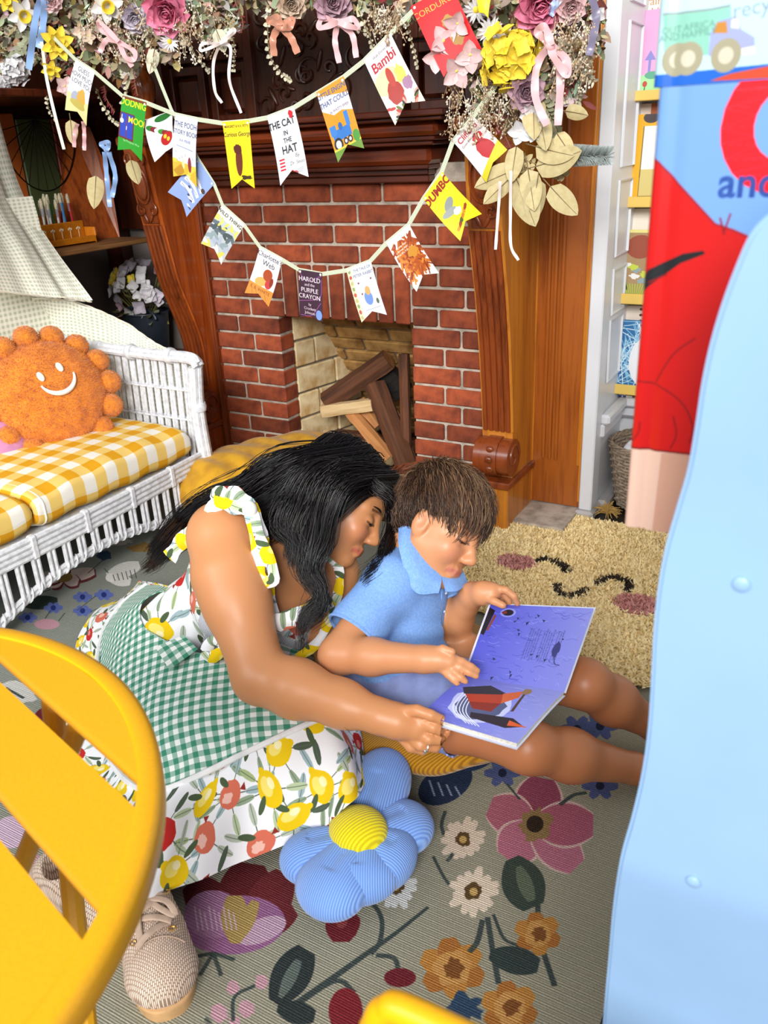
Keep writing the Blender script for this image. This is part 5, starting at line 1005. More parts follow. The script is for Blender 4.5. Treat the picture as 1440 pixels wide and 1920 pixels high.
def headframe(c, fw, up): f = Vector(fw).normalized(); u = Vector(up); u = (u - f * u.dot(f)).normalized(); l = u.cross(f); return basis(c, f, l, u)
def add_head(s, M, k=1.0, child_=False):
    """head with its face along local +X, up +Z, about .22 k high"""
    T = lambda x, y, z: np.array(M @ Vector((x * k, y * k, z * k))); A = np.array(M.to_3x3()); E = lambda x, y, z, r, kk=.012, op='u': s.ell(T(x, y, z), [q * k for q in r], A, kk * k, op); Cn = lambda a, b, ra, rb, kk=.01: s.cone(T(*a), T(*b), ra * k, rb * k, kk * k)
    E(-.012, 0, .035, (.094, .074, .078), .02); E(.022, 0, .0, (.064, .062, .07), .03); E(.03, 0, -.045, (.054, .052, .062), .03)
    if child_: E(.038, .034, -.04, (.03, .026, .03), .025); E(.038, -.034, -.04, (.03, .026, .03), .025)
    for y in (-1, 1):
        Cn((.002, y * .052, -.05), (.062, y * .012, -.093), .018, .015, .025); E(.062, y * .036, -.03, (.02, .022, .022), .02); Cn((.078, y * .012, .02), (.06, y * .047, .02), .010, .009, .014)
        s.ell(T(.086, y * .031, .002), [.014 * k] * 3, A, .012 * k, 's'); E(.071, y * .031, .0, (.015, .017, .0125), .004)
        E(.0945, y * .0095, -.037, (.0095, .008, .0075), .007)
        E(-.004, y * .074, -.012, (.019, .007, .030), .008); s.ell(T(.0, y * .0815, -.008), [.009 * k, .006 * k, .015 * k], A, .004 * k, 's')
    Cn((.080, 0, .012), (.102, 0, -.028), .0085, .0098, .012); E(.1045, 0, -.031, (.0105, .010, .0095), .008)
    E(.069, 0, -.096, (.0175, .02, .014), .016); Cn((.082, -.018, -.0645), (.082, .018, -.0645), .0055, .0055, .01); Cn((.0885, -.009, -.0615), (.0885, .009, -.0615), .0058, .0058, .007); Cn((.086, -.010, -.073), (.086, .010, -.073), .0066, .0066, .008)
    s.cone(T(.0875, -.024, -.0672), T(.0875, .024, -.0672), .0012 * k, .0012 * k, .004 * k, 's')
    return T
def facecol(V, M, k, base, lip, blush, brow):
    inv = np.array(M.inverted()); L = (V @ inv[:3, :3].T + inv[:3, 3]) / k; c = np.tile(np.array(lin(base)), (len(V), 1)); x, y, z = L.T
    def mix(w, col): w = np.clip(w, 0, 1)[:, None]; c[:] = c * (1 - w) + np.array(lin(col)) * w
    near = (x > -.05) & (x * x + y * y + z * z < .138 ** 2) & (z > -.12)
    mix(near * np.exp(-(((x - .06) / .05) ** 2 + ((np.abs(y) - .042) / .022) ** 2 + ((z + .032) / .022) ** 2)) * .5, blush)
    lipw = near * (x > .06) * (np.abs(y) < .027) * np.clip(1.4 - np.abs((z + .0670 + .05 * y * y / .0266) / .0078), 0, 1); mix(lipw * .75, lip)
    mix(near * (x > .03) * np.clip(1.5 - np.abs((z - .0225 - .003 * np.sin(np.abs(y) * 60)) / .0032), 0, 1) * (np.abs(y) > .012) * (np.abs(y) < .05) * .8, brow)
    mix(near * (x > .03) * np.clip(1.5 - np.abs((z + .0055 + .12 * (np.abs(y) - .031) ** 2 / .0003 * -.02) / .0022), 0, 1) * (np.abs(np.abs(y) - .031) < .0165) * .9, '#1c100d')
    mix(near * np.exp(-((x - .0) / .012) ** 2 - ((np.abs(y) - .08) / .008) ** 2 - ((z + .008) / .02) ** 2) * .4, blush)
    return c
skin = attrmat('skin', 'Col', .42, bump=.12, bscale=420, spec=.45, sss=.12)
def hand(s, wrist, palm, fingers, rf, rp, k=.0028):
    """wrist > palm pads > five fingers of their own"""
    s.chain([wrist] + palm, rp, .012)
    for f, sc in fingers: s.chain(f, [rf * sc * m for m in (1.12, 1.0, .92, .8)[:len(f)]], k)
# ---------------------------------------------------------------- woman
wp = thing('person', 'person in a fruit-print sundress with long black hair, leaning over to hold the open book', 'person', (-1.1, 1.15, 0))
s = SDF((-1.50, .50, -.005), (-.52, 1.56, .72), .0032)
hipN, hipF = np.array((-1.215, 1.125, .13)), np.array((-1.24, 1.30, .13)); shN, shF = D((405, 1003, 1.69)), D((640, 1075, 1.89)); nk = D((522, 985, 1.83)); waist = np.array((-1.17, 1.215, .245)); chest = (shN + shF) / 2 * .62 + waist * .38
lat = (shF - shN) / np.linalg.norm(shF - shN); axis = nk - waist; axis /= np.linalg.norm(axis); fwd = np.cross(lat, axis); fwd /= np.linalg.norm(fwd); At = np.stack([lat, fwd, axis], 1)
s.ell((hipN + hipF) / 2 + (0, 0, .02), (.165, .115, .11), np.stack([lat, fwd, axis], 1), .04); s.ell(waist, (.125, .088, .11), At, .06); s.ell(chest + fwd * .0, (.145, .098, .12), At, .06); s.ell(chest + axis * .07, (.15, .08, .085), At, .05)
for sd in (-1, 1): s.ell(chest + lat * sd * .068 + fwd * .075 - axis * .035, (.062, .06, .064), At, .03)
s.chain([nk - axis * .03, nk + axis * .02 + fwd * .01, D((590, 985, 1.81))], [.062, .050, .047], .03)
el, wr = D((487, 1268, 1.575)), D((712, 1343, 1.478)); mid = shN * .5 + el * .5
s.ell(shN + lat * .012, (.068, .066, .066), At, .04); s.chain([shN + lat * .02, shN * .7 + el * .3, mid, el], [.066, .067, .062, .050], .03); s.chain([el, el * .68 + wr * .32, el * .3 + wr * .7, wr], [.048, .052, .040, .0305], .025)
elF = D((622, 1190, 1.82)); s.chain([shF - lat * .02, elF], [.056, .045], .03); s.chain([elF, D((628, 1290, 1.80))], [.046, .036], .02)
for hp, kn, an in ((hipN, np.array((-.84, 1.05, .10)), np.array((-.925, .685, .085))), (hipF, np.array((-.93, 1.13, .08)), np.array((-1.045, .69, .06)))):
    s.chain([hp, kn], [.085, .056], .03); s.chain([kn, kn * .65 + an * .35, an], [.052, .046, .034], .03)
hand(s, wr, [D((745, 1352, 1.474)), D((778, 1362, 1.474))], [([D((748, 1334, 1.468)), D((782, 1332, 1.45)), D((808, 1341, 1.444)), D((830, 1350, 1.45))], 1.1), ([D((778, 1346, 1.464)), D((812, 1364, 1.452)), D((838, 1374, 1.46)), D((838, 1358, 1.474))], 1.05), ([D((772, 1362, 1.47)), D((804, 1386, 1.458)), D((832, 1388, 1.468)), D((838, 1372, 1.486))], 1.05), ([D((762, 1374, 1.474)), D((788, 1398, 1.464)), D((816, 1402, 1.475)), D((828, 1386, 1.49))], 1.0), ([D((750, 1380, 1.48)), D((770, 1402, 1.474)), D((792, 1408, 1.482)), D((808, 1398, 1.495))], .88)],   .0098, [.030, .030, .027])
up_w = .52 * CR - .855 * CD + .05 * CF; fw_w = .855 * CR + .50 * CD - .16 * CF; hc_w = D((640, 947, 1.815)); MW = headframe(hc_w, fw_w, up_w)
add_head(s, MW, 1.0); s.chain([D((590, 985, 1.81)), np.array(MW @ Vector((-.02, 0, -.05)))], [.047, .05], .03)
V, Q = s.surface(2); SW = s
colr = facecol(V, MW, 1.0, '#c98a5c', '#b5584c', '#cf7a5c', '#20130f')
link('body', npmesh('body', V, Q, colr), skin, wp)
# fruit print and fabrics
fruit = Canvas(700, 700, '#f1f2f6'); q = random.Random(11)
def tiled(fn):
    for ox in (-700, 0, 700):
        for oy in (-700, 0, 700): fn(ox, oy)
spots = []
for i in range(400):
    x, y = q.uniform(0, 700), q.uniform(0, 700)
    if all(min(abs(x - a), 700 - abs(x - a)) ** 2 + min(abs(y - b), 700 - abs(y - b)) ** 2 > 84 ** 2 for a, b in spots): spots.append((x, y))
for x, y in spots:
    st_ = q.getstate()
    def f(ox, oy, x=x, y=y):
        q.setstate(st_); a = q.uniform(0, 6.28)
        for k in range(5):
            b = a + k * 1.3 + q.uniform(-.3, .3); ex, ey = x + ox + math.cos(b) * 74, y + oy + math.sin(b) * 74; fruit.line([(x + ox, y + oy), (ex, ey)], 2.4, '#566253'); c_ = q.choice(('#8fa386', '#4d5b4a', '#b8c8a2', '#9db5bb', '#b5bfae', '#a9bb85')); fruit.ell(ex, ey, 29, 8.5, c_, b, n=12); fruit.line([(ex - math.cos(b) * 26, ey - math.sin(b) * 26), (ex + math.cos(b) * 26, ey + math.sin(b) * 26)], 1.5, '#5a675a')
    tiled(f)
for i, (x, y) in enumerate(spots):
    kind = (0, 1, 0, 2, 0)[i % 5]; a = q.uniform(0, 3.1)
    def f(ox, oy, x=x, y=y, kind=kind, a=a, i=i):
        X, Y = x + ox, y + oy
        if kind == 0: fruit.ell(X, Y, 44, 31, '#e9c414', a, wob=.05); fruit.ell(X + 42 * math.cos(a), Y + 42 * math.sin(a), 12, 9, '#e9c414', a); fruit.ell(X - 8, Y + 8, 24, 15, '#f4e489', a, .8); fruit.ell(X + 6, Y + 12, 14, 9, '#f7f1cf', a, .8)
        else: fruit.ell(X, Y, 33, 31, '#c02a26' if kind == 1 else '#d56f58', a, wob=.12); fruit.ell(X - 8, Y - 6, 15, 13, '#f0c9bd' if kind == 2 else '#e5938a', a, .85, wob=.4); fruit.poly([(X + 30 * math.cos(a), Y + 30 * math.sin(a)), (X + 47 * math.cos(a + .2), Y + 47 * math.sin(a + .2)), (X + 47 * math.cos(a - .2), Y + 47 * math.sin(a - .2))], '#8f2f28')
        fruit.ell(X + 40 * math.cos(a + 2), Y + 40 * math.sin(a + 2), 22, 8, '#4b5c40', a + 2.3)
    tiled(f)
fimg = fruit.image('fruit_print'); fm_ = imgmat('fruit_cotton', fimg, .85, ext='REPEAT', spec=.2)
gg2 = gingham('green_gingham', '#f0f3f0', '#93b8a8', '#3f8a70', .0205, bump=.25)
rib = NT('grey_ribbed'); w_ = rib.n('ShaderNodeTexWave'); w_.wave_type = 'BANDS'; w_.bands_direction = 'X'; w_.inputs['Scale'].default_value = 60; w_.inputs['Distortion'].default_value = 1.5; u_ = rib.n('ShaderNodeUVMap'); u_.uv_map = 'UVMap'; rib.l(u_.outputs[0], w_.inputs[0]); rib = finish(rib, ramp(rib, w_.outputs[0], [(.2, '#b9bcc9'), (.8, '#d5d7e0')]), .85, w_.outputs[0], .5, .003)
# bodice follows the body
b = SDF((-1.42, .98, .0), (-.80, 1.56, .62), .004); b.f[:] = .08
b.ell((hipN + hipF) / 2 + (0, 0, .02), (.165, .115, .11), At, .04); b.ell(waist, (.125, .088, .11), At, .06); b.ell(chest, (.145, .098, .12), At, .06); b.ell(chest + axis * .07, (.15, .08, .085), At, .05)
for sd in (-1, 1): b.ell(chest + lat * sd * .068 + fwd * .075 - axis * .035, (.064, .063, .066), At, .03)
Vb, Qb = b.surface(3, .008); rel = Vb - chest; ta, tf, tl = rel @ axis, rel @ fwd, rel @ lat
mask = (ta < .018 + .014 * np.clip(-tf / .08, -1, .35) * 1.0 + .05 * np.clip((np.abs(tl) - .05) / .08, 0, 1) * (tf < .06)) & (ta > -.235)
Vb, Qb, u = keep(Vb, Qb, mask); ta, tf, tl = ta[u], tf[u], tl[u]; ang = np.arctan2(tl, tf); uvb = np.stack([ang * .13 / .5 + .2, ta / .5 + .1], 1)
Vb = Vb + (fwd[None] * 0) + np.stack([np.zeros(len(Vb))] * 3, 1); Vb += ((Vb - chest) - np.outer((Vb - chest) @ axis, axis)) * (.018 * np.sin(ang * 17 + ta * 30) * np.clip((-ta - .02) * 8, 0, 1))[:, None]
fa = np.abs(ang)[Qb].mean(1); tq = ta[Qb].mean(1); mi = ((fa < .95) & (tq < -.028)).astype(int)
dress = link('sundress', npmesh('sundress', Vb, Qb, None, uvb, mi), [fm_, rib], wp); m = dress.modifiers.new('thickness', 'SOLIDIFY'); m.thickness = .003; m.offset = 0
hem_pts = []
def strip(name, pts, w, nrm, mats, parent, n=26, fold=.15, uvs=1 / .5):
    Wp = spline(pts, n); mb = MB(); vs = []; uv = []; L = 0; nr = Vector(nrm)
    for i, p in enumerate(Wp):
        d = (Wp[min(i + 1, n - 1)] - Wp[max(i - 1, 0)]).normalized(); sdv = d.cross(nr).normalized(); L += (p - Wp[i - 1]).length if i else 0
        for kx, h_ in ((-1, 0), (-.4, .25), (.4, .25), (1, 0)): vs.append(p + sdv * w / 2 * kx * (1 + fold * math.sin(i * 1.3)) + nr.normalized() * w * h_); uv.append((L * uvs, (kx * w / 2) * uvs + .3))
    mb.add(vs, [(i * 4 + k, i * 4 + k + 1, i * 4 + k + 5, i * 4 + k + 4) for i in range(n - 1) for k in range(3)], uv); o = put(name, mb, mats, parent, angle=None, local=True); mm = o.modifiers.new('thickness', 'SOLIDIFY'); mm.thickness = .0018; mm.offset = 0; return o
tc = tuple(-CF); PDv = lambda *a: Vector(PD(*a))
strip('shoulder_strap', [PDv(395, 965, 1.655), PDv(412, 940, 1.65), PDv(440, 936, 1.66), PDv(468, 952, 1.655), PDv(484, 990, 1.65), PDv(492, 1040, 1.66), PDv(500, 1100, 1.675), PDv(508, 1150, 1.69)], .03, tc, fm_, dress)
strip('shoulder_strap', [PDv(395, 965, 1.655), PDv(345, 1010, 1.70), PDv(318, 1045, 1.74)], .03, tc, fm_, dress, 12)
strip('strap_bow', [PDv(470, 950, 1.64), PDv(440, 925, 1.63), PDv(405, 928, 1.63), PDv(430, 948, 1.63), PDv(466, 955, 1.635)], .026, tc, fm_, dress)
strip('strap_bow', [PDv(470, 955, 1.635), PDv(488, 1010, 1.62), PDv(512, 1070, 1.62), PDv(508, 1092, 1.62), PDv(490, 1085, 1.62), PDv(484, 1040, 1.625), PDv(470, 965, 1.63)], .022, tc, fm_, dress)
put('strap_knot', MB().ell(PDv(468, 955, 1.63), (.016, .014, .018), n=14, m=10), plain('cotton_knot', '#eceadf', .9), dress, local=True)
strip('shoulder_strap', [PDv(596, 1035, 1.80), PDv(632, 1060, 1.79), PDv(636, 1100, 1.775), PDv(618, 1160, 1.75), PDv(590, 1210, 1.72), PDv(535, 1245, 1.69)], .018, tc, fm_, dress)
strip('neckline_band', [PDv(506, 1172, 1.66), PDv(545, 1160, 1.65), PDv(585, 1145, 1.67), PDv(622, 1120, 1.72)], .036, tc, fm_, dress, 16, .02)
strip('apron_tie', [PDv(385, 1222, 1.70), PDv(400, 1200, 1.685), PDv(425, 1210, 1.68), PDv(398, 1232, 1.69), PDv(380, 1222, 1.70)], .022, tc, fm_, dress, 16)
# skirt: radial surface from waist ring over the thighs to the hem
ringW = [(322, 1105, .34), (292, 1112, .33), (268, 1128, .31), (262, 1152, .29), (272, 1176, .28), (298, 1194, .275), (325, 1208, .27), (350, 1218, .27), (380, 1226, .27), (410, 1232, .27), (440, 1238, .265), (470, 1240, .26), (500, 1238, .26), (520, 1230, .26), (525, 1218, .26), (520, 1203, .27), (480, 1178, .29), (400, 1128, .34)]
ringT = [(300, 1100, .27), (252, 1125, .24), (222, 1160, .22), (215, 1215, .21), (226, 1265, .21), (255, 1310, .21), (290, 1340, .215), (325, 1350, .22), (380, 1342, .23), (440, 1328, .235), (500, 1312, .24), (560, 1298, .24), (595, 1288, .235), (605, 1270, .22), (595, 1252, .21), (575, 1225, .21), (510, 1185, .25), (400, 1124, .32)]
ringM = [(275, 1098, .16), (222, 1142, .13), (190, 1200, .11), (180, 1290, .11), (190, 1370, .11), (215, 1440, .12), (262, 1482, .13), (312, 1482, .14), (376, 1456, .165), (450, 1420, .19), (530, 1382, .205), (600, 1350, .205), (642, 1332, .19), (648, 1310, .17), (630, 1280, .15), (610, 1240, .16), (540, 1190, .22), (400, 1122, .30)]
ringL = [(265, 1094, .10), (205, 1140, .07), (165, 1196, .05), (140, 1290, .05), (140, 1380, .05), (168, 1480, .08), (222, 1545, .15), (285, 1575, .17), (365, 1550, .15), (456, 1520, .12), (570, 1478, .15), (648, 1432, .17), (678, 1388, .13), (668, 1345, .10), (640, 1290, .08), (616, 1246, .12), (545, 1194, .2), (400, 1122, .28)]
ringH = [(258, 1090, .06), (192, 1140, .03), (152, 1192, .012), (118, 1288, .012), (112, 1390, .012), (146, 1510, .03), (206, 1618, .09), (250, 1684, .125), (352, 1656, .075), (462, 1612, .03), (592, 1562, .085), (664, 1502, .14), (690, 1440, .10), (676, 1362, .04), (648, 1298, .03), (620, 1250, .09), (548, 1198, .18), (400, 1124, .27)]
net = [[P(x, y, Z=z) for x, y, z in r + r[:1]] for r in (ringW, ringT, ringM, ringL, ringH)]
fs_ = netfn(net)
def skirt(v0, v1, nv, name, mats, parent, us, amp):
    nu = 150; mb = MB(); vs = []; uv = []; UN = Vector((-.15, -.55, .82)).normalized(); UA = Vector((.85, .5, .3)); UA = (UA - UN * UA.dot(UN)).normalized(); UB = UN.cross(UA)
    AU = [0]; AV = [0]
    for i in range(nu): AU.append(AU[-1] + (fs_((i + 1) / nu, .8) - fs_(i / nu, .8)).length)
    for j in range(nv): AV.append(AV[-1] + .34 * (v1 - v0) / nv)
    for j in range(nv + 1):
        v = v0 + (v1 - v0) * j / nv
        for i in range(nu + 1):
            u = i / nu; p = fs_(u, v); a = v * amp; w = math.sin(u * 61 + 3 * v) * .55 + math.sin(u * 37 - 4 * v + 2) * .6 + .4 * math.sin(u * 95 + v * 9); e = 1e-3
            du = fs_(min(u + e, 1), v) - fs_(max(u - e, 0), v); dv = fs_(u, min(v + e, 1)) - fs_(u, max(v - e, 0)); n = dv.cross(du); n = n.normalized() if n.length > 1e-12 else Vector((0, 0, 1)); n = -n if n.z < 0 else n
            p = p + n * a * w; p.z = max(p.z, .009); vs.append(p); uv.append((p.dot(UA), p.dot(UB)) if us == 1 else (AU[i] * us, AV[j] * us))
    mb.add(vs, [(j * (nu + 1) + i, j * (nu + 1) + i + 1, (j + 1) * (nu + 1) + i + 1, (j + 1) * (nu + 1) + i) for j in range(nv) for i in range(nu)], uv); o = put(name, mb, mats, parent, angle=None, local=True); m = o.modifiers.new('thickness', 'SOLIDIFY'); m.thickness = .002; m.offset = 0; return o
skirt(0, .5, 40, 'gingham_skirt', gg2, dress, 1, .009); skirt(.5, 1, 34, 'fruit_print_flounce', fm_, dress, 1 / .52, .010)
pip = [fs_(u, .5) + Vector((0, 0, .004)) for u in np.linspace(.0, .76, 90)]; put('white_piping', MB().tube(pip, .0062, 8), plain('white_cotton', '#f3f3f4', .85), dress, local=True)
pkt = [P(292, 1218, Z=.276), P(345, 1195, Z=.285), P(372, 1222, Z=.275), P(318, 1260, Z=.26)]; pkm = MB(); pkm.add([p + Vector((0, 0, .006)) for p in pkt], [(0, 1, 2, 3)], [(0, 0), (.06, 0), (.06, .06), (0, .06)]); put('apron_pocket', pkm, gg2, dress, local=True)
# face details, jewellery
dk = plain('lash_brown', '#140b09', .6)
for y in (-1, 1):
    put('eyelashes', MB().tube([MW @ Vector((.083 - .35 * abs(t) ** 2 * 30 * .0003 * 40, y * .031 + t, -.0055 - t * t * 12)) for t in np.linspace(-.015, .015, 9)], [.0008, .0018, .0026, .003, .003, .003, .0026, .002, .0012], 6), dk, wp)
    put('eyebrow', MB().tube([MW @ Vector((.0865 - .0125 * t * t * 1.2, y * (.012 + .038 * t), .0255 + .006 * math.sin(t * 2.2))) for t in np.linspace(0, 1, 9)], [.001, .0022, .0026, .0026, .0025, .0022, .0019, .0015, .0008], 6), dk, wp)
gold = plain('gold_chain', '#d9a860', .25, metal=.9)
def ringaround(c, d, r, n=26): d = Vector(d).normalized(); x = d.orthogonal().normalized(); y = d.cross(x); return [Vector(c) + (x * math.cos(w) + y * math.sin(w)) * r for w in np.linspace(0, 6.2832, n)[:-1]]
bc = el * .22 + wr * .78; put('bracelet', MB().tube(ringaround(bc, Vector(wr - el) + Vector((.02, .0, .09)), .0405), .0013, 6, closed=True), gold, wp, label='thin gold bracelet')
put('ring', MB().tube(ringaround(PDv(797, 1399, 1.468), PDv(812, 1402, 1.474) - PDv(786, 1398, 1.464), .0115), .0016, 6, closed=True).ell(PDv(797, 1408, 1.458), .003, n=8, m=6), plain('silver_ring', '#e6e4e0', .15, metal=.9), wp, label='silver ring with a small stone')
put('necklace', MB().tube(spline([PDv(530, 1000, 1.72), PDv(548, 1030, 1.69), PDv(565, 1062, 1.68), PDv(590, 1072, 1.70)], 20), .001, 5), gold, wp)
# hair
def strands(guides, n, seg, r0, mats, name, parent, seed, cols, wave=.0, tip=.25, shade=.35):
    """guides: (points, radius at root, middle, tip, share)"""
    q = np.random.RandomState(seed); V_ = []; C_ = []; tot = sum(g[4] for g in guides)
    for pts, ra, rm, rb, sh in guides:
        k = int(n * sh / tot); c = np.array([tuple(p) for p in spline(pts, seg)]); t = np.linspace(0, 1, seg); rad = np.interp(t, [0, .5, 1], [ra, rm, rb]); dv = np.gradient(c, axis=0); dv /= np.linalg.norm(dv, axis=1)[:, None] + 1e-9
        off = q.randn(k, 3) * .55; off = off[:, None, :] - (off @ dv.T)[:, :, None] * dv[None]; ph = q.rand(k, 1) * 6.28; ln = q.uniform(.86, 1.0, (k, 1)); wv = wave * np.sin(t[None] * 17 + ph * .12) * t[None] ** 1.5
        tt = t[None] * ln; ci = np.stack([np.interp(tt, t, c[:, a]) for a in range(3)], 2); sidev = np.cross(dv, CF); pos = ci + off * rad[None, :, None] + sidev[None] * wv[..., None] + q.randn(k, 1, 3) * .0015
        d = np.gradient(pos, axis=1); d /= np.linalg.norm(d, axis=2)[..., None] + 1e-9; a = np.cross(d, CF); a /= np.linalg.norm(a, axis=2)[..., None] + 1e-9; bn = np.cross(d, a); w = r0 * (1 - (1 - tip) * t ** 2)[None, :, None] * q.uniform(.7, 1.3, (k, 1, 1))
        tri = np.stack([pos + a * w, pos - a * w * .6 + bn * w * .7, pos - a * w * .6 - bn * w * .7], 2); V_.append(tri.reshape(-1, 3)); base = np.array([lin(cols[i]) for i in q.randint(len(cols), size=k)]) * q.uniform(1 - shade, 1 + shade, (k, 1)); C_.append(np.repeat(base, seg * 3, 0))
    V_ = np.concatenate(V_); C_ = np.concatenate(C_); ns = len(V_) // (seg * 3); bi = (np.arange(ns) * seg * 3)[:, None, None]; i = np.arange(seg - 1)[None, :, None] * 3; fq = []
    for j in range(3): j2 = (j + 1) % 3; fq.append(np.stack([bi + i + j, bi + i + j2, bi + i + 3 + j2, bi + i + 3 + j], -1).reshape(-1, 4))
    me = npmesh(name, V_, np.concatenate(fq), C_); return link(name, me, mats, parent, kind='stuff')
hm = attrmat('black_hair', 'Col', .3, spec=.42)
HW = lambda x, y, z: MW @ Vector((x, y, z))
hs = SDF((-1.12, 1.2, .36), (-.78, 1.6, .72), .004)
hs.ell(HW(-.026, 0, .047), (.099, .086, .085), np.array(MW.to_3x3()), .02); hs.ell(HW(-.05, 0, -.01), (.075, .08, .08), np.array(MW.to_3x3()), .03); hs.ell(HW(.088, -.0, .0), (.035, .056, .09), np.array(MW.to_3x3()), .012, 's')
Vh, Qh = hs.surface(2); ho = link('hair', npmesh('hair', Vh, Qh, np.tile(lin('#0a0809'), (len(Vh), 1))), hm, wp)
top0 = HW(.035, -.008, .125)
G = []
for a, ends in ((.075, [PDv(700, 905, 1.72), PDv(735, 935, 1.71), PDv(742, 985, 1.74), PDv(724, 1030, 1.68), PDv(702, 1075, 1.635), PDv(688, 1105, 1.62)]), (.055, [PDv(690, 890, 1.74), PDv(725, 920, 1.75), PDv(738, 975, 1.78), PDv(716, 1045, 1.66), PDv(684, 1092, 1.625)])): G.append(([HW(a, .01, .105)] + ends, .008, .014, .012, .5))
for y0, x0, mids in ((-.02, .075, [(655, 905), (622, 955), (604, 1010), (592, 1060), (600, 1110), (576, 1150), (574, 1225)]), (-.03, .055, [(632, 890), (600, 945), (585, 1000), (580, 1060), (592, 1105), (600, 1150), (580, 1190)]), (-.03, .03, [(610, 885), (572, 940), (558, 1000), (566, 1050), (585, 1090)]), (-.03, .0, [(590, 880), (545, 935), (530, 985), (545, 1025), (560, 1060)])):
    G.append(([HW(x0, y0, .112 - .02 * (x0 < .02))] + [PDv(x, y, 1.69 - .010 * i) for i, (x, y) in enumerate(mids)], .012, .021, .010, 1))
for x0, y0, z0, mids, sh in ((.0, -.03, .118, [(570, 880), (510, 925), (440, 955), (370, 985), (320, 1025), (292, 1055)], 1.3), (-.03, -.03, .115, [(550, 870), (490, 915), (415, 950), (350, 985), (300, 1040)], 1.3), (-.05, -.01, .1, [(530, 868), (470, 915), (400, 945), (335, 985), (290, 1050)], 1.2), (-.07, .0, .07, [(520, 880), (450, 925), (380, 955), (320, 1005), (285, 1045)], 1.0), (-.02, -.05, .09, [(575, 900), (520, 945), (470, 965), (430, 985)], 1.2), (-.03, -.07, .04, [(560, 920), (520, 965), (500, 990), (480, 1000)], 1.0), (.02, -.06, .09, [(610, 895), (570, 945), (540, 985), (520, 1010)], 1.1), (.04, -.05, .1, [(630, 885), (600, 930), (575, 975), (560, 1015)], 1.0)):
    n_ = len(mids); G.append(([HW(x0, y0, z0)] + [PDv(x, y, 1.71 + .02 * i if n_ > 4 else 1.70 + .01 * i) for i, (x, y) in enumerate(mids)], .016, .026, .016 if n_ > 4 else .02, sh))
strands(G[:6], 1000, 30, .0009, hm, 'front_locks', wp, 5, ['#0b090b', '#0f0c0f', '#151114', '#1d1512'], wave=.011); strands(G[6:], 3000, 26, .0009, hm, 'hair_strands', wp, 8, ['#0b090b', '#0f0c0f', '#151114', '#1a1418'], wave=.003)
# scalp strands from the parting over the crown
G = []
for i in range(26):
    f = i / 25; x0 = .075 - .15 * f; zt = .048 + .088 * math.sqrt(max(1 - ((x0 + .026) / .105) ** 2, .02)); s0 = HW(x0, .005, zt)
    G.append(([s0, HW(x0 - .012, -.045, .048 + (zt - .048) * .86), HW(x0 - .03, -.078, .045), HW(x0 - .045, -.088, -.005), HW(x0 - .06, -.08, -.05)], .006, .011, .012, 1)); G.append(([s0, HW(x0 - .008, .045, .048 + (zt - .048) * .86), HW(x0 - .02, .08, .045), HW(x0 - .03, .088, -.01)], .006, .01, .012, .5))
strands(G, 2300, 16, .0011, hm, 'crown_strands', wp, 6, ['#0b090b', '#100d10', '#17131a', '#1d1512'])
strands([([PDv(330, 990, 1.76), PDv(305, 1030, 1.80), PDv(270, 1075, 1.84)], .02, .02, .012, 1), ([PDv(350, 980, 1.74), PDv(318, 1015, 1.78), PDv(300, 1045, 1.8)], .02, .02, .012, 1)], 260, 14, .0009, hm, 'hair_ends', wp, 7, ['#2a1a12', '#3a2517', '#1d1512'], wave=.004)
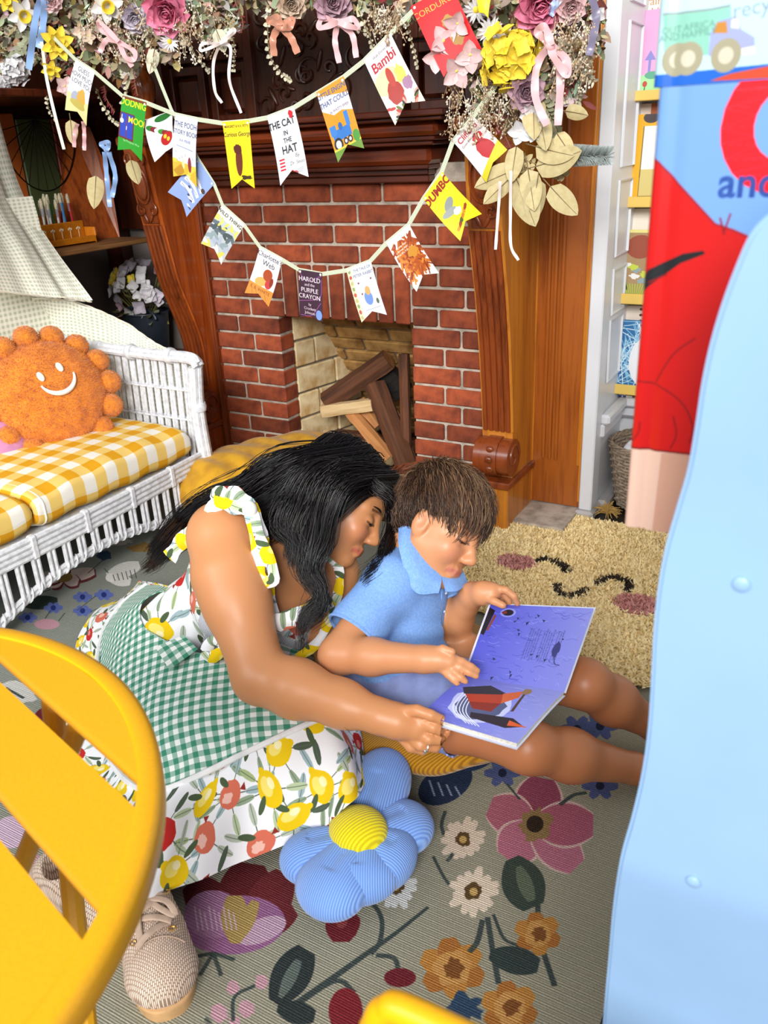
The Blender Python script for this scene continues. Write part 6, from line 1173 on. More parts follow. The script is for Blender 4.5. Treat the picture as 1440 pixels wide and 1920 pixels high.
# shoes
cream = plain('woven_leather', '#e2d3c3', .75, .12, 40); gum = plain('gum_sole', '#c39b6c', .6, .1, 30); lace = plain('cotton_lace', '#b79f8c', .85, .1, 60)
def woven(name):
    nt = NT(name); c = coords(nt, scale=(85, 85, 85), rot=(0, 0, .75)); br = nt.n('ShaderNodeTexBrick'); br.inputs['Scale'].default_value = 1; br.inputs['Mortar Size'].default_value = .06; br.inputs['Color1'].default_value = (*lin('#ead9cb'), 1); br.inputs['Color2'].default_value = (*lin('#d9c3b2'), 1); br.inputs['Mortar'].default_value = (*lin('#8d7562'), 1); nt.l(c, br.inputs[0])
    return finish(nt, br.outputs[0], .7, br.outputs['Fac'], .5, -.002)
wv_ = woven('basket_weave')
def shoe(toe, d, full, label):
    d = Vector(d).normalized(); Ms_ = frame((toe.x, toe.y, .0), d, (0, 0, 1)); w2 = lambda x, y, z: np.array(Ms_ @ Vector((x, y, z)))
    s = SDF((toe.x - .36, toe.y - .22, -.002), (toe.x + .12, toe.y + .28, .17), .003)
    A_ = np.array(Ms_.to_3x3()); s.ell(w2(-.055, 0, .048), (.057, .053, .036), A_, .02); s.chain([w2(-.06, .0, .042), w2(-.12, 0, .05), w2(-.17, 0, .062)], [.046, .045, .040], .03); s.chain([w2(-.21, 0, .05), w2(-.215, 0, .085)], [.036, .034], .03); s.chain([w2(-.15, 0, .072), w2(-.18, 0, .09)], [.034, .036], .02)
    s.cone(w2(-.185, 0, .085), w2(-.195, 0, .16), .029, .036, .004, 's')
    s.put(lambda X, Y, Z: Z - .024 + X * 0 + Y * 0, s.lo, s.lo + s.h * s.n, .003, 's')
    V_, Q_ = s.surface(2); up_ = link('sneaker', npmesh('sneaker', V_, Q_), wv_, wp, label=label)
    so = []; 
    for t in np.linspace(0, 2 * math.pi, 60)[:-1]:
        x = -.125 + .127 * math.copysign(abs(math.cos(t)) ** .8, math.cos(t)); wd = .054 * (1 - .22 * np.clip((-x - .08) / .15, 0, 1)); so.append((x, wd * math.copysign(abs(math.sin(t)) ** .75, math.sin(t))))
    put('sole', MB().prism(so, .027, Ms_ @ Matrix.Translation((0, 0, .006))), gum, up_, local=True, angle=50)
    put('sole_edge', MB().tube([Ms_ @ Vector((x * .995, y * 1.0, .032)) for x, y in so], .004, 6, closed=True), gum, up_, local=True)
    if full:
        hz = lambda x: np.interp(-x, (.02, .06, .10, .15, .19), (.086, .097, .103, .108, .118))
        for i, x in enumerate((-.085, -.108, -.131, -.154)):
            a, b_ = (-.024, .030) if i % 2 else (-.028, .026); put('shoelace', MB().tube([Ms_ @ Vector((x + t * .012 * (1 if i % 2 else -1), a + (b_ - a) * (t + 1) / 2, hz(x) + .003 - .010 * t * t)) for t in np.linspace(-1, 1, 9)], .0062, 8, flat=.45, up=(0, 0, 1)), lace, up_, local=True)
            for yy in (a, b_): put('eyelet', MB().lathe(((.004, 0), (.0062, .002), (.004, .003)), Ms_ @ Matrix.Translation((x, yy * 1.12, hz(x) - .010)), n=12, cap=False), gold, up_, local=True)
        for pts in ([(-.15, .0, .108), (-.125, .03, .111), (-.10, .038, .102), (-.12, .018, .106), (-.15, 0, .109)], [(-.15, 0, .108), (-.115, -.018, .110), (-.075, -.02, .090), (-.06, -.015, .084)], [(-.15, 0, .108), (-.14, -.035, .104), (-.16, -.045, .094), (-.17, -.02, .111)]): put('lace_bow', MB().tube([Ms_ @ Vector(p) for p in spline([Vector(p) for p in pts], 18)], .0056, 8, flat=.45, up=(0, 0, 1)), lace, up_, local=True)
        put('toe_seam', MB().tube([Ms_ @ Vector((-.062 - .012 * math.cos(w * 1.2), .046 * math.sin(w), hz(-.07) + .0 - .024 * math.sin(w) ** 2)) for w in np.linspace(-1.2, 1.2, 18)], .0011, 6), lace, up_, local=True)
        dots = MB(); dkm = plain('perforation', '#2a201a', .9)
        for i in range(6):
            for j in range(3): dots.ell(Ms_ @ Vector((-.085 - .017 * i, -.047 + .002 * j, .046 + .012 * j + .001 * i)), (.0026, .0026, .0026), n=8, m=6)
        put('perforations', dots, dkm, up_, local=True)
    else: put('heel_strap', MB().tube([Ms_ @ Vector((-.21 - .036 * math.cos(w), .036 * math.sin(w), .085)) for w in np.linspace(-1.4, 1.4, 16)], .011, 8, flat=.35, up=(0, 0, 1)), lace, up_, local=True)
shoe(Vector(P(322, 1905, Z=.012)), (.80, -.60, 0), True, 'woven cream sneaker with tan laces'); shoe(Vector((-.86, .66, 0)), (.97, .1, 0), False, 'second woven sneaker behind the table slats')
# ---------------------------------------------------------------- boy
bp = thing('person', 'person in a blue polo shirt sitting with bare legs stretched out, reading the open book', 'person', (-.73, 1.33, .1))
s = SDF((-.96, .98, .0), (-.10, 1.60, .68), .0028)
hN, hF = np.array((-.765, 1.245, .175)), np.array((-.715, 1.385, .175)); sN, sF = D((735, 1092, 1.675)), D((806, 1078, 1.83)); nb = D((770, 1055, 1.745)); wb_ = (hN + hF) / 2 + (0, 0, .10); cb_ = (sN + sF) / 2 * .6 + wb_ * .4
bl = (sF - sN) / np.linalg.norm(sF - sN); ba = nb - (hN + hF) / 2; ba /= np.linalg.norm(ba); bf = np.cross(bl, ba); bf /= np.linalg.norm(bf); bl = np.cross(ba, bf); Bt = np.stack([bl, bf, ba], 1)
def torso(s, g=0.0):
    s.ell((hN + hF) / 2, (.115 + g, .088 + g, .085 + g), Bt, .04); s.ell(wb_, (.10 + g, .078 + g, .10 + g), Bt, .05); s.ell(cb_, (.108 + g, .074 + g, .10 + g), Bt, .05); s.chain([sN, nb - ba * .02, sF], [.042 + g, .05 + g, .042 + g], .04)
torso(s)
s.chain([nb - ba * .02, nb + ba * .05], [.040, .037], .02)
eN, wN = D((634, 1228, 1.60)), D((797, 1236, 1.515)); 
s.chain([sN, eN], [.042, .035], .025); s.chain([eN, eN * .6 + wN * .4, wN], [.0345, .033, .0245], .02)
eF, wF = D((856, 1160, 1.76)), D((886, 1115, 1.685)); s.chain([sF, eF], [.042, .034], .025); s.chain([eF, wF], [.033, .025], .02)
hand(s, wN, [D((822, 1236, 1.508)), D((842, 1240, 1.502))], [([D((812, 1222, 1.51)), D((830, 1216, 1.497)), D((848, 1222, 1.492))], .95), ([D((842, 1231, 1.503)), D((866, 1240, 1.497)), D((884, 1250, 1.497)), D((896, 1258, 1.5))], .9), ([D((840, 1240, 1.5)), D((862, 1250, 1.492)), D((880, 1261, 1.491)), D((893, 1268, 1.493))], .92), ([D((834, 1248, 1.5)), D((852, 1260, 1.489)), D((864, 1270, 1.487)), D((873, 1278, 1.488))], .9), ([D((826, 1253, 1.502)), D((840, 1266, 1.491)), D((850, 1275, 1.488)), D((857, 1282, 1.487))], .8)], .0078, [.0235, .0215, .018])
hand(s, wF, [D((906, 1112, 1.655)), D((922, 1110, 1.645))], [([D((908, 1119, 1.645)), D((926, 1127, 1.625)), D((943, 1135, 1.617))], 1.0), ([D((924, 1103, 1.645)), D((948, 1106, 1.63)), D((964, 1118, 1.628)), D((970, 1132, 1.635))], .95), ([D((926, 1108, 1.65)), D((946, 1113, 1.645)), D((954, 1128, 1.65)), D((956, 1142, 1.66))], .92), ([D((924, 1114, 1.656)), D((938, 1120, 1.655)), D((944, 1134, 1.665))], .9), ([D((918, 1118, 1.66)), D((928, 1126, 1.665)), D((932, 1140, 1.675))], .8)], .0080, [.0245, .0225, .020])
for hp, kn, an, tt in ((hN, D((990, 1400, 1.535)), D((1190, 1441, 1.655)), (-.19, 1.40, .03)), (hF, D((1098, 1282, 1.64)), D((1226, 1362, 1.75)), (-.14, 1.52, .035))):
    s.chain([hp, hp * .45 + kn * .55, kn], [.072, .062, .045], .03); s.chain([kn, kn * .62 + an * .38, an], [.044, .046, .029], .03); s.chain([an, np.array(tt)], [.027, .022], .02)
up_b = .53 * CR - .84 * CD - .10 * CF; fw_b = .82 * (.85 * CR + .53 * CD) - .50 * CF; hc_b = D((826, 984, 1.705)); MBY = headframe(hc_b, fw_b, up_b)
add_head(s, MBY, .96, True); s.chain([nb + ba * .01, np.array(MBY @ Vector((-.025, 0, -.05)))], [.040, .042], .03)
V, Q = s.surface(2); colr = facecol(V, MBY, .96, '#c78a60', '#b0655a', '#cf8068', '#4a3020'); tan = np.clip((V[:, 0] + .62) / .06, 0, 1)[:, None] * np.clip((.36 - V[:, 2]) / .04, 0, 1)[:, None] * (V[:, 1:2] > 1.0) * (np.linalg.norm(V - wN, axis=1) > .13)[:, None]; colr = colr * (1 - tan) + np.array(lin('#b06f47')) * tan; link('body', npmesh('body', V, Q, colr), skin, bp)  # legs blended towards a darker skin colour than the rest of the body
# polo shirt
t = SDF((-.98, 1.02, .10), (-.55, 1.58, .56), .0034); torso(t, .008); t.ell(wb_ - ba * .05, (.118, .098, .10), Bt, .05)
slN, slF = eN * .66 + sN * .34, eF * .7 + sF * .3
t.chain([sN, slN], [.05, .058], .025); t.chain([sF, slF], [.05, .054], .025)
V, Q = t.surface(2); nrmv = V - V.mean(0)
wr1 = .0022 * np.sin(V @ (ba * 150 + bf * 60)) * np.clip(1.2 - np.abs((V - wb_) @ ba) * 9, 0, 1) + .0018 * np.sin(V @ (np.array(slN - sN) * 700 + bl * 40)) * np.clip(1 - np.linalg.norm(V - slN, axis=1) * 9, 0, 1)
V = V + nrmv / np.linalg.norm(nrmv, axis=1)[:, None] * wr1[:, None]
dN = (slN - sN) / np.linalg.norm(slN - sN); dF = (slF - sF) / np.linalg.norm(slF - sF)
cutN = ((V - (slN + dN * .012)) @ dN > 0) & (np.linalg.norm(V - slN - dN * .03, axis=1) < .075); cutF = ((V - (slF + dF * .012)) @ dF > 0) & (np.linalg.norm(V - slF - dF * .03, axis=1) < .07)
neck = (V - nb) @ ba > .058 - .045 * np.clip(((V - nb) @ bf) / .05, 0, 1)
mask = ~cutN & ~cutF & ~neck & ((V - (hN + hF) / 2) @ ba > -.055)
V, Q, u = keep(V, Q, mask); blue = plain('blue_pique', '#739ddc', .85, .07, 260, bump=.35, bscale=700, spec=.2, alt='#86aae2')
sh = link('polo_shirt', npmesh('polo_shirt', V, Q), blue, bp); m = sh.modifiers.new('thickness', 'SOLIDIFY'); m.thickness = .003; m.offset = 0
for rows in (((PDv(768, 964, 1.715), PDv(774, 1002, 1.668), PDv(794, 1046, 1.648), PDv(828, 1082, 1.652)), (PDv(758, 972, 1.705), PDv(760, 1018, 1.652), PDv(782, 1072, 1.630), PDv(826, 1098, 1.640)), (PDv(748, 990, 1.70), PDv(750, 1036, 1.645), PDv(776, 1108, 1.628), PDv(822, 1112, 1.640))), ((PDv(828, 1082, 1.652), PDv(846, 1078, 1.67), PDv(866, 1068, 1.70)), (PDv(832, 1094, 1.645), PDv(852, 1094, 1.660), PDv(872, 1082, 1.70)), (PDv(836, 1110, 1.642), PDv(858, 1108, 1.656), PDv(876, 1094, 1.70)))):
    cf_ = netfn(rows); mb = MB(); mb.grid(cf_, 20, 8); o = put('collar', mb, blue, sh, angle=None, local=True); mm = o.modifiers.new('thickness', 'SOLIDIFY'); mm.thickness = .003; mm.offset = 0
pl = MB(); 
def pg(u, v): c0 = cb_ + ba * (.065 - .10 * v) + bf * (.083 - .004 * abs(u - .5)) + bl * (.026 * (u - .5)); return Vector(c0)
pl.grid(pg, 4, 10); o = put('placket', pl, blue, sh, angle=None, local=True); mm = o.modifiers.new('thickness', 'SOLIDIFY'); mm.thickness = .004
for k in range(2): put('button', MB().ell(Vector(pg(.5, .3 + .4 * k)) + Vector(bf) * .003, (.004, .004, .003), n=10, m=6), plain('pale_button', '#cfdcf0', .4), sh, local=True)
for c_, d_, r_ in ((slN + dN * .010, dN, .0575), (slF + dF * .010, dF, .0535)): put('sleeve_hem', MB().tube(ringaround(c_, d_, r_, 30), .0035, 6, closed=True), blue, sh, local=True)
# shorts
t = SDF((-.98, 1.02, .05), (-.38, 1.56, .40), .0036); t.ell((hN + hF) / 2, (.125, .10, .09), Bt, .04)
for hp, kn in ((hN, D((990, 1400, 1.535))), (hF, D((1098, 1282, 1.64)))): t.chain([hp, hp * .36 + kn * .64], [.084, .071], .03)
V, Q = t.surface(2); V += np.stack([np.zeros(len(V)), np.zeros(len(V)), .002 * np.sin(V[:, 0] * 130 + V[:, 1] * 60)], 1); mask = np.ones(len(V), bool)
for hp, kn in ((hN, D((990, 1400, 1.535))), (hF, D((1098, 1282, 1.64)))): e = hp * .40 + kn * .60; d_ = (kn - hp) / np.linalg.norm(kn - hp); mask &= ~(((V - e) @ d_ > 0) & (np.linalg.norm(V - e, axis=1) < .13))
mask &= (V - (hN + hF) / 2) @ ba < .075
V, Q, u = keep(V, Q, mask); so = link('shorts', npmesh('shorts', V, Q), plain('periwinkle_cotton', '#8d9cd2', .85, .07, 40, bump=.3, bscale=600), bp); m = so.modifiers.new('thickness', 'SOLIDIFY'); m.thickness = .0035; m.offset = 0
# hair: short, brushed forward
HB = lambda x, y, z: MBY @ Vector((x * .96, y * .96, z * .96)); bh = attrmat('brown_hair', 'Col', .45, spec=.45)
cap = SDF(np.array(hc_b) - .17, np.array(hc_b) + .17, .0035); A_ = np.array(MBY.to_3x3()); cap.ell(HB(-.014, 0, .047), np.array((.101, .083, .086)) * .96, A_, .02); cap.ell(HB(-.06, 0, .0), np.array((.05, .068, .07)) * .96, A_, .03); cap.ell(HB(.075, 0, -.03), np.array((.075, .075, .072)) * .96, A_, .015, 's'); 
for y in (-1, 1): cap.ell(HB(-.002, y * .085, -.035), np.array((.03, .03, .045)) * .96, A_, .012, 's')
Vh, Qh = cap.surface(2); link('hair', npmesh('hair', Vh, Qh, np.tile(lin('#2a1b13'), (len(Vh), 1))), bh, bp)
q = np.random.RandomState(8); inv = np.array(MBY.inverted()); Lh = (Vh @ inv[:3, :3].T + inv[:3, 3]) / .96; crown = np.array((-.06, .015, .115))
n_ = 4300; k = q.choice(len(Vh), n_); P0 = Lh[k] + q.randn(n_, 3) * .0015; rad = P0 - np.array((-.014, 0, .03)); rad /= np.linalg.norm(rad, axis=1)[:, None]
flow = P0 - crown; flow += np.array((.10, -.02, -.01)) * np.clip((P0[:, 2:3] - .02) / .06, 0, 1); flow[:, 2] -= .03; flow += q.randn(n_, 3) * .022; flow -= rad * (flow * rad).sum(1)[:, None]; flow /= np.linalg.norm(flow, axis=1)[:, None] + 1e-9
Ln = np.where(P0[:, 2] > .03, q.uniform(.03, .052, n_), q.uniform(.012, .026, n_)); Ln = np.where((P0[:, 0] > .03) & (P0[:, 2] > .03), Ln * 1.25, Ln); seg = 7; tt = np.linspace(0, 1, seg); pos = np.zeros((n_, seg, 3)); cur = P0 - rad * .002; dcur = flow + rad * q.uniform(.15, .7, (n_, 1)); ctr = np.array((-.014, 0, .03))
for i in range(seg): pos[:, i] = cur; d_ = dcur / np.linalg.norm(dcur, axis=1)[:, None]; cur = cur + d_ * (Ln / (seg - 1))[:, None]; rr = cur - ctr; rr /= np.linalg.norm(rr, axis=1)[:, None]; dcur = d_ - rr * .20
d_ = np.gradient(pos, axis=1); d_ /= np.linalg.norm(d_, axis=2)[..., None] + 1e-9; a = np.cross(d_, rad[:, None]); a /= np.linalg.norm(a, axis=2)[..., None] + 1e-9; bn = np.cross(d_, a); w = (.0011 * (1 - .75 * tt ** 2))[None, :, None] / .96
tri = np.stack([pos + a * w, pos - a * w * .6 + bn * w * .7, pos - a * w * .6 - bn * w * .7], 2).reshape(-1, 3); cl = np.array([lin(c_) for c_ in ('#2b1b12', '#3a271a', '#513828', '#6b4e38', '#8a6a4c')]); cw = cl[np.minimum((q.rand(n_) * 3.2 + np.clip(P0[:, 2] * 14, 0, 2)).astype(int), 4)]; Mh = np.array(MBY); tri = tri * .96 @ Mh[:3, :3].T + Mh[:3, 3]
bi = (np.arange(n_) * seg * 3)[:, None, None]; i = np.arange(seg - 1)[None, :, None] * 3; fq = np.concatenate([np.stack([bi + i + j, bi + i + (j + 1) % 3, bi + i + 3 + (j + 1) % 3, bi + i + 3 + j], -1).reshape(-1, 4) for j in range(3)])
link('hair_strands', npmesh('hair_strands', tri, fq, np.repeat(cw, seg * 3, 0)), bh, bp, kind='stuff')
for y in (-1, 1): put('eyelashes', MB().tube([HB(.083, y * .031 + t_, -.006 - t_ * t_ * 12) for t_ in np.linspace(-.014, .014, 9)], [.0005, .0009, .0012, .0014, .0014, .0014, .0012, .0009, .0006], 6), dk, bp)
# ---------------------------------------------------------------- the open picture book
K = {k: Vector(PD(*v)) for k, v in dict(nr=(970, 1394, 1.435), nl=(788, 1340, 1.462), sl=(872, 1268, 1.548), sr=(1058, 1297, 1.53), fr=(1113, 1141, 1.605), fl=(920, 1133, 1.65)).items()}
pic = Canvas(600, 460, '#5a5cc0'); q = random.Random(2); gx = np.linspace(0, 1, 600)[None, :, None]; gy = np.linspace(0, 1, 460)[:, None, None]; pic.a[:] = pic.c('#4346b4') * (1 - gx) + pic.c('#8588d4') * gx; pic.a[:] = pic.a * (1 - .25 * gy) + pic.c('#7478d0') * .25 * gy
for i in range(130): x, y = q.uniform(0, 560) ** 1.0, q.uniform(0, 460); l = q.uniform(20, 70); pic.curve([(x, y), (x + l * .5, y + q.uniform(-16, 16)), (x + l, y + q.uniform(-8, 8))], q.uniform(1, 3), q.choice(('#8a93e6', '#3437a0', '#9aa4ec', '#2c2f8c')), 8, alpha=.7)
for i in range(16): x, y = q.uniform(120, 580), q.uniform(20, 450); pic.poly([(x, y), (x + q.uniform(8, 22), y + q.uniform(-9, 9)), (x + q.uniform(4, 12), y + q.uniform(8, 22))], '#23254f')
for j in range(13): pic.text(('The wind blew and the waves rolled high', 'over the deck and far away they went', 'until the sea lay quiet in the night')[j % 3], 290 + j * 14 + (j // 5) * 12, 235, 13, '#26285c', rot=-math.pi / 2, sx=.9)
pic.ell(120, 50, 46, 30, '#9aa0e8', alpha=.6); pic.ell(120, 50, 32, 20, '#1a1420'); pic.ell(98, 50, 16, 10, '#6a2a24'); pic.poly([(0, 20), (40, 40), (24, 210), (0, 200)], '#1c1622'); pic.poly([(44, 70), (58, 72), (40, 180), (28, 178)], '#7a3a2a')
pic.ell(470, 250, 20, 46, '#33356e', wob=.5); pic.curve([(470, 290), (490, 330), (520, 335)], 5, '#33356e'); pim = pic.image('sea_page')
pc2 = Canvas(600, 460, '#6e72c4'); gy2 = np.linspace(0, 1, 460)[:, None, None]; pc2.a[:] = pc2.c('#5a5fc0') * (1 - gx) + pc2.c('#8d92d8') * gx
for i in range(90): x, y = q.uniform(0, 560), q.uniform(0, 460); l = q.uniform(20, 80); pc2.curve([(x, y), (x + l * .5, y + q.uniform(-14, 14)), (x + l, y)], q.uniform(1, 2.6), q.choice(('#a4abec', '#4347a8', '#c5caf2')), 8, alpha=.6)
pc2.ell(240, 250, 170, 150, '#cdd3ea', alpha=.7, wob=.15); pc2.ell(250, 260, 140, 120, '#4d5378', wob=.2)
for i in range(5): pc2.curve([(90 + i * 14, 130), (120 + i * 20, 330), (260 + i * 20, 420)], 5, '#d5daf0', 14)
pc2.poly([(60, 130), (190, 60), (330, 120), (300, 190), (100, 190)], '#2a2634'); pc2.poly([(110, 190), (330, 120), (340, 220), (180, 260)], '#a33824'); pc2.poly([(170, 250), (340, 210), (330, 290), (220, 300)], '#7d2a22'); pc2.poly([(300, 120), (390, 60), (400, 130), (340, 210)], '#c05a34'); pc2.ell(410, 60, 24, 32, '#8a6a4a', wob=.3); pc2.poly([(404, 90), (418, 90), (440, 250), (424, 256)], '#4a3428'); pc2.poly([(230, 330), (470, 300), (560, 340), (470, 380), (250, 370)], '#2c222c'); pc2.poly([(460, 320), (580, 340), (470, 360)], '#c9562e'); pim2 = pc2.image('ship_page')
pg1 = imgmat('sea_paper', pim, .35); pg2 = imgmat('ship_paper', pim2, .35); board = plain('book_board', '#c9cde0', .5, .05); edge = plain('page_edges', '#e6e2d8', .8, .1, 200)
bk = thing('picture_book', 'open picture book with blue sea pages held on the lap', 'book', K['sl'].lerp(K['sr'], .5))
def leafblock(a, b, c, d, mats, nm, th, bow, parent):
    """page block with corners spine-left a, spine-right b, outer right c, outer left d"""
    n0 = (b - a).cross(d - a).normalized(); n0 = n0 if n0.z > 0 else -n0
    f = lambda u, v: a.lerp(b, u).lerp(d.lerp(c, u), v) + n0 * bow * math.sin(math.pi * min(v * 1.15, 1)) * (1 - v * .3); mb = MB(); mb.grid(lambda u, v: f(u, v), 10, 14); flip = (mb.v and (Vector(mb.v[1]) - Vector(mb.v[0])).cross(Vector(mb.v[11]) - Vector(mb.v[0])).dot(n0) < 0)
    if flip: mb.f = [x[::-1] for x in mb.f]; mb.uv = {k: v[::-1] for k, v in mb.uv.items()}
    top = put(nm, mb, mats, parent, angle=None); e = MB(); e.grid(lambda u, v: f(u, v) - n0 * .0012, 10, 14); e.grid(lambda u, v: f(u, v) - n0 * th, 10, 14)
    rim = [(k / 10, 0) for k in range(11)] + [(1, k / 14) for k in range(1, 15)] + [(1 - k / 10, 1) for k in range(1, 11)] + [(0, 1 - k / 14) for k in range(1, 14)]; r0 = [f(u, v) - n0 * .0012 for u, v in rim]; r1 = [f(u, v) - n0 * th for u, v in rim]; m_ = len(rim); e.add(r0 + r1, [(i, (i + 1) % m_, m_ + (i + 1) % m_, m_ + i) for i in range(m_)]); e.uv = {}; put('page_block', e, edge, parent)
    cv_ = MB(); g = lambda u, v: f(u * 1.04 - .02, min(v * 1.03, 1.03)) - n0 * (th + .0012); cv_.grid(g, 10, 14); cv_.uv = {}; o = put('cover_board', cv_, board, parent, angle=None); mm = o.modifiers.new('thickness', 'SOLIDIFY'); mm.thickness = .0025; mm.offset = 0
leafblock(K['sl'], K['sr'], K['fr'], K['fl'], pg1, 'left_page', .004, .006, bk); leafblock(K['sl'], K['sr'], K['nr'], K['nl'], pg2, 'right_page', .009, .005, bk)
# uv of the lower page runs towards the reader's edge
for o in bk.children:
    if o.name.startswith('left_page'):
        ul = o.data.uv_layers['UVMap'].data; a = np.zeros(len(ul) * 2, np.float32); ul.foreach_get('uv', a); ul.foreach_set('uv', a)
    if o.name.startswith('right_page'):
        ul = o.data.uv_layers['UVMap'].data; a = np.zeros(len(ul) * 2, np.float32); ul.foreach_get('uv', a); a[1::2] = 1 - a[1::2]; ul.foreach_set('uv', a)
# ================================================================ CUSHIONS, LOGS, RUG AND OTHER THINGS ON THE FLOOR
def corduroy(name, col, alt, period=.0045, rot=(0, 0, 0), gen='Object'):
    nt = NT(name); c = coords(nt, gen, (1 / period * .16,) * 3, rot); w = nt.n('ShaderNodeTexWave'); w.wave_type = 'BANDS'; w.bands_direction = 'X'; w.inputs['Scale'].default_value = 2; w.inputs['Distortion'].default_value = .5; nt.l(c, w.inputs['Vector'])
    return finish(nt, ramp(nt, w.outputs['Fac'], [(.1, alt), (.7, col)]), .9, w.outputs['Fac'], .45, .003, sheen=.3, spec=.15)
mus = corduroy('mustard_corduroy', '#b5801c', '#8a5d10', rot=(0, 0, .6))
fc_ = thing('floor_cushion', 'mustard corduroy floor cushion under the boy', 'cushion', (-.73, 1.42, 0))
s = SDF((-1.02, 1.12, -.0), (-.44, 1.74, .17), .005); s.ell((-.715, 1.40, .082), (.255, .275, .07), None, .02); s.put(lambda X, Y, Z: .012 - Z + 0 * X + 0 * Y, s.lo, s.lo + s.h * s.n, .006, 's') if False else None
for hp in (hN, hF): s.ell((hp[0], hp[1], .165), (.09, .085, .06), None, .03, 's')
V, Q = s.surface(3); a = np.arctan2(V[:, 1] - 1.43, V[:, 0] + .73); V[:, 2] = np.maximum(V[:, 2] + .004 * np.sin(a * 13) * (np.hypot(V[:, 0] + .73, V[:, 1] - 1.43) > .15), .012); link('cover', npmesh('cover', V, Q), mus, fc_)
put('seam', MB().tube([(-.73 + .243 * math.cos(w), 1.43 + .253 * math.sin(w), .074 + .003 * math.sin(w * 9)) for w in np.linspace(0, 6.2832, 80)[:-1]], .004, 6, closed=True), mus, fc_)
mv = plain('mustard_velvet', '#d09a12', .8, .15, 18, sheen=.15, alt='#b07c0a'); c0 = Vector((-1.80, 2.24, .14)); d0 = Vector((.45, .89, 0)).normalized()
bc_ = thing('bolster_cushion', 'large mustard velvet cushion lying before the fireplace behind the woman', 'cushion', (c0.x, c0.y, 0)); s = SDF((-2.2, 1.85, 0), (-1.4, 2.62, .32), .006); A_ = np.array(basis((0, 0, 0), d0, Vector((0, 0, 1)).cross(d0), (0, 0, 1)).to_3x3()); s.ell(tuple(c0), (.31, .20, .115), A_, .02); s.ell(tuple(c0 - d0 * .2), (.14, .17, .10), A_, .05); s.ell(tuple(c0 + d0 * .2), (.14, .17, .10), A_, .05)
V, Q = s.surface(3); ax_ = (V - np.array(c0)) @ np.array(d0); V[:, 2] = np.maximum(V[:, 2] + .004 * np.sin(ax_ * 46) - .003 * np.cos(V[:, 1] * 70), .012); link('cover', npmesh('cover', V, Q), mv, bc_)
put('seam', MB().tube([tuple(c0 + d0 * .29 * math.cos(w) + Vector((-d0.y, d0.x, 0)) * .185 * math.sin(w) + Vector((0, 0, .03 + .006 * math.sin(w * 9)))) for w in np.linspace(0, 6.28, 60)[:-1]], .005, 6, closed=True), mv, bc_)
# blue corduroy flower pillow
bf_ = corduroy('blue_corduroy', '#86aef0', '#6f98e0', .006, (0, 0, 1.1)); fcx = P(672, 1560, Z=.10)
ft = thing('flower_pillow', 'light blue corduroy flower-shaped pillow with a yellow centre on the rug', 'pillow', (fcx.x, fcx.y, 0))
for (px, py), wdt in (((730, 1415), .062), ((800, 1535), .058), ((772, 1630), .062), ((668, 1690), .072), ((590, 1712), .066), ((530, 1622), .050)):
    tip = P(px, py, Z=.05 if py > 1450 else .09); b_ = Vector((fcx.x, fcx.y, .075)); d_ = tip - b_; L = d_.length; dn = d_.normalized(); up_ = Vector((0, 0, 1)) - dn * dn.z; up_.normalize(); sd_ = up_.cross(dn)
    s = SDF(np.minimum(tip, b_) - .1, np.maximum(tip, b_) + .1, .0045); A_ = np.array(basis((0, 0, 0), dn, sd_, up_).to_3x3()); s.ell(tuple(b_ + d_ * .62), (L * .42, wdt, .046), A_, .02); s.ell(tuple(b_ + d_ * .25), (L * .3, wdt * .6, .042), A_, .03); V, Q = s.surface(3); x = (V - np.array(b_)) @ np.array(dn); y = (V - np.array(b_)) @ np.array(sd_); V[:, 2] = np.maximum(V[:, 2] - .010 * np.exp(-(y / .012) ** 2) * np.clip((L - x) / L, 0, 1) * (V[:, 2] > b_.z) * (x < L * .6), .012); 
    pmat = corduroy('blue_corduroy_petal', '#86aef0', '#6790dc', .0042, (0, 0, -math.atan2(sd_.y, sd_.x))); link('petal', npmesh('petal', V, Q), pmat, ft)
yc = corduroy('yellow_corduroy', '#efdf1f', '#cfbb0c', .0055, (0, 0, .5)); put('flower_centre', MB().ell((fcx.x, fcx.y, .105), (.054, .05, .036), n=32, m=18), yc, ft)
# shaggy rug with a sleeping face
shag = thing('shaggy_rug', 'cream-yellow shaggy rug with a sleeping face, right of the boy', 'rug', (-.55, 1.95, 0))
outl = [P(x, y, Z=.02) for x, y in ((850, 945), (905, 948), (945, 950), (985, 945), (1020, 940), (1050, 945), (1075, 962), (1120, 975), (1180, 985), (1250, 1000), (1340, 1030), (1370, 1090), (1360, 1160), (1320, 1230), (1262, 1275), (1208, 1285), (1120, 1262), (1060, 1240), (980, 1200), (920, 1150), (850, 1120), (800, 1080), (790, 1010))]
oc = sum(outl, Vector()) / len(outl); oa = np.array([(p.x - oc.x, p.y - oc.y) for p in outl]); th = np.arctan2(oa[:, 1], oa[:, 0]); rr = np.hypot(*oa.T); o_ = np.argsort(th); th, rr = th[o_], rr[o_]; th = np.r_[th - 2 * np.pi, th, th + 2 * np.pi]; rr = np.r_[rr, rr, rr]; rad = lambda a: np.interp(a, th, rr)
base = MB(); base.grid(lambda u, v: (oc.x + math.cos(u * 6.2832) * rad((u * 6.2832 + math.pi) % 6.2832 - math.pi) * v * .985, oc.y + math.sin(u * 6.2832) * rad((u * 6.2832 + math.pi) % 6.2832 - math.pi) * v * .985, .006 + .010 * (1 - v ** 8) + .004 * math.sin(u * 18) * v), 90, 20); base.uv = {}
put('backing', base, plain('cream_wool', '#f2dfac', .95, .1, 30), shag)
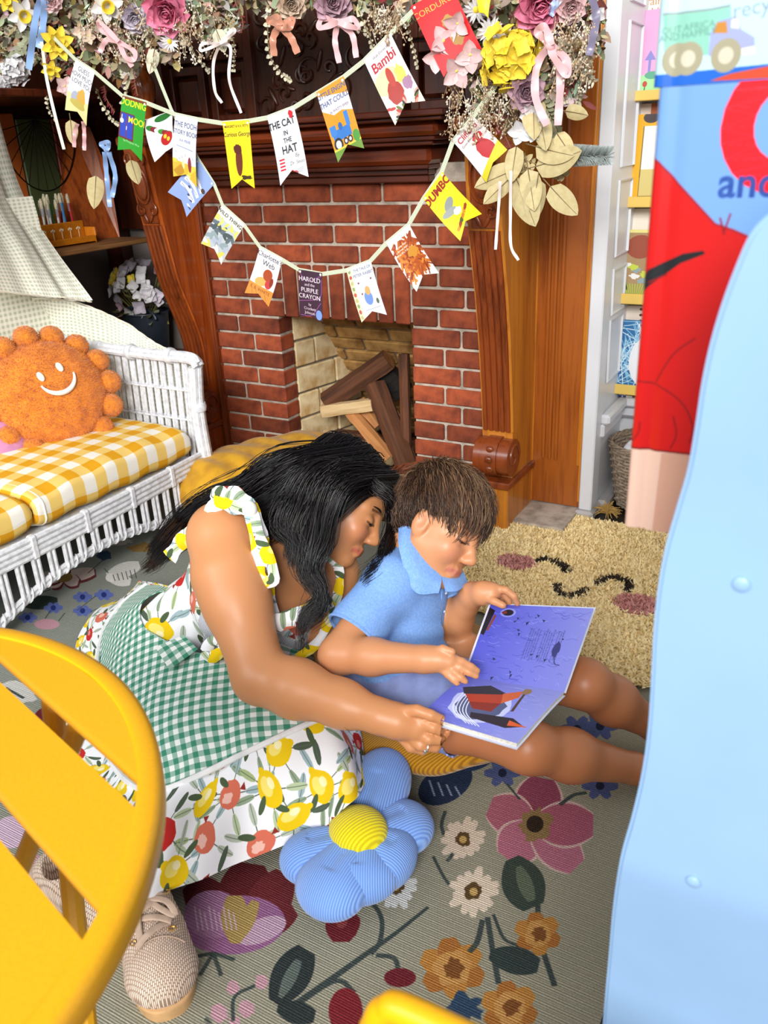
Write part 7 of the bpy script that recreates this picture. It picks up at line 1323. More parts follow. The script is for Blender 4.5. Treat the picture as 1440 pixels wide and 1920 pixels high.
n = 64000; q = np.random.RandomState(4); a = q.uniform(-np.pi, np.pi, n); r_ = np.sqrt(q.rand(n)) * rad(a); X = oc.x + np.cos(a) * r_; Y = oc.y + np.sin(a) * r_; col = np.tile(np.array(lin('#ffe9b2')), (n, 1)) * q.uniform(.86, 1.08, (n, 1)); lowy = np.clip((2.3 - Y) / .7, 0, 1)[:, None]
def near_(pts, w): 
    pts = np.array([P(x, y, Z=.03)[:2] for x, y in spline([(x_, y_) for x_, y_ in pts], 24)]); return (np.min((X[:, None] - pts[None, :, 0]) ** 2 + (Y[:, None] - pts[None, :, 1]) ** 2, 1)) < w * w
drk = near_([(1012, 1045), (1025, 1042), (1045, 1050), (1060, 1058), (1058, 1066)], .012) | near_([(1120, 1088), (1140, 1078), (1160, 1078), (1180, 1088), (1176, 1102)], .012) | near_([(1046, 1092), (1046, 1102), (1062, 1110), (1085, 1108), (1097, 1098)], .012)
for c_, rx, ry in ((P(968, 1048, Z=.03), .062, .05), (P(1194, 1126, Z=.03), .066, .055)): m_ = ((X - c_.x) / rx) ** 2 + ((Y - c_.y) / ry) ** 2 < 1; col[m_] = np.array(lin('#d99a93')) * q.uniform(.8, 1.1, (m_.sum(), 1))
col[drk] = np.array(lin('#3d332e')) * q.uniform(.7, 1.2, (drk.sum(), 1))
p = np.stack([X, Y, np.full(n, .014)], 1); d = np.stack([q.randn(n) * .9, q.randn(n) * .9 - .15, np.full(n, .55)], 1); d /= np.linalg.norm(d, axis=1)[:, None]; sd_ = np.cross(d, (0, 0, 1.0)) + q.randn(n, 3) * .15; sd_ /= np.linalg.norm(sd_, axis=1)[:, None]; L = q.uniform(.011, .019, (n, 1)); w = .0026
v = np.stack([p - sd_ * w, p + sd_ * w, p + d * L * .6 + sd_ * w * 1.1, p + d * L * .6 - sd_ * w * 1.1, p + d * L + sd_ * w * .3], 1).reshape(-1, 3); i = np.arange(n)[:, None] * 5; me = bpy.data.meshes.new('pile'); me.from_pydata(v.tolist(), [], (i + np.array([[0, 1, 2, 3]])).tolist() + (i + np.array([[3, 2, 4]])).tolist()); ca = me.color_attributes.new('Col', 'FLOAT_COLOR', 'POINT'); arr = np.ones((n * 5, 4), np.float32); arr[:, :3] = np.repeat(col, 5, 0); ca.data.foreach_set('color', arr.ravel()); link('pile', me, attrmat('wool_pile', 'Col', .95, spec=.1), shag, kind='stuff')
for (x, y), k, dx in (((958, 938), 1, -.4), ((1138, 962), 2, .2)):
    tp = P(x, y, Z=.03); mb = MB(); q2 = random.Random(k)
    for i in range(60): d_ = Vector((q2.gauss(dx, .6), q2.gauss(.1, .5), q2.uniform(-.1, .7))).normalized(); mb.tube([tp, tp + d_ * .025 + Vector((0, 0, .006)), tp + d_ * q2.uniform(.035, .055) - Vector((0, 0, .012 * q2.random()))], [.002, .0018, .0012], 5)
    put('tassel', mb, plain('tassel_wool%d' % k, '#e0d097' if k == 1 else '#b9934e', .95), shag)
# firewood
bark = wood('log_bark', '#2e1a10', '#6b3f24', 'X', .85, coat=0, bstr=.6, objvar=.25); split = wood('split_wood', '#7a4822', '#b57c48', 'X', .8, coat=0, bstr=.5, objvar=.25); palew = wood('pale_split_wood', '#b58d5a', '#e0c493', 'X', .8, coat=0, bstr=.5); burnt = plain('charred_wood', '#17110e', .9, .3, 40, bump=.8, bscale=80)
def log(a, b, w, h, label, m1, m2, roll=0, seed=0):
    """a split log from a to b with a rough triangular section"""
    q = random.Random(seed); a, b = Vector(a), Vector(b); d = (b - a).normalized(); u = Vector((0, 0, 1)) - d * d.z
    if u.length < .1: u = Vector((0, -1, 0)) - d * d.dot(Vector((0, -1, 0)))
    u.normalize(); s_ = d.cross(u); u, s_ = u * math.cos(roll) + s_ * math.sin(roll), s_ * math.cos(roll) - u * math.sin(roll); L = (b - a).length
    sec = [(-w / 2, -h / 2), (w * .1, -h * .55), (w / 2, -h * .38), (w * .48, h * .1), (w * .3, h / 2), (-w * .2, h * .46), (-w * .46, h * .15)]; n = 9; vs = []
    for i in range(n + 1):
        for x, y in sec: vs.append(Vector((L * i / n + q.uniform(-.004, .004) * (0 < i < n), x * (1 + q.uniform(-.06, .06)), y * (1 + q.uniform(-.06, .06)))))
    k = len(sec); fs = [(i * k + j, i * k + (j + 1) % k, (i + 1) * k + (j + 1) % k, (i + 1) * k + j) for i in range(n) for j in range(k)]; t = thing('firewood_log', label, 'log', a, 'split logs in the fireplace'); M = basis((0, 0, 0), d, s_, u)
    mb = MB(); mb.add(vs, fs + [tuple(range(k - 1, -1, -1)), tuple(n * k + j for j in range(k))]); me = mb.mesh('log', False); o = link('wood', me, m1, t, local=True); o.matrix_local = M
    
    for dx, ring_, f_ in ((-.0015, vs[:k], tuple(range(k - 1, -1, -1))), (.0015, vs[-k:], tuple(range(k)))): ends = MB(); ends.add([v + Vector((dx, 0, 0)) for v in ring_], [f_]); e = link('end_grain', ends.mesh('end', False), m2, t, local=True); e.matrix_local = M
    return t
log(P(612, 752, Y=2.77), P(728, 672, Y=2.86), .085, .075, 'dark log leaning up to the back of the fireplace', bark, split, .4, 1)
log(P(715, 690, Y=2.90), P(758, 735, Y=2.93), .10, .09, 'short charred black log at the back of the fireplace', burnt, burnt, .2, 2)
log(P(606, 770, Y=2.74), P(700, 758, Y=2.78), .055, .05, 'pale split log lying level in the middle of the fireplace', palew, palew, .1, 3)
log(P(604, 822, Y=2.70), P(700, 848, Y=2.74), .075, .07, 'pale split log lying low at the left of the fireplace', palew, palew, .2, 4)
log(P(772, 892, Y=2.66), P(706, 720, Y=2.82), .085, .05, 'long dark plank-like log propped in front of the others', bark, split, .1, 5)
log(P(735, 862, Y=2.68), P(662, 775, Y=2.78), .06, .05, 'orange-brown split log propped beside the long dark one', split, palew, .7, 6)
log(P(762, 860, Y=2.72), P(757, 665, Y=2.84), .045, .05, 'upright dark log against the right side of the fireplace', bark, bark, 0, 7)
log(P(712, 800, Y=2.80), P(676, 752, Y=2.82), .06, .05, 'small split wedge between the pale log and the long dark one', split, palew, .5, 8)
log(P(775, 880, Y=2.72), P(735, 775, Y=2.80), .05, .045, 'reddish split log right of the long dark one', split, split, .3, 9)
log((-1.90, 2.90, .05), (-1.50, 2.92, .05), .09, .08, 'dark log lying on the hearth under the others', bark, split, 0, 10)
log((-1.86, 2.80, .045), (-1.52, 2.78, .045), .08, .07, 'brown log on the hearth beneath the propped ones', bark, split, .2, 11)
# red-brown wicker basket in front of the bricks
def basket(name, cx, cy, r0, r1, h, label, mat, rows=14, loop=None):
    t = thing(name, label, 'basket', (cx, cy, 0)); n = 28
    for i in range(n): w = 2 * math.pi * i / n; put('stake', MB().tube([(cx + r0 * math.cos(w), cy + r0 * math.sin(w), .013), (cx + r1 * math.cos(w), cy + r1 * math.sin(w), h)], .0032, 6), mat, t)
    wv = MB()
    for k in range(rows):
        f = (k + .5) / rows; r = r0 + (r1 - r0) * f; wv.tube([(cx + (r + .0045 * (1 if (i + k) % 2 else -1)) * math.cos(2 * math.pi * i / n), cy + (r + .0045 * (1 if (i + k) % 2 else -1)) * math.sin(2 * math.pi * i / n), .013 + (h - .013) * f) for i in range(n)], h / rows * .42, 6, closed=True)
    put('weave', wv, mat, t, kind='stuff')
    for k in range(3): put('rim_strand', MB().tube([(cx + (r1 + .005 * math.cos(i * .9 + k * 2)) * math.cos(2 * math.pi * i / 56), cy + (r1 + .005 * math.cos(i * .9 + k * 2)) * math.sin(2 * math.pi * i / 56), h + .004 + .005 * math.sin(i * .9 + k * 2)) for i in range(56)], .004, 6, closed=True), mat, t)
    put('base', MB().lathe(((.001, .013), (r0, .013), (r0, .018), (.001, .018)), Matrix.Translation((cx, cy, 0)), 28), mat, t); return t
basket('wicker_basket', -1.185, 2.30, .105, .135, .19, 'reddish wicker basket in front of the bricks behind the boy', plain('red_wicker', '#8a4a2c', .6, .2, 60))
put('rope', MB().tube(spline([(-1.30, 2.28, .2), (-1.2, 2.2, .235), (-1.08, 2.26, .205)], 30), .006, 6), plain('jute', '#b08a5a', .95, .2, 90), [o for o in bpy.data.objects if o.name == 'wicker_basket'][0])
bk2 = basket('laundry_basket', -.56, 2.80, .10, .135, .235, 'pale wicker basket of odds and ends on the floor beneath the book ledges', plain('pale_wicker', '#a08c78', .7, .2, 60), 18)
q = random.Random(3)
for i, (c_, l_) in enumerate((('#e6e2e8', 'white cloth'), ('#5a3a6a', 'purple cloth'), ('#b0485a', 'pink cloth'), ('#2d2a38', 'dark cloth'))):
    x, y = -.60 + .045 * (i % 2), 2.77 + .05 * (i // 2); t = thing('folded_cloth', 'crumpled ' + l_ + ' in the pale basket', 'cloth', (x, y, .2)); mb = MB().ell((x, y, .215), (.045, .04, .035), n=14, m=10); mb.v = [tuple(Vector(v_) + Vector((q.uniform(-.006, .006),) * 3)) for v_ in mb.v]; put('fold', mb, plain('cloth%d' % i, c_, .9), t)
# pot of pale flowers in the alcove
pt = thing('flower_pot', 'dark blue-grey pot of white silk flowers below the plank shelf', 'flower pot', P(285, 665, Y=2.86)); pc = P(285, 668, Y=2.86); pc.z = 0.0
potm = plain('blue_grey_tin', '#3d4654', .45, .15, 12, metal=.3)
put('pot', MB().lathe(((.06, .36), (.085, .36), (.105, .545), (.11, .55), (.108, .556), (.1, .55), (.08, .37)), Matrix.Translation((pc.x, pc.y, 0)), 28), potm, pt); put('handle', MB().tube([(pc.x + .11 * math.cos(w), pc.y - .05, .53 + .05 * math.sin(w)) for w in np.linspace(0, math.pi, 16)], .006, 6), potm, pt)
stool = thing('plant_stand', 'dark wooden stand under the flower pot in the alcove', 'stand', (pc.x, pc.y, 0)); put('stand_top', MB().box((pc.x - .15, pc.y - .12, .335), (pc.x + .15, pc.y + .12, .36), ch=.005), M_['darkz'], stool)
for sx in (-1, 1):
    for sy in (-1, 1): put('leg', MB().box((pc.x + sx * .13 - .015, pc.y + sy * .1 - .015, 0), (pc.x + sx * .13 + .015, pc.y + sy * .1 + .015, .335)), M_['darkz'], stool)
q = random.Random(12); C0 = Vector((pc.x, pc.y, .60)); ff = facing((0, 0, 1))
for i in range(46):
    d = Vector((q.gauss(0, 1), q.gauss(-.5, .9), q.gauss(.45, .8))).normalized(); pos = C0 + Vector((d.x * .15, d.y * .11, d.z * .13 + .04)); r = q.uniform(.028, .045); mat = PM['white' if i % 3 else 'lilac'] if i > 5 else PM['yellow' if i % 2 else 'mauve']; me = petal_mesh(.038, .036, .25, .4, .8, .2, mat)
    for k in range(4): child('petal', me, pt, Matrix.Translation(pos - wloc(pt)) @ facing(d + Vector((0, -.4, .1)), k * 1.571 + i) @ Matrix.Rotation(-.3, 4, 'Y') @ Matrix.Scale(r / .038, 4))
    if i % 2 == 0: put('stem', MB().tube([(pc.x, pc.y, .5), pos], .002, 5), LM['olive'], pt)
for i in range(26): d = Vector((q.gauss(0, 1), q.gauss(-.4, .8), q.gauss(.1, .6))).normalized(); pos = C0 + d * .10; me = petal_mesh(.06, .026, .3, .3, .85, .15, LM['sage' if i % 2 else 'olive']); child('leaf', me, pt, Matrix.Translation(pos - wloc(pt)) @ frame((0, 0, 0), d + Vector((0, -.2, .2)), (0, -.5, 1)))
# ================================================================ FOREGROUND: TABLE, CHAIR, BOOK RACK, AND THE BOOK LEDGES
yel = plain('yellow_powder_coat', '#e5a504', .38, .03, 300, bump=.12, bscale=900, bdist=.0006, spec=.45)
TX, TY, TZ, TR = -.7187, .1313, .74, .3665
tt_ = thing('bistro_table', 'round yellow slatted metal bistro table at the lower left', 'table', (TX, TY, 0))
put('rim', MB().lathe(((TR - .021, TZ - .004), (TR - .020, TZ - .001), (TR - .017, TZ), (TR - .006, TZ - .001), (TR - .001, TZ - .004), (TR, TZ - .010), (TR, TZ - .026), (TR - .003, TZ - .030), (TR - .006, TZ - .028), (TR - .007, TZ - .010), (TR - .021, TZ - .006)), Matrix.Translation((TX, TY, 0)), 120, cap=False), yel, tt_, angle=50)
sd, sn = Vector((.9652, -.2614, 0)), Vector((.2614, .9652, 0)); tc_ = Vector((TX, TY, 0))
edges = [.279 - .0895 * k for k in range(7)]
slats = [(.302, .345)] + [(e - .0665, e) for e in edges] + [(-.345, edges[-1] - .0895)]
for lo_, hi_ in slats:
    if hi_ - lo_ < .005: continue
    out = []
    for s_ in (1, -1):
        for k in range(13):
            y = lo_ + (hi_ - lo_) * k / 12; y = y if s_ > 0 else hi_ - (y - lo_); x = s_ * math.sqrt(max((TR - .016) ** 2 - y * y, 1e-5)); out.append((x, y))
    me = MB().prism(out, .0022, basis((TX, TY, TZ - .0055), sd, sn, (0, 0, 1)))
    inner = [(x * .999, y) for x, y in out]; put('slat', me, yel, tt_, angle=40)
    for y in (lo_ + .001, hi_ - .001):                                      # folded-down edges
        xx = math.sqrt(max((TR - .02) ** 2 - y * y, 1e-5)); a, b = tc_ + sd * xx + sn * y, tc_ - sd * xx + sn * y; put('slat_fold', MB().box((-xx, -.001, -.016), (xx, .001, 0), basis((tc_ + sn * y) + Vector((0, 0, TZ - .0045)), sd, sn, (0, 0, 1))), yel, tt_, smooth=False)
for s1 in (1, -1):
    for s2 in (1, -1): put('leg', MB().tube([tc_ + sd * .03 * s1 + sn * .315 * s2 + Vector((0, 0, TZ - .03)), tc_ - sd * .36 * s1 * .8 + sn * .10 * s2 + Vector((0, 0, .012))], .011, 10), yel, tt_)
for s2 in (1, -1): put('crossbar', MB().tube([tc_ + sd * .12 + sn * .318 * s2 + Vector((0, 0, TZ - .032)), tc_ - sd * .12 + sn * .318 * s2 + Vector((0, 0, TZ - .032))], .008, 8), yel, tt_)
# chair seen by the corner of its back
ch = thing('bistro_chair', 'yellow metal bistro chair whose tubular back shows at the bottom edge', 'chair', (0, .15, 0))
zt = .785; yb_ = .262; back = [(-.190, yb_ - .02, 0), (-.182, yb_, .45), (-.178, yb_ + .002, zt - .06), (-.175, yb_ + .003, zt - .022), (-.168, yb_ + .004, zt - .008), (-.150, yb_ + .004, zt), (-.05, yb_ + .004, zt), (.10, yb_ + .004, zt), (.18, yb_ + .004, zt), (.198, yb_ + .004, zt - .008), (.205, yb_ + .003, zt - .022), (.208, yb_ + .002, zt - .06), (.212, yb_, .45), (.22, yb_ - .02, 0)]
put('back_frame', MB().tube(spline(back, 90), .0088, 14), yel, ch)
put('back_slat', MB().box((-.172, yb_ - .002, .60), (.20, yb_ + .002, .66), ch=.001), yel, ch)
for k in range(5): put('seat_slat', MB().box((-.17, yb_ - .05 - .075 * k - .06, .448), (.20, yb_ - .05 - .075 * k, .452), ch=.001), yel, ch)
for x in (-.178, .208): put('seat_rail', MB().tube([(x, yb_, .445), (x, yb_ - .40, .445)], .008, 10), yel, ch); put('front_leg', MB().tube([(x, yb_ - .40, .445), (x, yb_ - .42, 0)], .008, 10), yel, ch)
# book rack: wavy blue side panel and the two books behind it
PY = .50; skyb = plain('pale_blue_lacquer', '#82a4ca', .4, .03, 8, spec=.4)
rk = thing('book_rack', 'pale blue painted book rack with a wavy edge, close by on the right', 'book rack', (.1, PY, 0))
wv = [P(x, y, Y=PY) for x, y in ((1475, 385), (1440, 402), (1405, 440), (1378, 500), (1352, 570), (1330, 645), (1314, 720), (1302, 800), (1288, 880), (1268, 950), (1248, 1020), (1234, 1090), (1224, 1180), (1219, 1280), (1213, 1370), (1202, 1450), (1184, 1530), (1162, 1610), (1148, 1700), (1140, 1790), (1132, 1880), (1126, 1960))]
wv = spline(wv, 70); out = [(p.x, p.z) for p in wv]; bx = out[-1][0]; out += [(bx - .006, .30), (bx, .15), (bx + .006, .02), (bx + .01, 0), (.36, 0), (.36, 1.26), (.12, 1.26), (out[0][0] + .02, out[0][1] + .03)]
bmq = bmesh.new(); f_ = bmq.faces.new([bmq.verts.new((x, PY, z)) for x, z in out]); r_ = bmesh.ops.extrude_face_region(bmq, geom=[f_]); bmesh.ops.translate(bmq, verts=[v for v in r_['geom'] if isinstance(v, bmesh.types.BMVert)], vec=(0, .018, 0)); bmesh.ops.recalc_face_normals(bmq, faces=bmq.faces[:]); bmesh.ops.bevel(bmq, geom=[e for e in bmq.edges if len(e.link_faces) == 2 and e.calc_face_angle() > 1.2], offset=.003, segments=2, affect='EDGES'); me = bpy.data.meshes.new('side_panel'); bmq.to_mesh(me); bmq.free(); link('side_panel', me, skyb, rk)
for x, y in ((1390, 1095), (1300, 1652)): p = P(x, y, Y=PY); put('screw_cap', MB().lathe(((.0001, .003), (.0035, .0028), (.0052, .0015), (.0055, 0)), basis(p, (1, 0, 0), (0, 0, 1), (0, -1, 0)), 20), skyb, rk)
BY = .62; zb = P(1165, 985, Y=BY).z; zt1 = P(1210, 166, Y=BY).z
put('ledge', MB().box((-.075, BY - .03, zb - .022), (.36, BY + .09, zb - .001), ch=.003), skyb, rk); zl2 = P(1222, 164, Y=.70).z; put('ledge', MB().box((-.075, .70, zl2 - .02), (.36, .79, zl2 - .0005), ch=.003), skyb, rk); put('back_board', MB().box((-.07, .80, .0), (.36, .815, 1.28), ch=.003), skyb, rk); put('foot_ledge', MB().box((-.07, .52, .06), (.342, .80, .08)), skyb, rk)
def coverbook(name, label, xl, y, z0, z1, w, th, cv_, mat_edge, key):
    t = thing(name, label, 'book', (xl + w / 2, y, z0)); r = th / 2
    prof = [(xl + r + r * math.cos(a) * 1.0, y + r - r * math.sin(a)) for a in np.linspace(-math.pi * 1.5 + math.pi * .0, -math.pi, 6)][::-1] if False else [(xl + .25 * r * (1 - math.cos(a)) * 0 + r * .55 * (1 - math.sin(a)), y + r - r * math.cos(a)) for a in np.linspace(math.pi, 0, 12)]
    prof += [(xl + r * .55 + .004, y), (xl + r * .55 + .008, y + .0022), (xl + r * .55 + .011, y + .0022), (xl + r * .55 + .015, y)] + [(xl + r * .55 + .02 + (w - r * .55 - .02) * k / 4, y) for k in range(5)]
    vs = []; uv = []; s_ = 0
    for j in range(2):
        for x, yy in prof: vs.append((x, yy, (z0, z1)[j])); uv.append(((x - xl) / w, j))
    n = len(prof); mb = MB(); mb.add(vs, [(i, i + 1, n + i + 1, n + i) for i in range(n - 1)], uv); o = put('cover', mb, imgmat('cover_' + key, cv_.image('cover_' + key), .3, spec=.4), t, angle=60); m = o.modifiers.new('thickness', 'SOLIDIFY'); m.thickness = .002; m.offset = -1
    put('page_block', MB().box((xl + r * .6, y + .003, z0 + .003), (xl + w - .004, y + th - .003, z1 - .003)), bpy.data.materials['page_edges'], t); put('back_cover', MB().box((xl + r * .5, y + th - .002, z0), (xl + w, y + th, z1)), mat_edge, t); return t
xl = P(1168, 985, Y=BY).x - .0; BW = .27
def bc_xy(px, py): p = P(px, py, Y=BY); return ((p.x - xl) / BW * 900, (zt1 - p.z) / (zt1 - zb) * 1000)
cvb = Canvas(900, 1000, '#658dc4'); B = lambda *pts: [bc_xy(*p) for p in pts]
cvb.poly(B((1100, 250), (1203, 283), (1235, 305), (1340, 420), (1375, 432), (1420, 455), (1500, 480), (1500, 850), (1100, 850)), '#b20e0d'); cvb.line(B((1203, 283), (1235, 305), (1340, 420), (1375, 432), (1450, 465)), 5, '#8a1626')
cvb.poly(B((1100, 590), (1190, 545), (1215, 506), (1280, 476), (1318, 470), (1322, 476), (1275, 494), (1218, 535), (1186, 566), (1100, 620)), '#17191c')
for pts in (((1178, 712), (1230, 722), (1278, 755), (1299, 800), (1292, 832)), ((1228, 718), (1262, 665), (1304, 634)), ((1262, 780), (1268, 815), (1256, 842)), ((1200, 790), (1196, 812), (1178, 834)), ((1215, 530), (1250, 515)), ((1350, 408), (1358, 440)), ((1370, 400), (1356, 440))): cvb.curve(B(*pts), 4, '#7a0c12')
cvb.poly(B((1000, 838), (1190, 840), (1290, 850), (1500, 855), (1500, 1100), (1000, 1100)), '#c9a898'); cvb.poly(B((1240, 850), (1500, 855), (1500, 1100), (1210, 1100)), '#b88c78'); cvb.line(B((1100, 836), (1190, 840), (1300, 852), (1400, 852)), 5, '#6a1416')
cx_, cy_ = bc_xy(1462, 247); cvb.text('C', cx_, cy_, 330, '#e8101c', bold=.05); cx_, cy_ = bc_xy(1404, 344); cvb.text('and', cx_, cy_, 86, '#1f3f86', bold=.02)
coverbook('display_book', 'large picture book with a red and blue cover standing behind the wavy blue panel', xl, BY, zb, zt1, BW, .016, cvb, plain('red_board', '#c21a18', .4), 'red')
BY2 = .70; xl2 = P(1222, 158, Y=BY2).x; z20 = P(1222, 164, Y=BY2).z; z21 = z20 + .30
def b2(px, py): p = P(px, py, Y=BY2); return ((p.x - xl2) / .27 * 900, (z21 - p.z) / (z21 - z20) * 1000)
cv2 = Canvas(900, 1000, '#c4ecfb'); Q2 = lambda *pts: [b2(*p) for p in pts]
cv2.poly(Q2((1100, 148), (1240, 140), (1460, 118), (1460, 250), (1100, 250)), '#1667d6'); cv2.poly(Q2((1330, 152), (1370, 138), (1460, 120), (1460, 146)), '#d84a2a')
cv2.poly(Q2((1243, 27), (1330, 18), (1330, 103), (1246, 108)), '#8fd0bd'); cv2.poly(Q2((1330, 18), (1370, 10), (1372, 60), (1330, 70)), '#93d6c4'); cv2.poly(Q2((1328, 105), (1332, 62), (1345, 40), (1380, 30), (1390, 55), (1415, 70), (1416, 95), (1360, 108)), '#a3aee0'); cv2.poly(Q2((1336, 62), (1345, 42), (1362, 40), (1364, 62)), '#c98a34'); cv2.poly(Q2((1370, 52), (1372, 36), (1384, 34), (1386, 54)), '#dfe8f2'); cv2.poly(Q2((1385, 92), (1415, 86), (1416, 100), (1388, 104)), '#e9eef4')
for x, y in ((1268, 112), (1290, 110), (1361, 104)): X_, Y_ = b2(x, y); cv2.ell(X_, Y_, 34, 36, '#a9a58a'); cv2.ell(X_, Y_, 17, 18, '#d5d2bd')
cv2.line(Q2((1243, 27), (1330, 18), (1370, 10)), 4, '#8a9a9a')
for s_, x, y in (('OUT AFRICA', 1290, 52), ('AND HAPPILY', 1289, 66)): X_, Y_ = b2(x, y); cv2.text(s_, X_, Y_, 21, '#5a9486', rot=-.06)
X_, Y_ = b2(1402, 12); cv2.text('recycling', X_ + 50, Y_, 46, '#8d9fb6', rot=-.1)
cv2.a *= .84
coverbook('display_book', 'pale blue picture book with a green lorry on its cover, above the red one', xl2, BY2, z20, z21, .27, .018, cv2, plain('blue_board', '#1667d6', .4), 'lorry')
# yellow ledges with books in the niche
butter = plain('butter_yellow', '#ecc866', .45, .04, 12); LZ = []
for i, (x, y, y2) in enumerate(((1171, 172, 191), (1156, 369, 389), (1141, 549, 568), (1128, 717, 735))):
    a = P(x, y, Y=2.845); b = P(x, y2, Y=2.845); LZ.append(b.z + .012); t = thing('book_ledge', ('top', 'second', 'third', 'lowest')[i] + ' yellow book ledge on the white niche wall', 'shelf', (a.x, 2.85, b.z), 'yellow book ledges')
    put('front_lip', MB().box((a.x, 2.838, b.z), (.55, 2.848, a.z), ch=.002), butter, t); put('shelf_board', MB().box((a.x, 2.838, b.z), (.55, 2.948, b.z + .010), ch=.002), butter, t); put('rear_lip', MB().box((a.x + .03, 2.94, b.z), (.55, 2.95, a.z + .05), ch=.002), butter, t)
def nbook(li, xl_, top, y, w, col, label, dec, spine=False):
    z0 = LZ[li] if li < 4 else .362; z1 = top; t = thing('shelf_book', label, 'book', (xl_ + w / 2, y, z0), None); c = Canvas(200, 260, col); dec(c); im = c.image('niche_cover'); h = z1 - z0; lean = .10 * h if not spine else 0
    M = Matrix(((1, 0, 0, xl_), (0, 1, lean / h, y - lean), (0, 0, 1, z0), (0, 0, 0, 1))); mb = MB(); mb.add([M @ Vector(v) for v in ((0, 0, 0), (w, 0, 0), (w, 0, h), (0, 0, h))], [(0, 1, 2, 3)], [(0, 0), (1, 0), (1, 1), (0, 1)]); d = .012 if not spine else .10
    put('cover', mb, imgmat('niche_cover', im, .4), t, smooth=False); put('page_block', MB().box((.002, .001, .002), (w - .002, d, h - .002), M), bpy.data.materials['page_edges'], t, smooth=False); put('back_cover', MB().box((0, d, 0), (w, d + .002, h), M), plain('board_' + col, col, .5), t, smooth=False)
    if not spine: put('spine', MB().box((-.002, 0, 0), (.001, d + .002, h), M), plain('board_' + col, col, .5), t, smooth=False)
px_ = lambda x, y, Y: P(x, y, Y=Y)
def d_tan(c): [c.ell(20 + (i * 37) % 170, 60 + (i * 53) % 190, 12, 5, '#a08c6a', rot=i) for i in range(26)]; c.rect(0, 0, 200, 60, '#f1ece2'); c.text('fairy', 60, 20, 30, '#b07a4a'); c.text('fables', 60, 48, 30, '#b07a4a'); c.poly([(4, 200), (30, 185), (50, 190), (40, 215)], '#7a4a22')
nbook(0, px_(1196, 20, 2.92).x - .012, px_(1196, -10, 2.92).z, 2.925, .22, '#b29c78', 'tan patterned book at the back of the top yellow ledge', d_tan)
def d_pink(c): c.rect(0, 195, 200, 260, '#a7e0a0'); c.ell(36, 196, 22, 12, '#5aa88a'); c.poly([(10, 150), (26, 120), (44, 150)], '#8a88cc'); c.rect(22, 150, 30, 186, '#8a88cc'); c.line([(16, 250), (18, 225)], 3, '#3a5a3a'); c.ell(17, 222, 7, 9, '#b8443a'); [c.line([(12 + 6 * i, 256), (14 + 6 * i, 246)], 2, '#3a6a3a') for i in range(6)]
nbook(0, px_(1203, 100, 2.87).x, px_(1212, 18, 2.87).z, 2.885, .20, '#f0a8d2', 'pink and green book with a small lamp drawing on the top yellow ledge', d_pink)
nbook(1, px_(1184, 290, 2.92).x - .01, px_(1188, 196, 2.92).z, 2.925, .20, '#a85a2c', 'rust-brown book behind the yellow-framed one on the second ledge', lambda c: [c.text('FABLE', 14, 60, 24, '#3a2a1c', rot=math.pi / 2), c.rect(14, 0, 60, 40, '#e6d8cc')])
def d_frame(c): c.rect(0, 0, 200, 260, '#e3aa16'); c.rect(30, 34, 200, 240, '#f2efe9'); c.rect(30, 160, 200, 240, '#d3c27a'); c.line([(30, 34), (30, 240), (200, 240)], 3, '#6a5a2a'); c.ell(50, 10, 24, 16, '#3a2f35')
nbook(1, px_(1180, 350, 2.87).x, px_(1192, 215, 2.87).z, 2.885, .20, '#e3aa16', 'yellow-framed white book on the second yellow ledge', d_frame)
nbook(2, px_(1166, 430, 2.92).x - .01, px_(1171, 392, 2.92).z, 2.925, .20, '#efe6da', 'cream book with rust leaf print at the back of the third ledge', lambda c: [c.poly([(8 + 20 * (i % 3), 20 + 24 * i), (22 + 20 * (i % 3), 14 + 24 * i), (16 + 20 * (i % 3), 36 + 24 * i)], '#b0562c') for i in range(8)])
def d_mush(c): c.rect(0, 0, 200, 260, '#e4dc8c'); c.rect(16, 10, 200, 250, '#a98a62'); c.ell(66, 62, 46, 44, '#9a4a34'); [c.ell(30 + (i * 29) % 150, 130 + (i * 17) % 60, 16, 11, ('#e9e9ea', '#8fa4a6', '#c3d24a')[i % 3], wob=.6) for i in range(12)]; c.rect(30, 200, 36, 225, '#3a2f22'); [c.line([(40 + 5 * i, 250), (40 + 9 * i - 16, 200)], 3, '#a6cc3a') for i in range(14)]
nbook(2, px_(1156, 545, 2.87).x, px_(1170, 432, 2.87).z, 2.885, .20, '#e4dc8c', 'green-edged book with a rust-red round shape on the third yellow ledge', d_mush)
def d_cream(c): [c.ell(90 + (i % 3) * 16, 10 + (i // 3) * 18, 6, 4, '#2f2a24', rot=i) for i in range(12)]; c.text('tr', 24, 36, 50, '#c58a72'); c.text('fr', 24, 86, 44, '#d8a898'); c.ell(18, 190, 12, 9, '#a8583a', wob=.8)
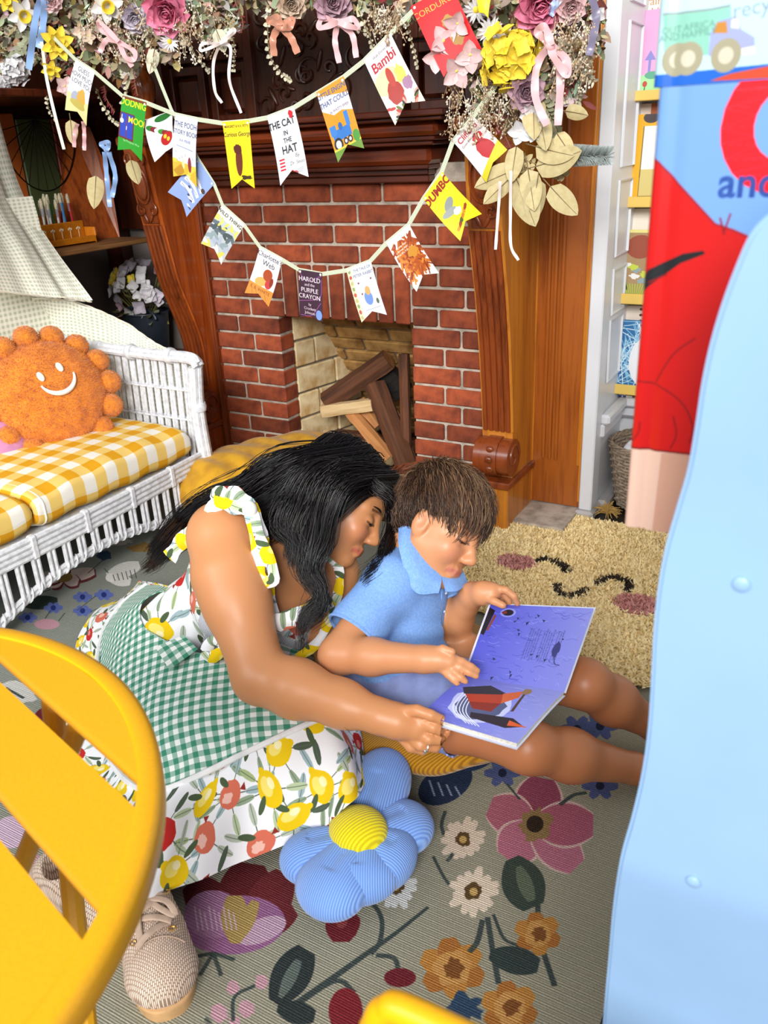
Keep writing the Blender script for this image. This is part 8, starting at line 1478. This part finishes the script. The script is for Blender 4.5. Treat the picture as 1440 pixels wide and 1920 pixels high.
nbook(3, px_(1147, 690, 2.92).x - .012, px_(1154, 572, 2.92).z, 2.925, .22, '#e9dccd', 'cream book with rust marks at the back of the lowest ledge', d_cream)
def d_blue(c):
    q = random.Random(6); [c.curve([(q.uniform(0, 200), q.uniform(0, 260)) for k in range(3)], 3, q.choice(('#bfe0f2', '#e8f4fa', '#8cc4e4'))) for i in range(60)]; c.ell(120, 150, 72, 100, '#f0f1f6'); c.poly([(90, 190), (108, 120), (124, 190)], '#8c9ac6'); c.text('R', 112, 90, 34, '#23407a')
nbook(3, px_(1151, 712, 2.87).x, px_(1168, 602, 2.87).z, 2.885, .19, '#2f6fa8', 'blue book with white line pattern and a white oval on the lowest yellow ledge', d_blue)
for i, (x0, x1, col, tx, lab) in enumerate(((1136, 1144.5, '#b0573a', 'TALES', 'rust-coloured book spine, first under the lowest ledge'), (1146, 1157, '#d9d5c4', 'DUCKLING', 'pale book spine lettered in green under the lowest ledge'), (1158.5, 1171, '#2f3c9a', '', 'deep blue book spine with white feather shapes under the lowest ledge'), (1172, 1184, '#e2ddd0', '', 'white book spine beside the deep blue one'))):
    a, b = P(x0, 770, Y=2.89).x, P(x1, 770, Y=2.89).x
    def dsp(c, i=i, tx=tx):
        if i == 0: c.rect(0, 0, 200, 130, '#efe8da'); c.text('TALES', 100, 66, 50, '#3a2a22', rot=-math.pi / 2, sx=.8)
        if i == 1: c.rect(0, 0, 200, 60, '#2a2a2c'); c.ell(120, 24, 50, 22, '#e4e4e0'); c.text('DUCKLING', 100, 165, 60, '#5c8a52', rot=-math.pi / 2, sx=.62, bold=.01)
        if i == 2: c.rect(0, 0, 200, 80, '#e2e0da'); c.ell(90, 36, 60, 20, '#4a3a3a', wob=.7); [c.ell(110, y, 30, 24, '#e2e6f2', rot=.8) for y in (130, 185, 235)]
    nbook(4, a, P(1150, 733 + i, Y=2.89).z - .004, 2.885, b - a, col, lab, dsp, True)

for o in bpy.data.objects:
    if any(m.type == 'SOLIDIFY' for m in o.modifiers): e = o.modifiers.new('crisp_edges', 'EDGE_SPLIT'); e.split_angle = math.radians(50)
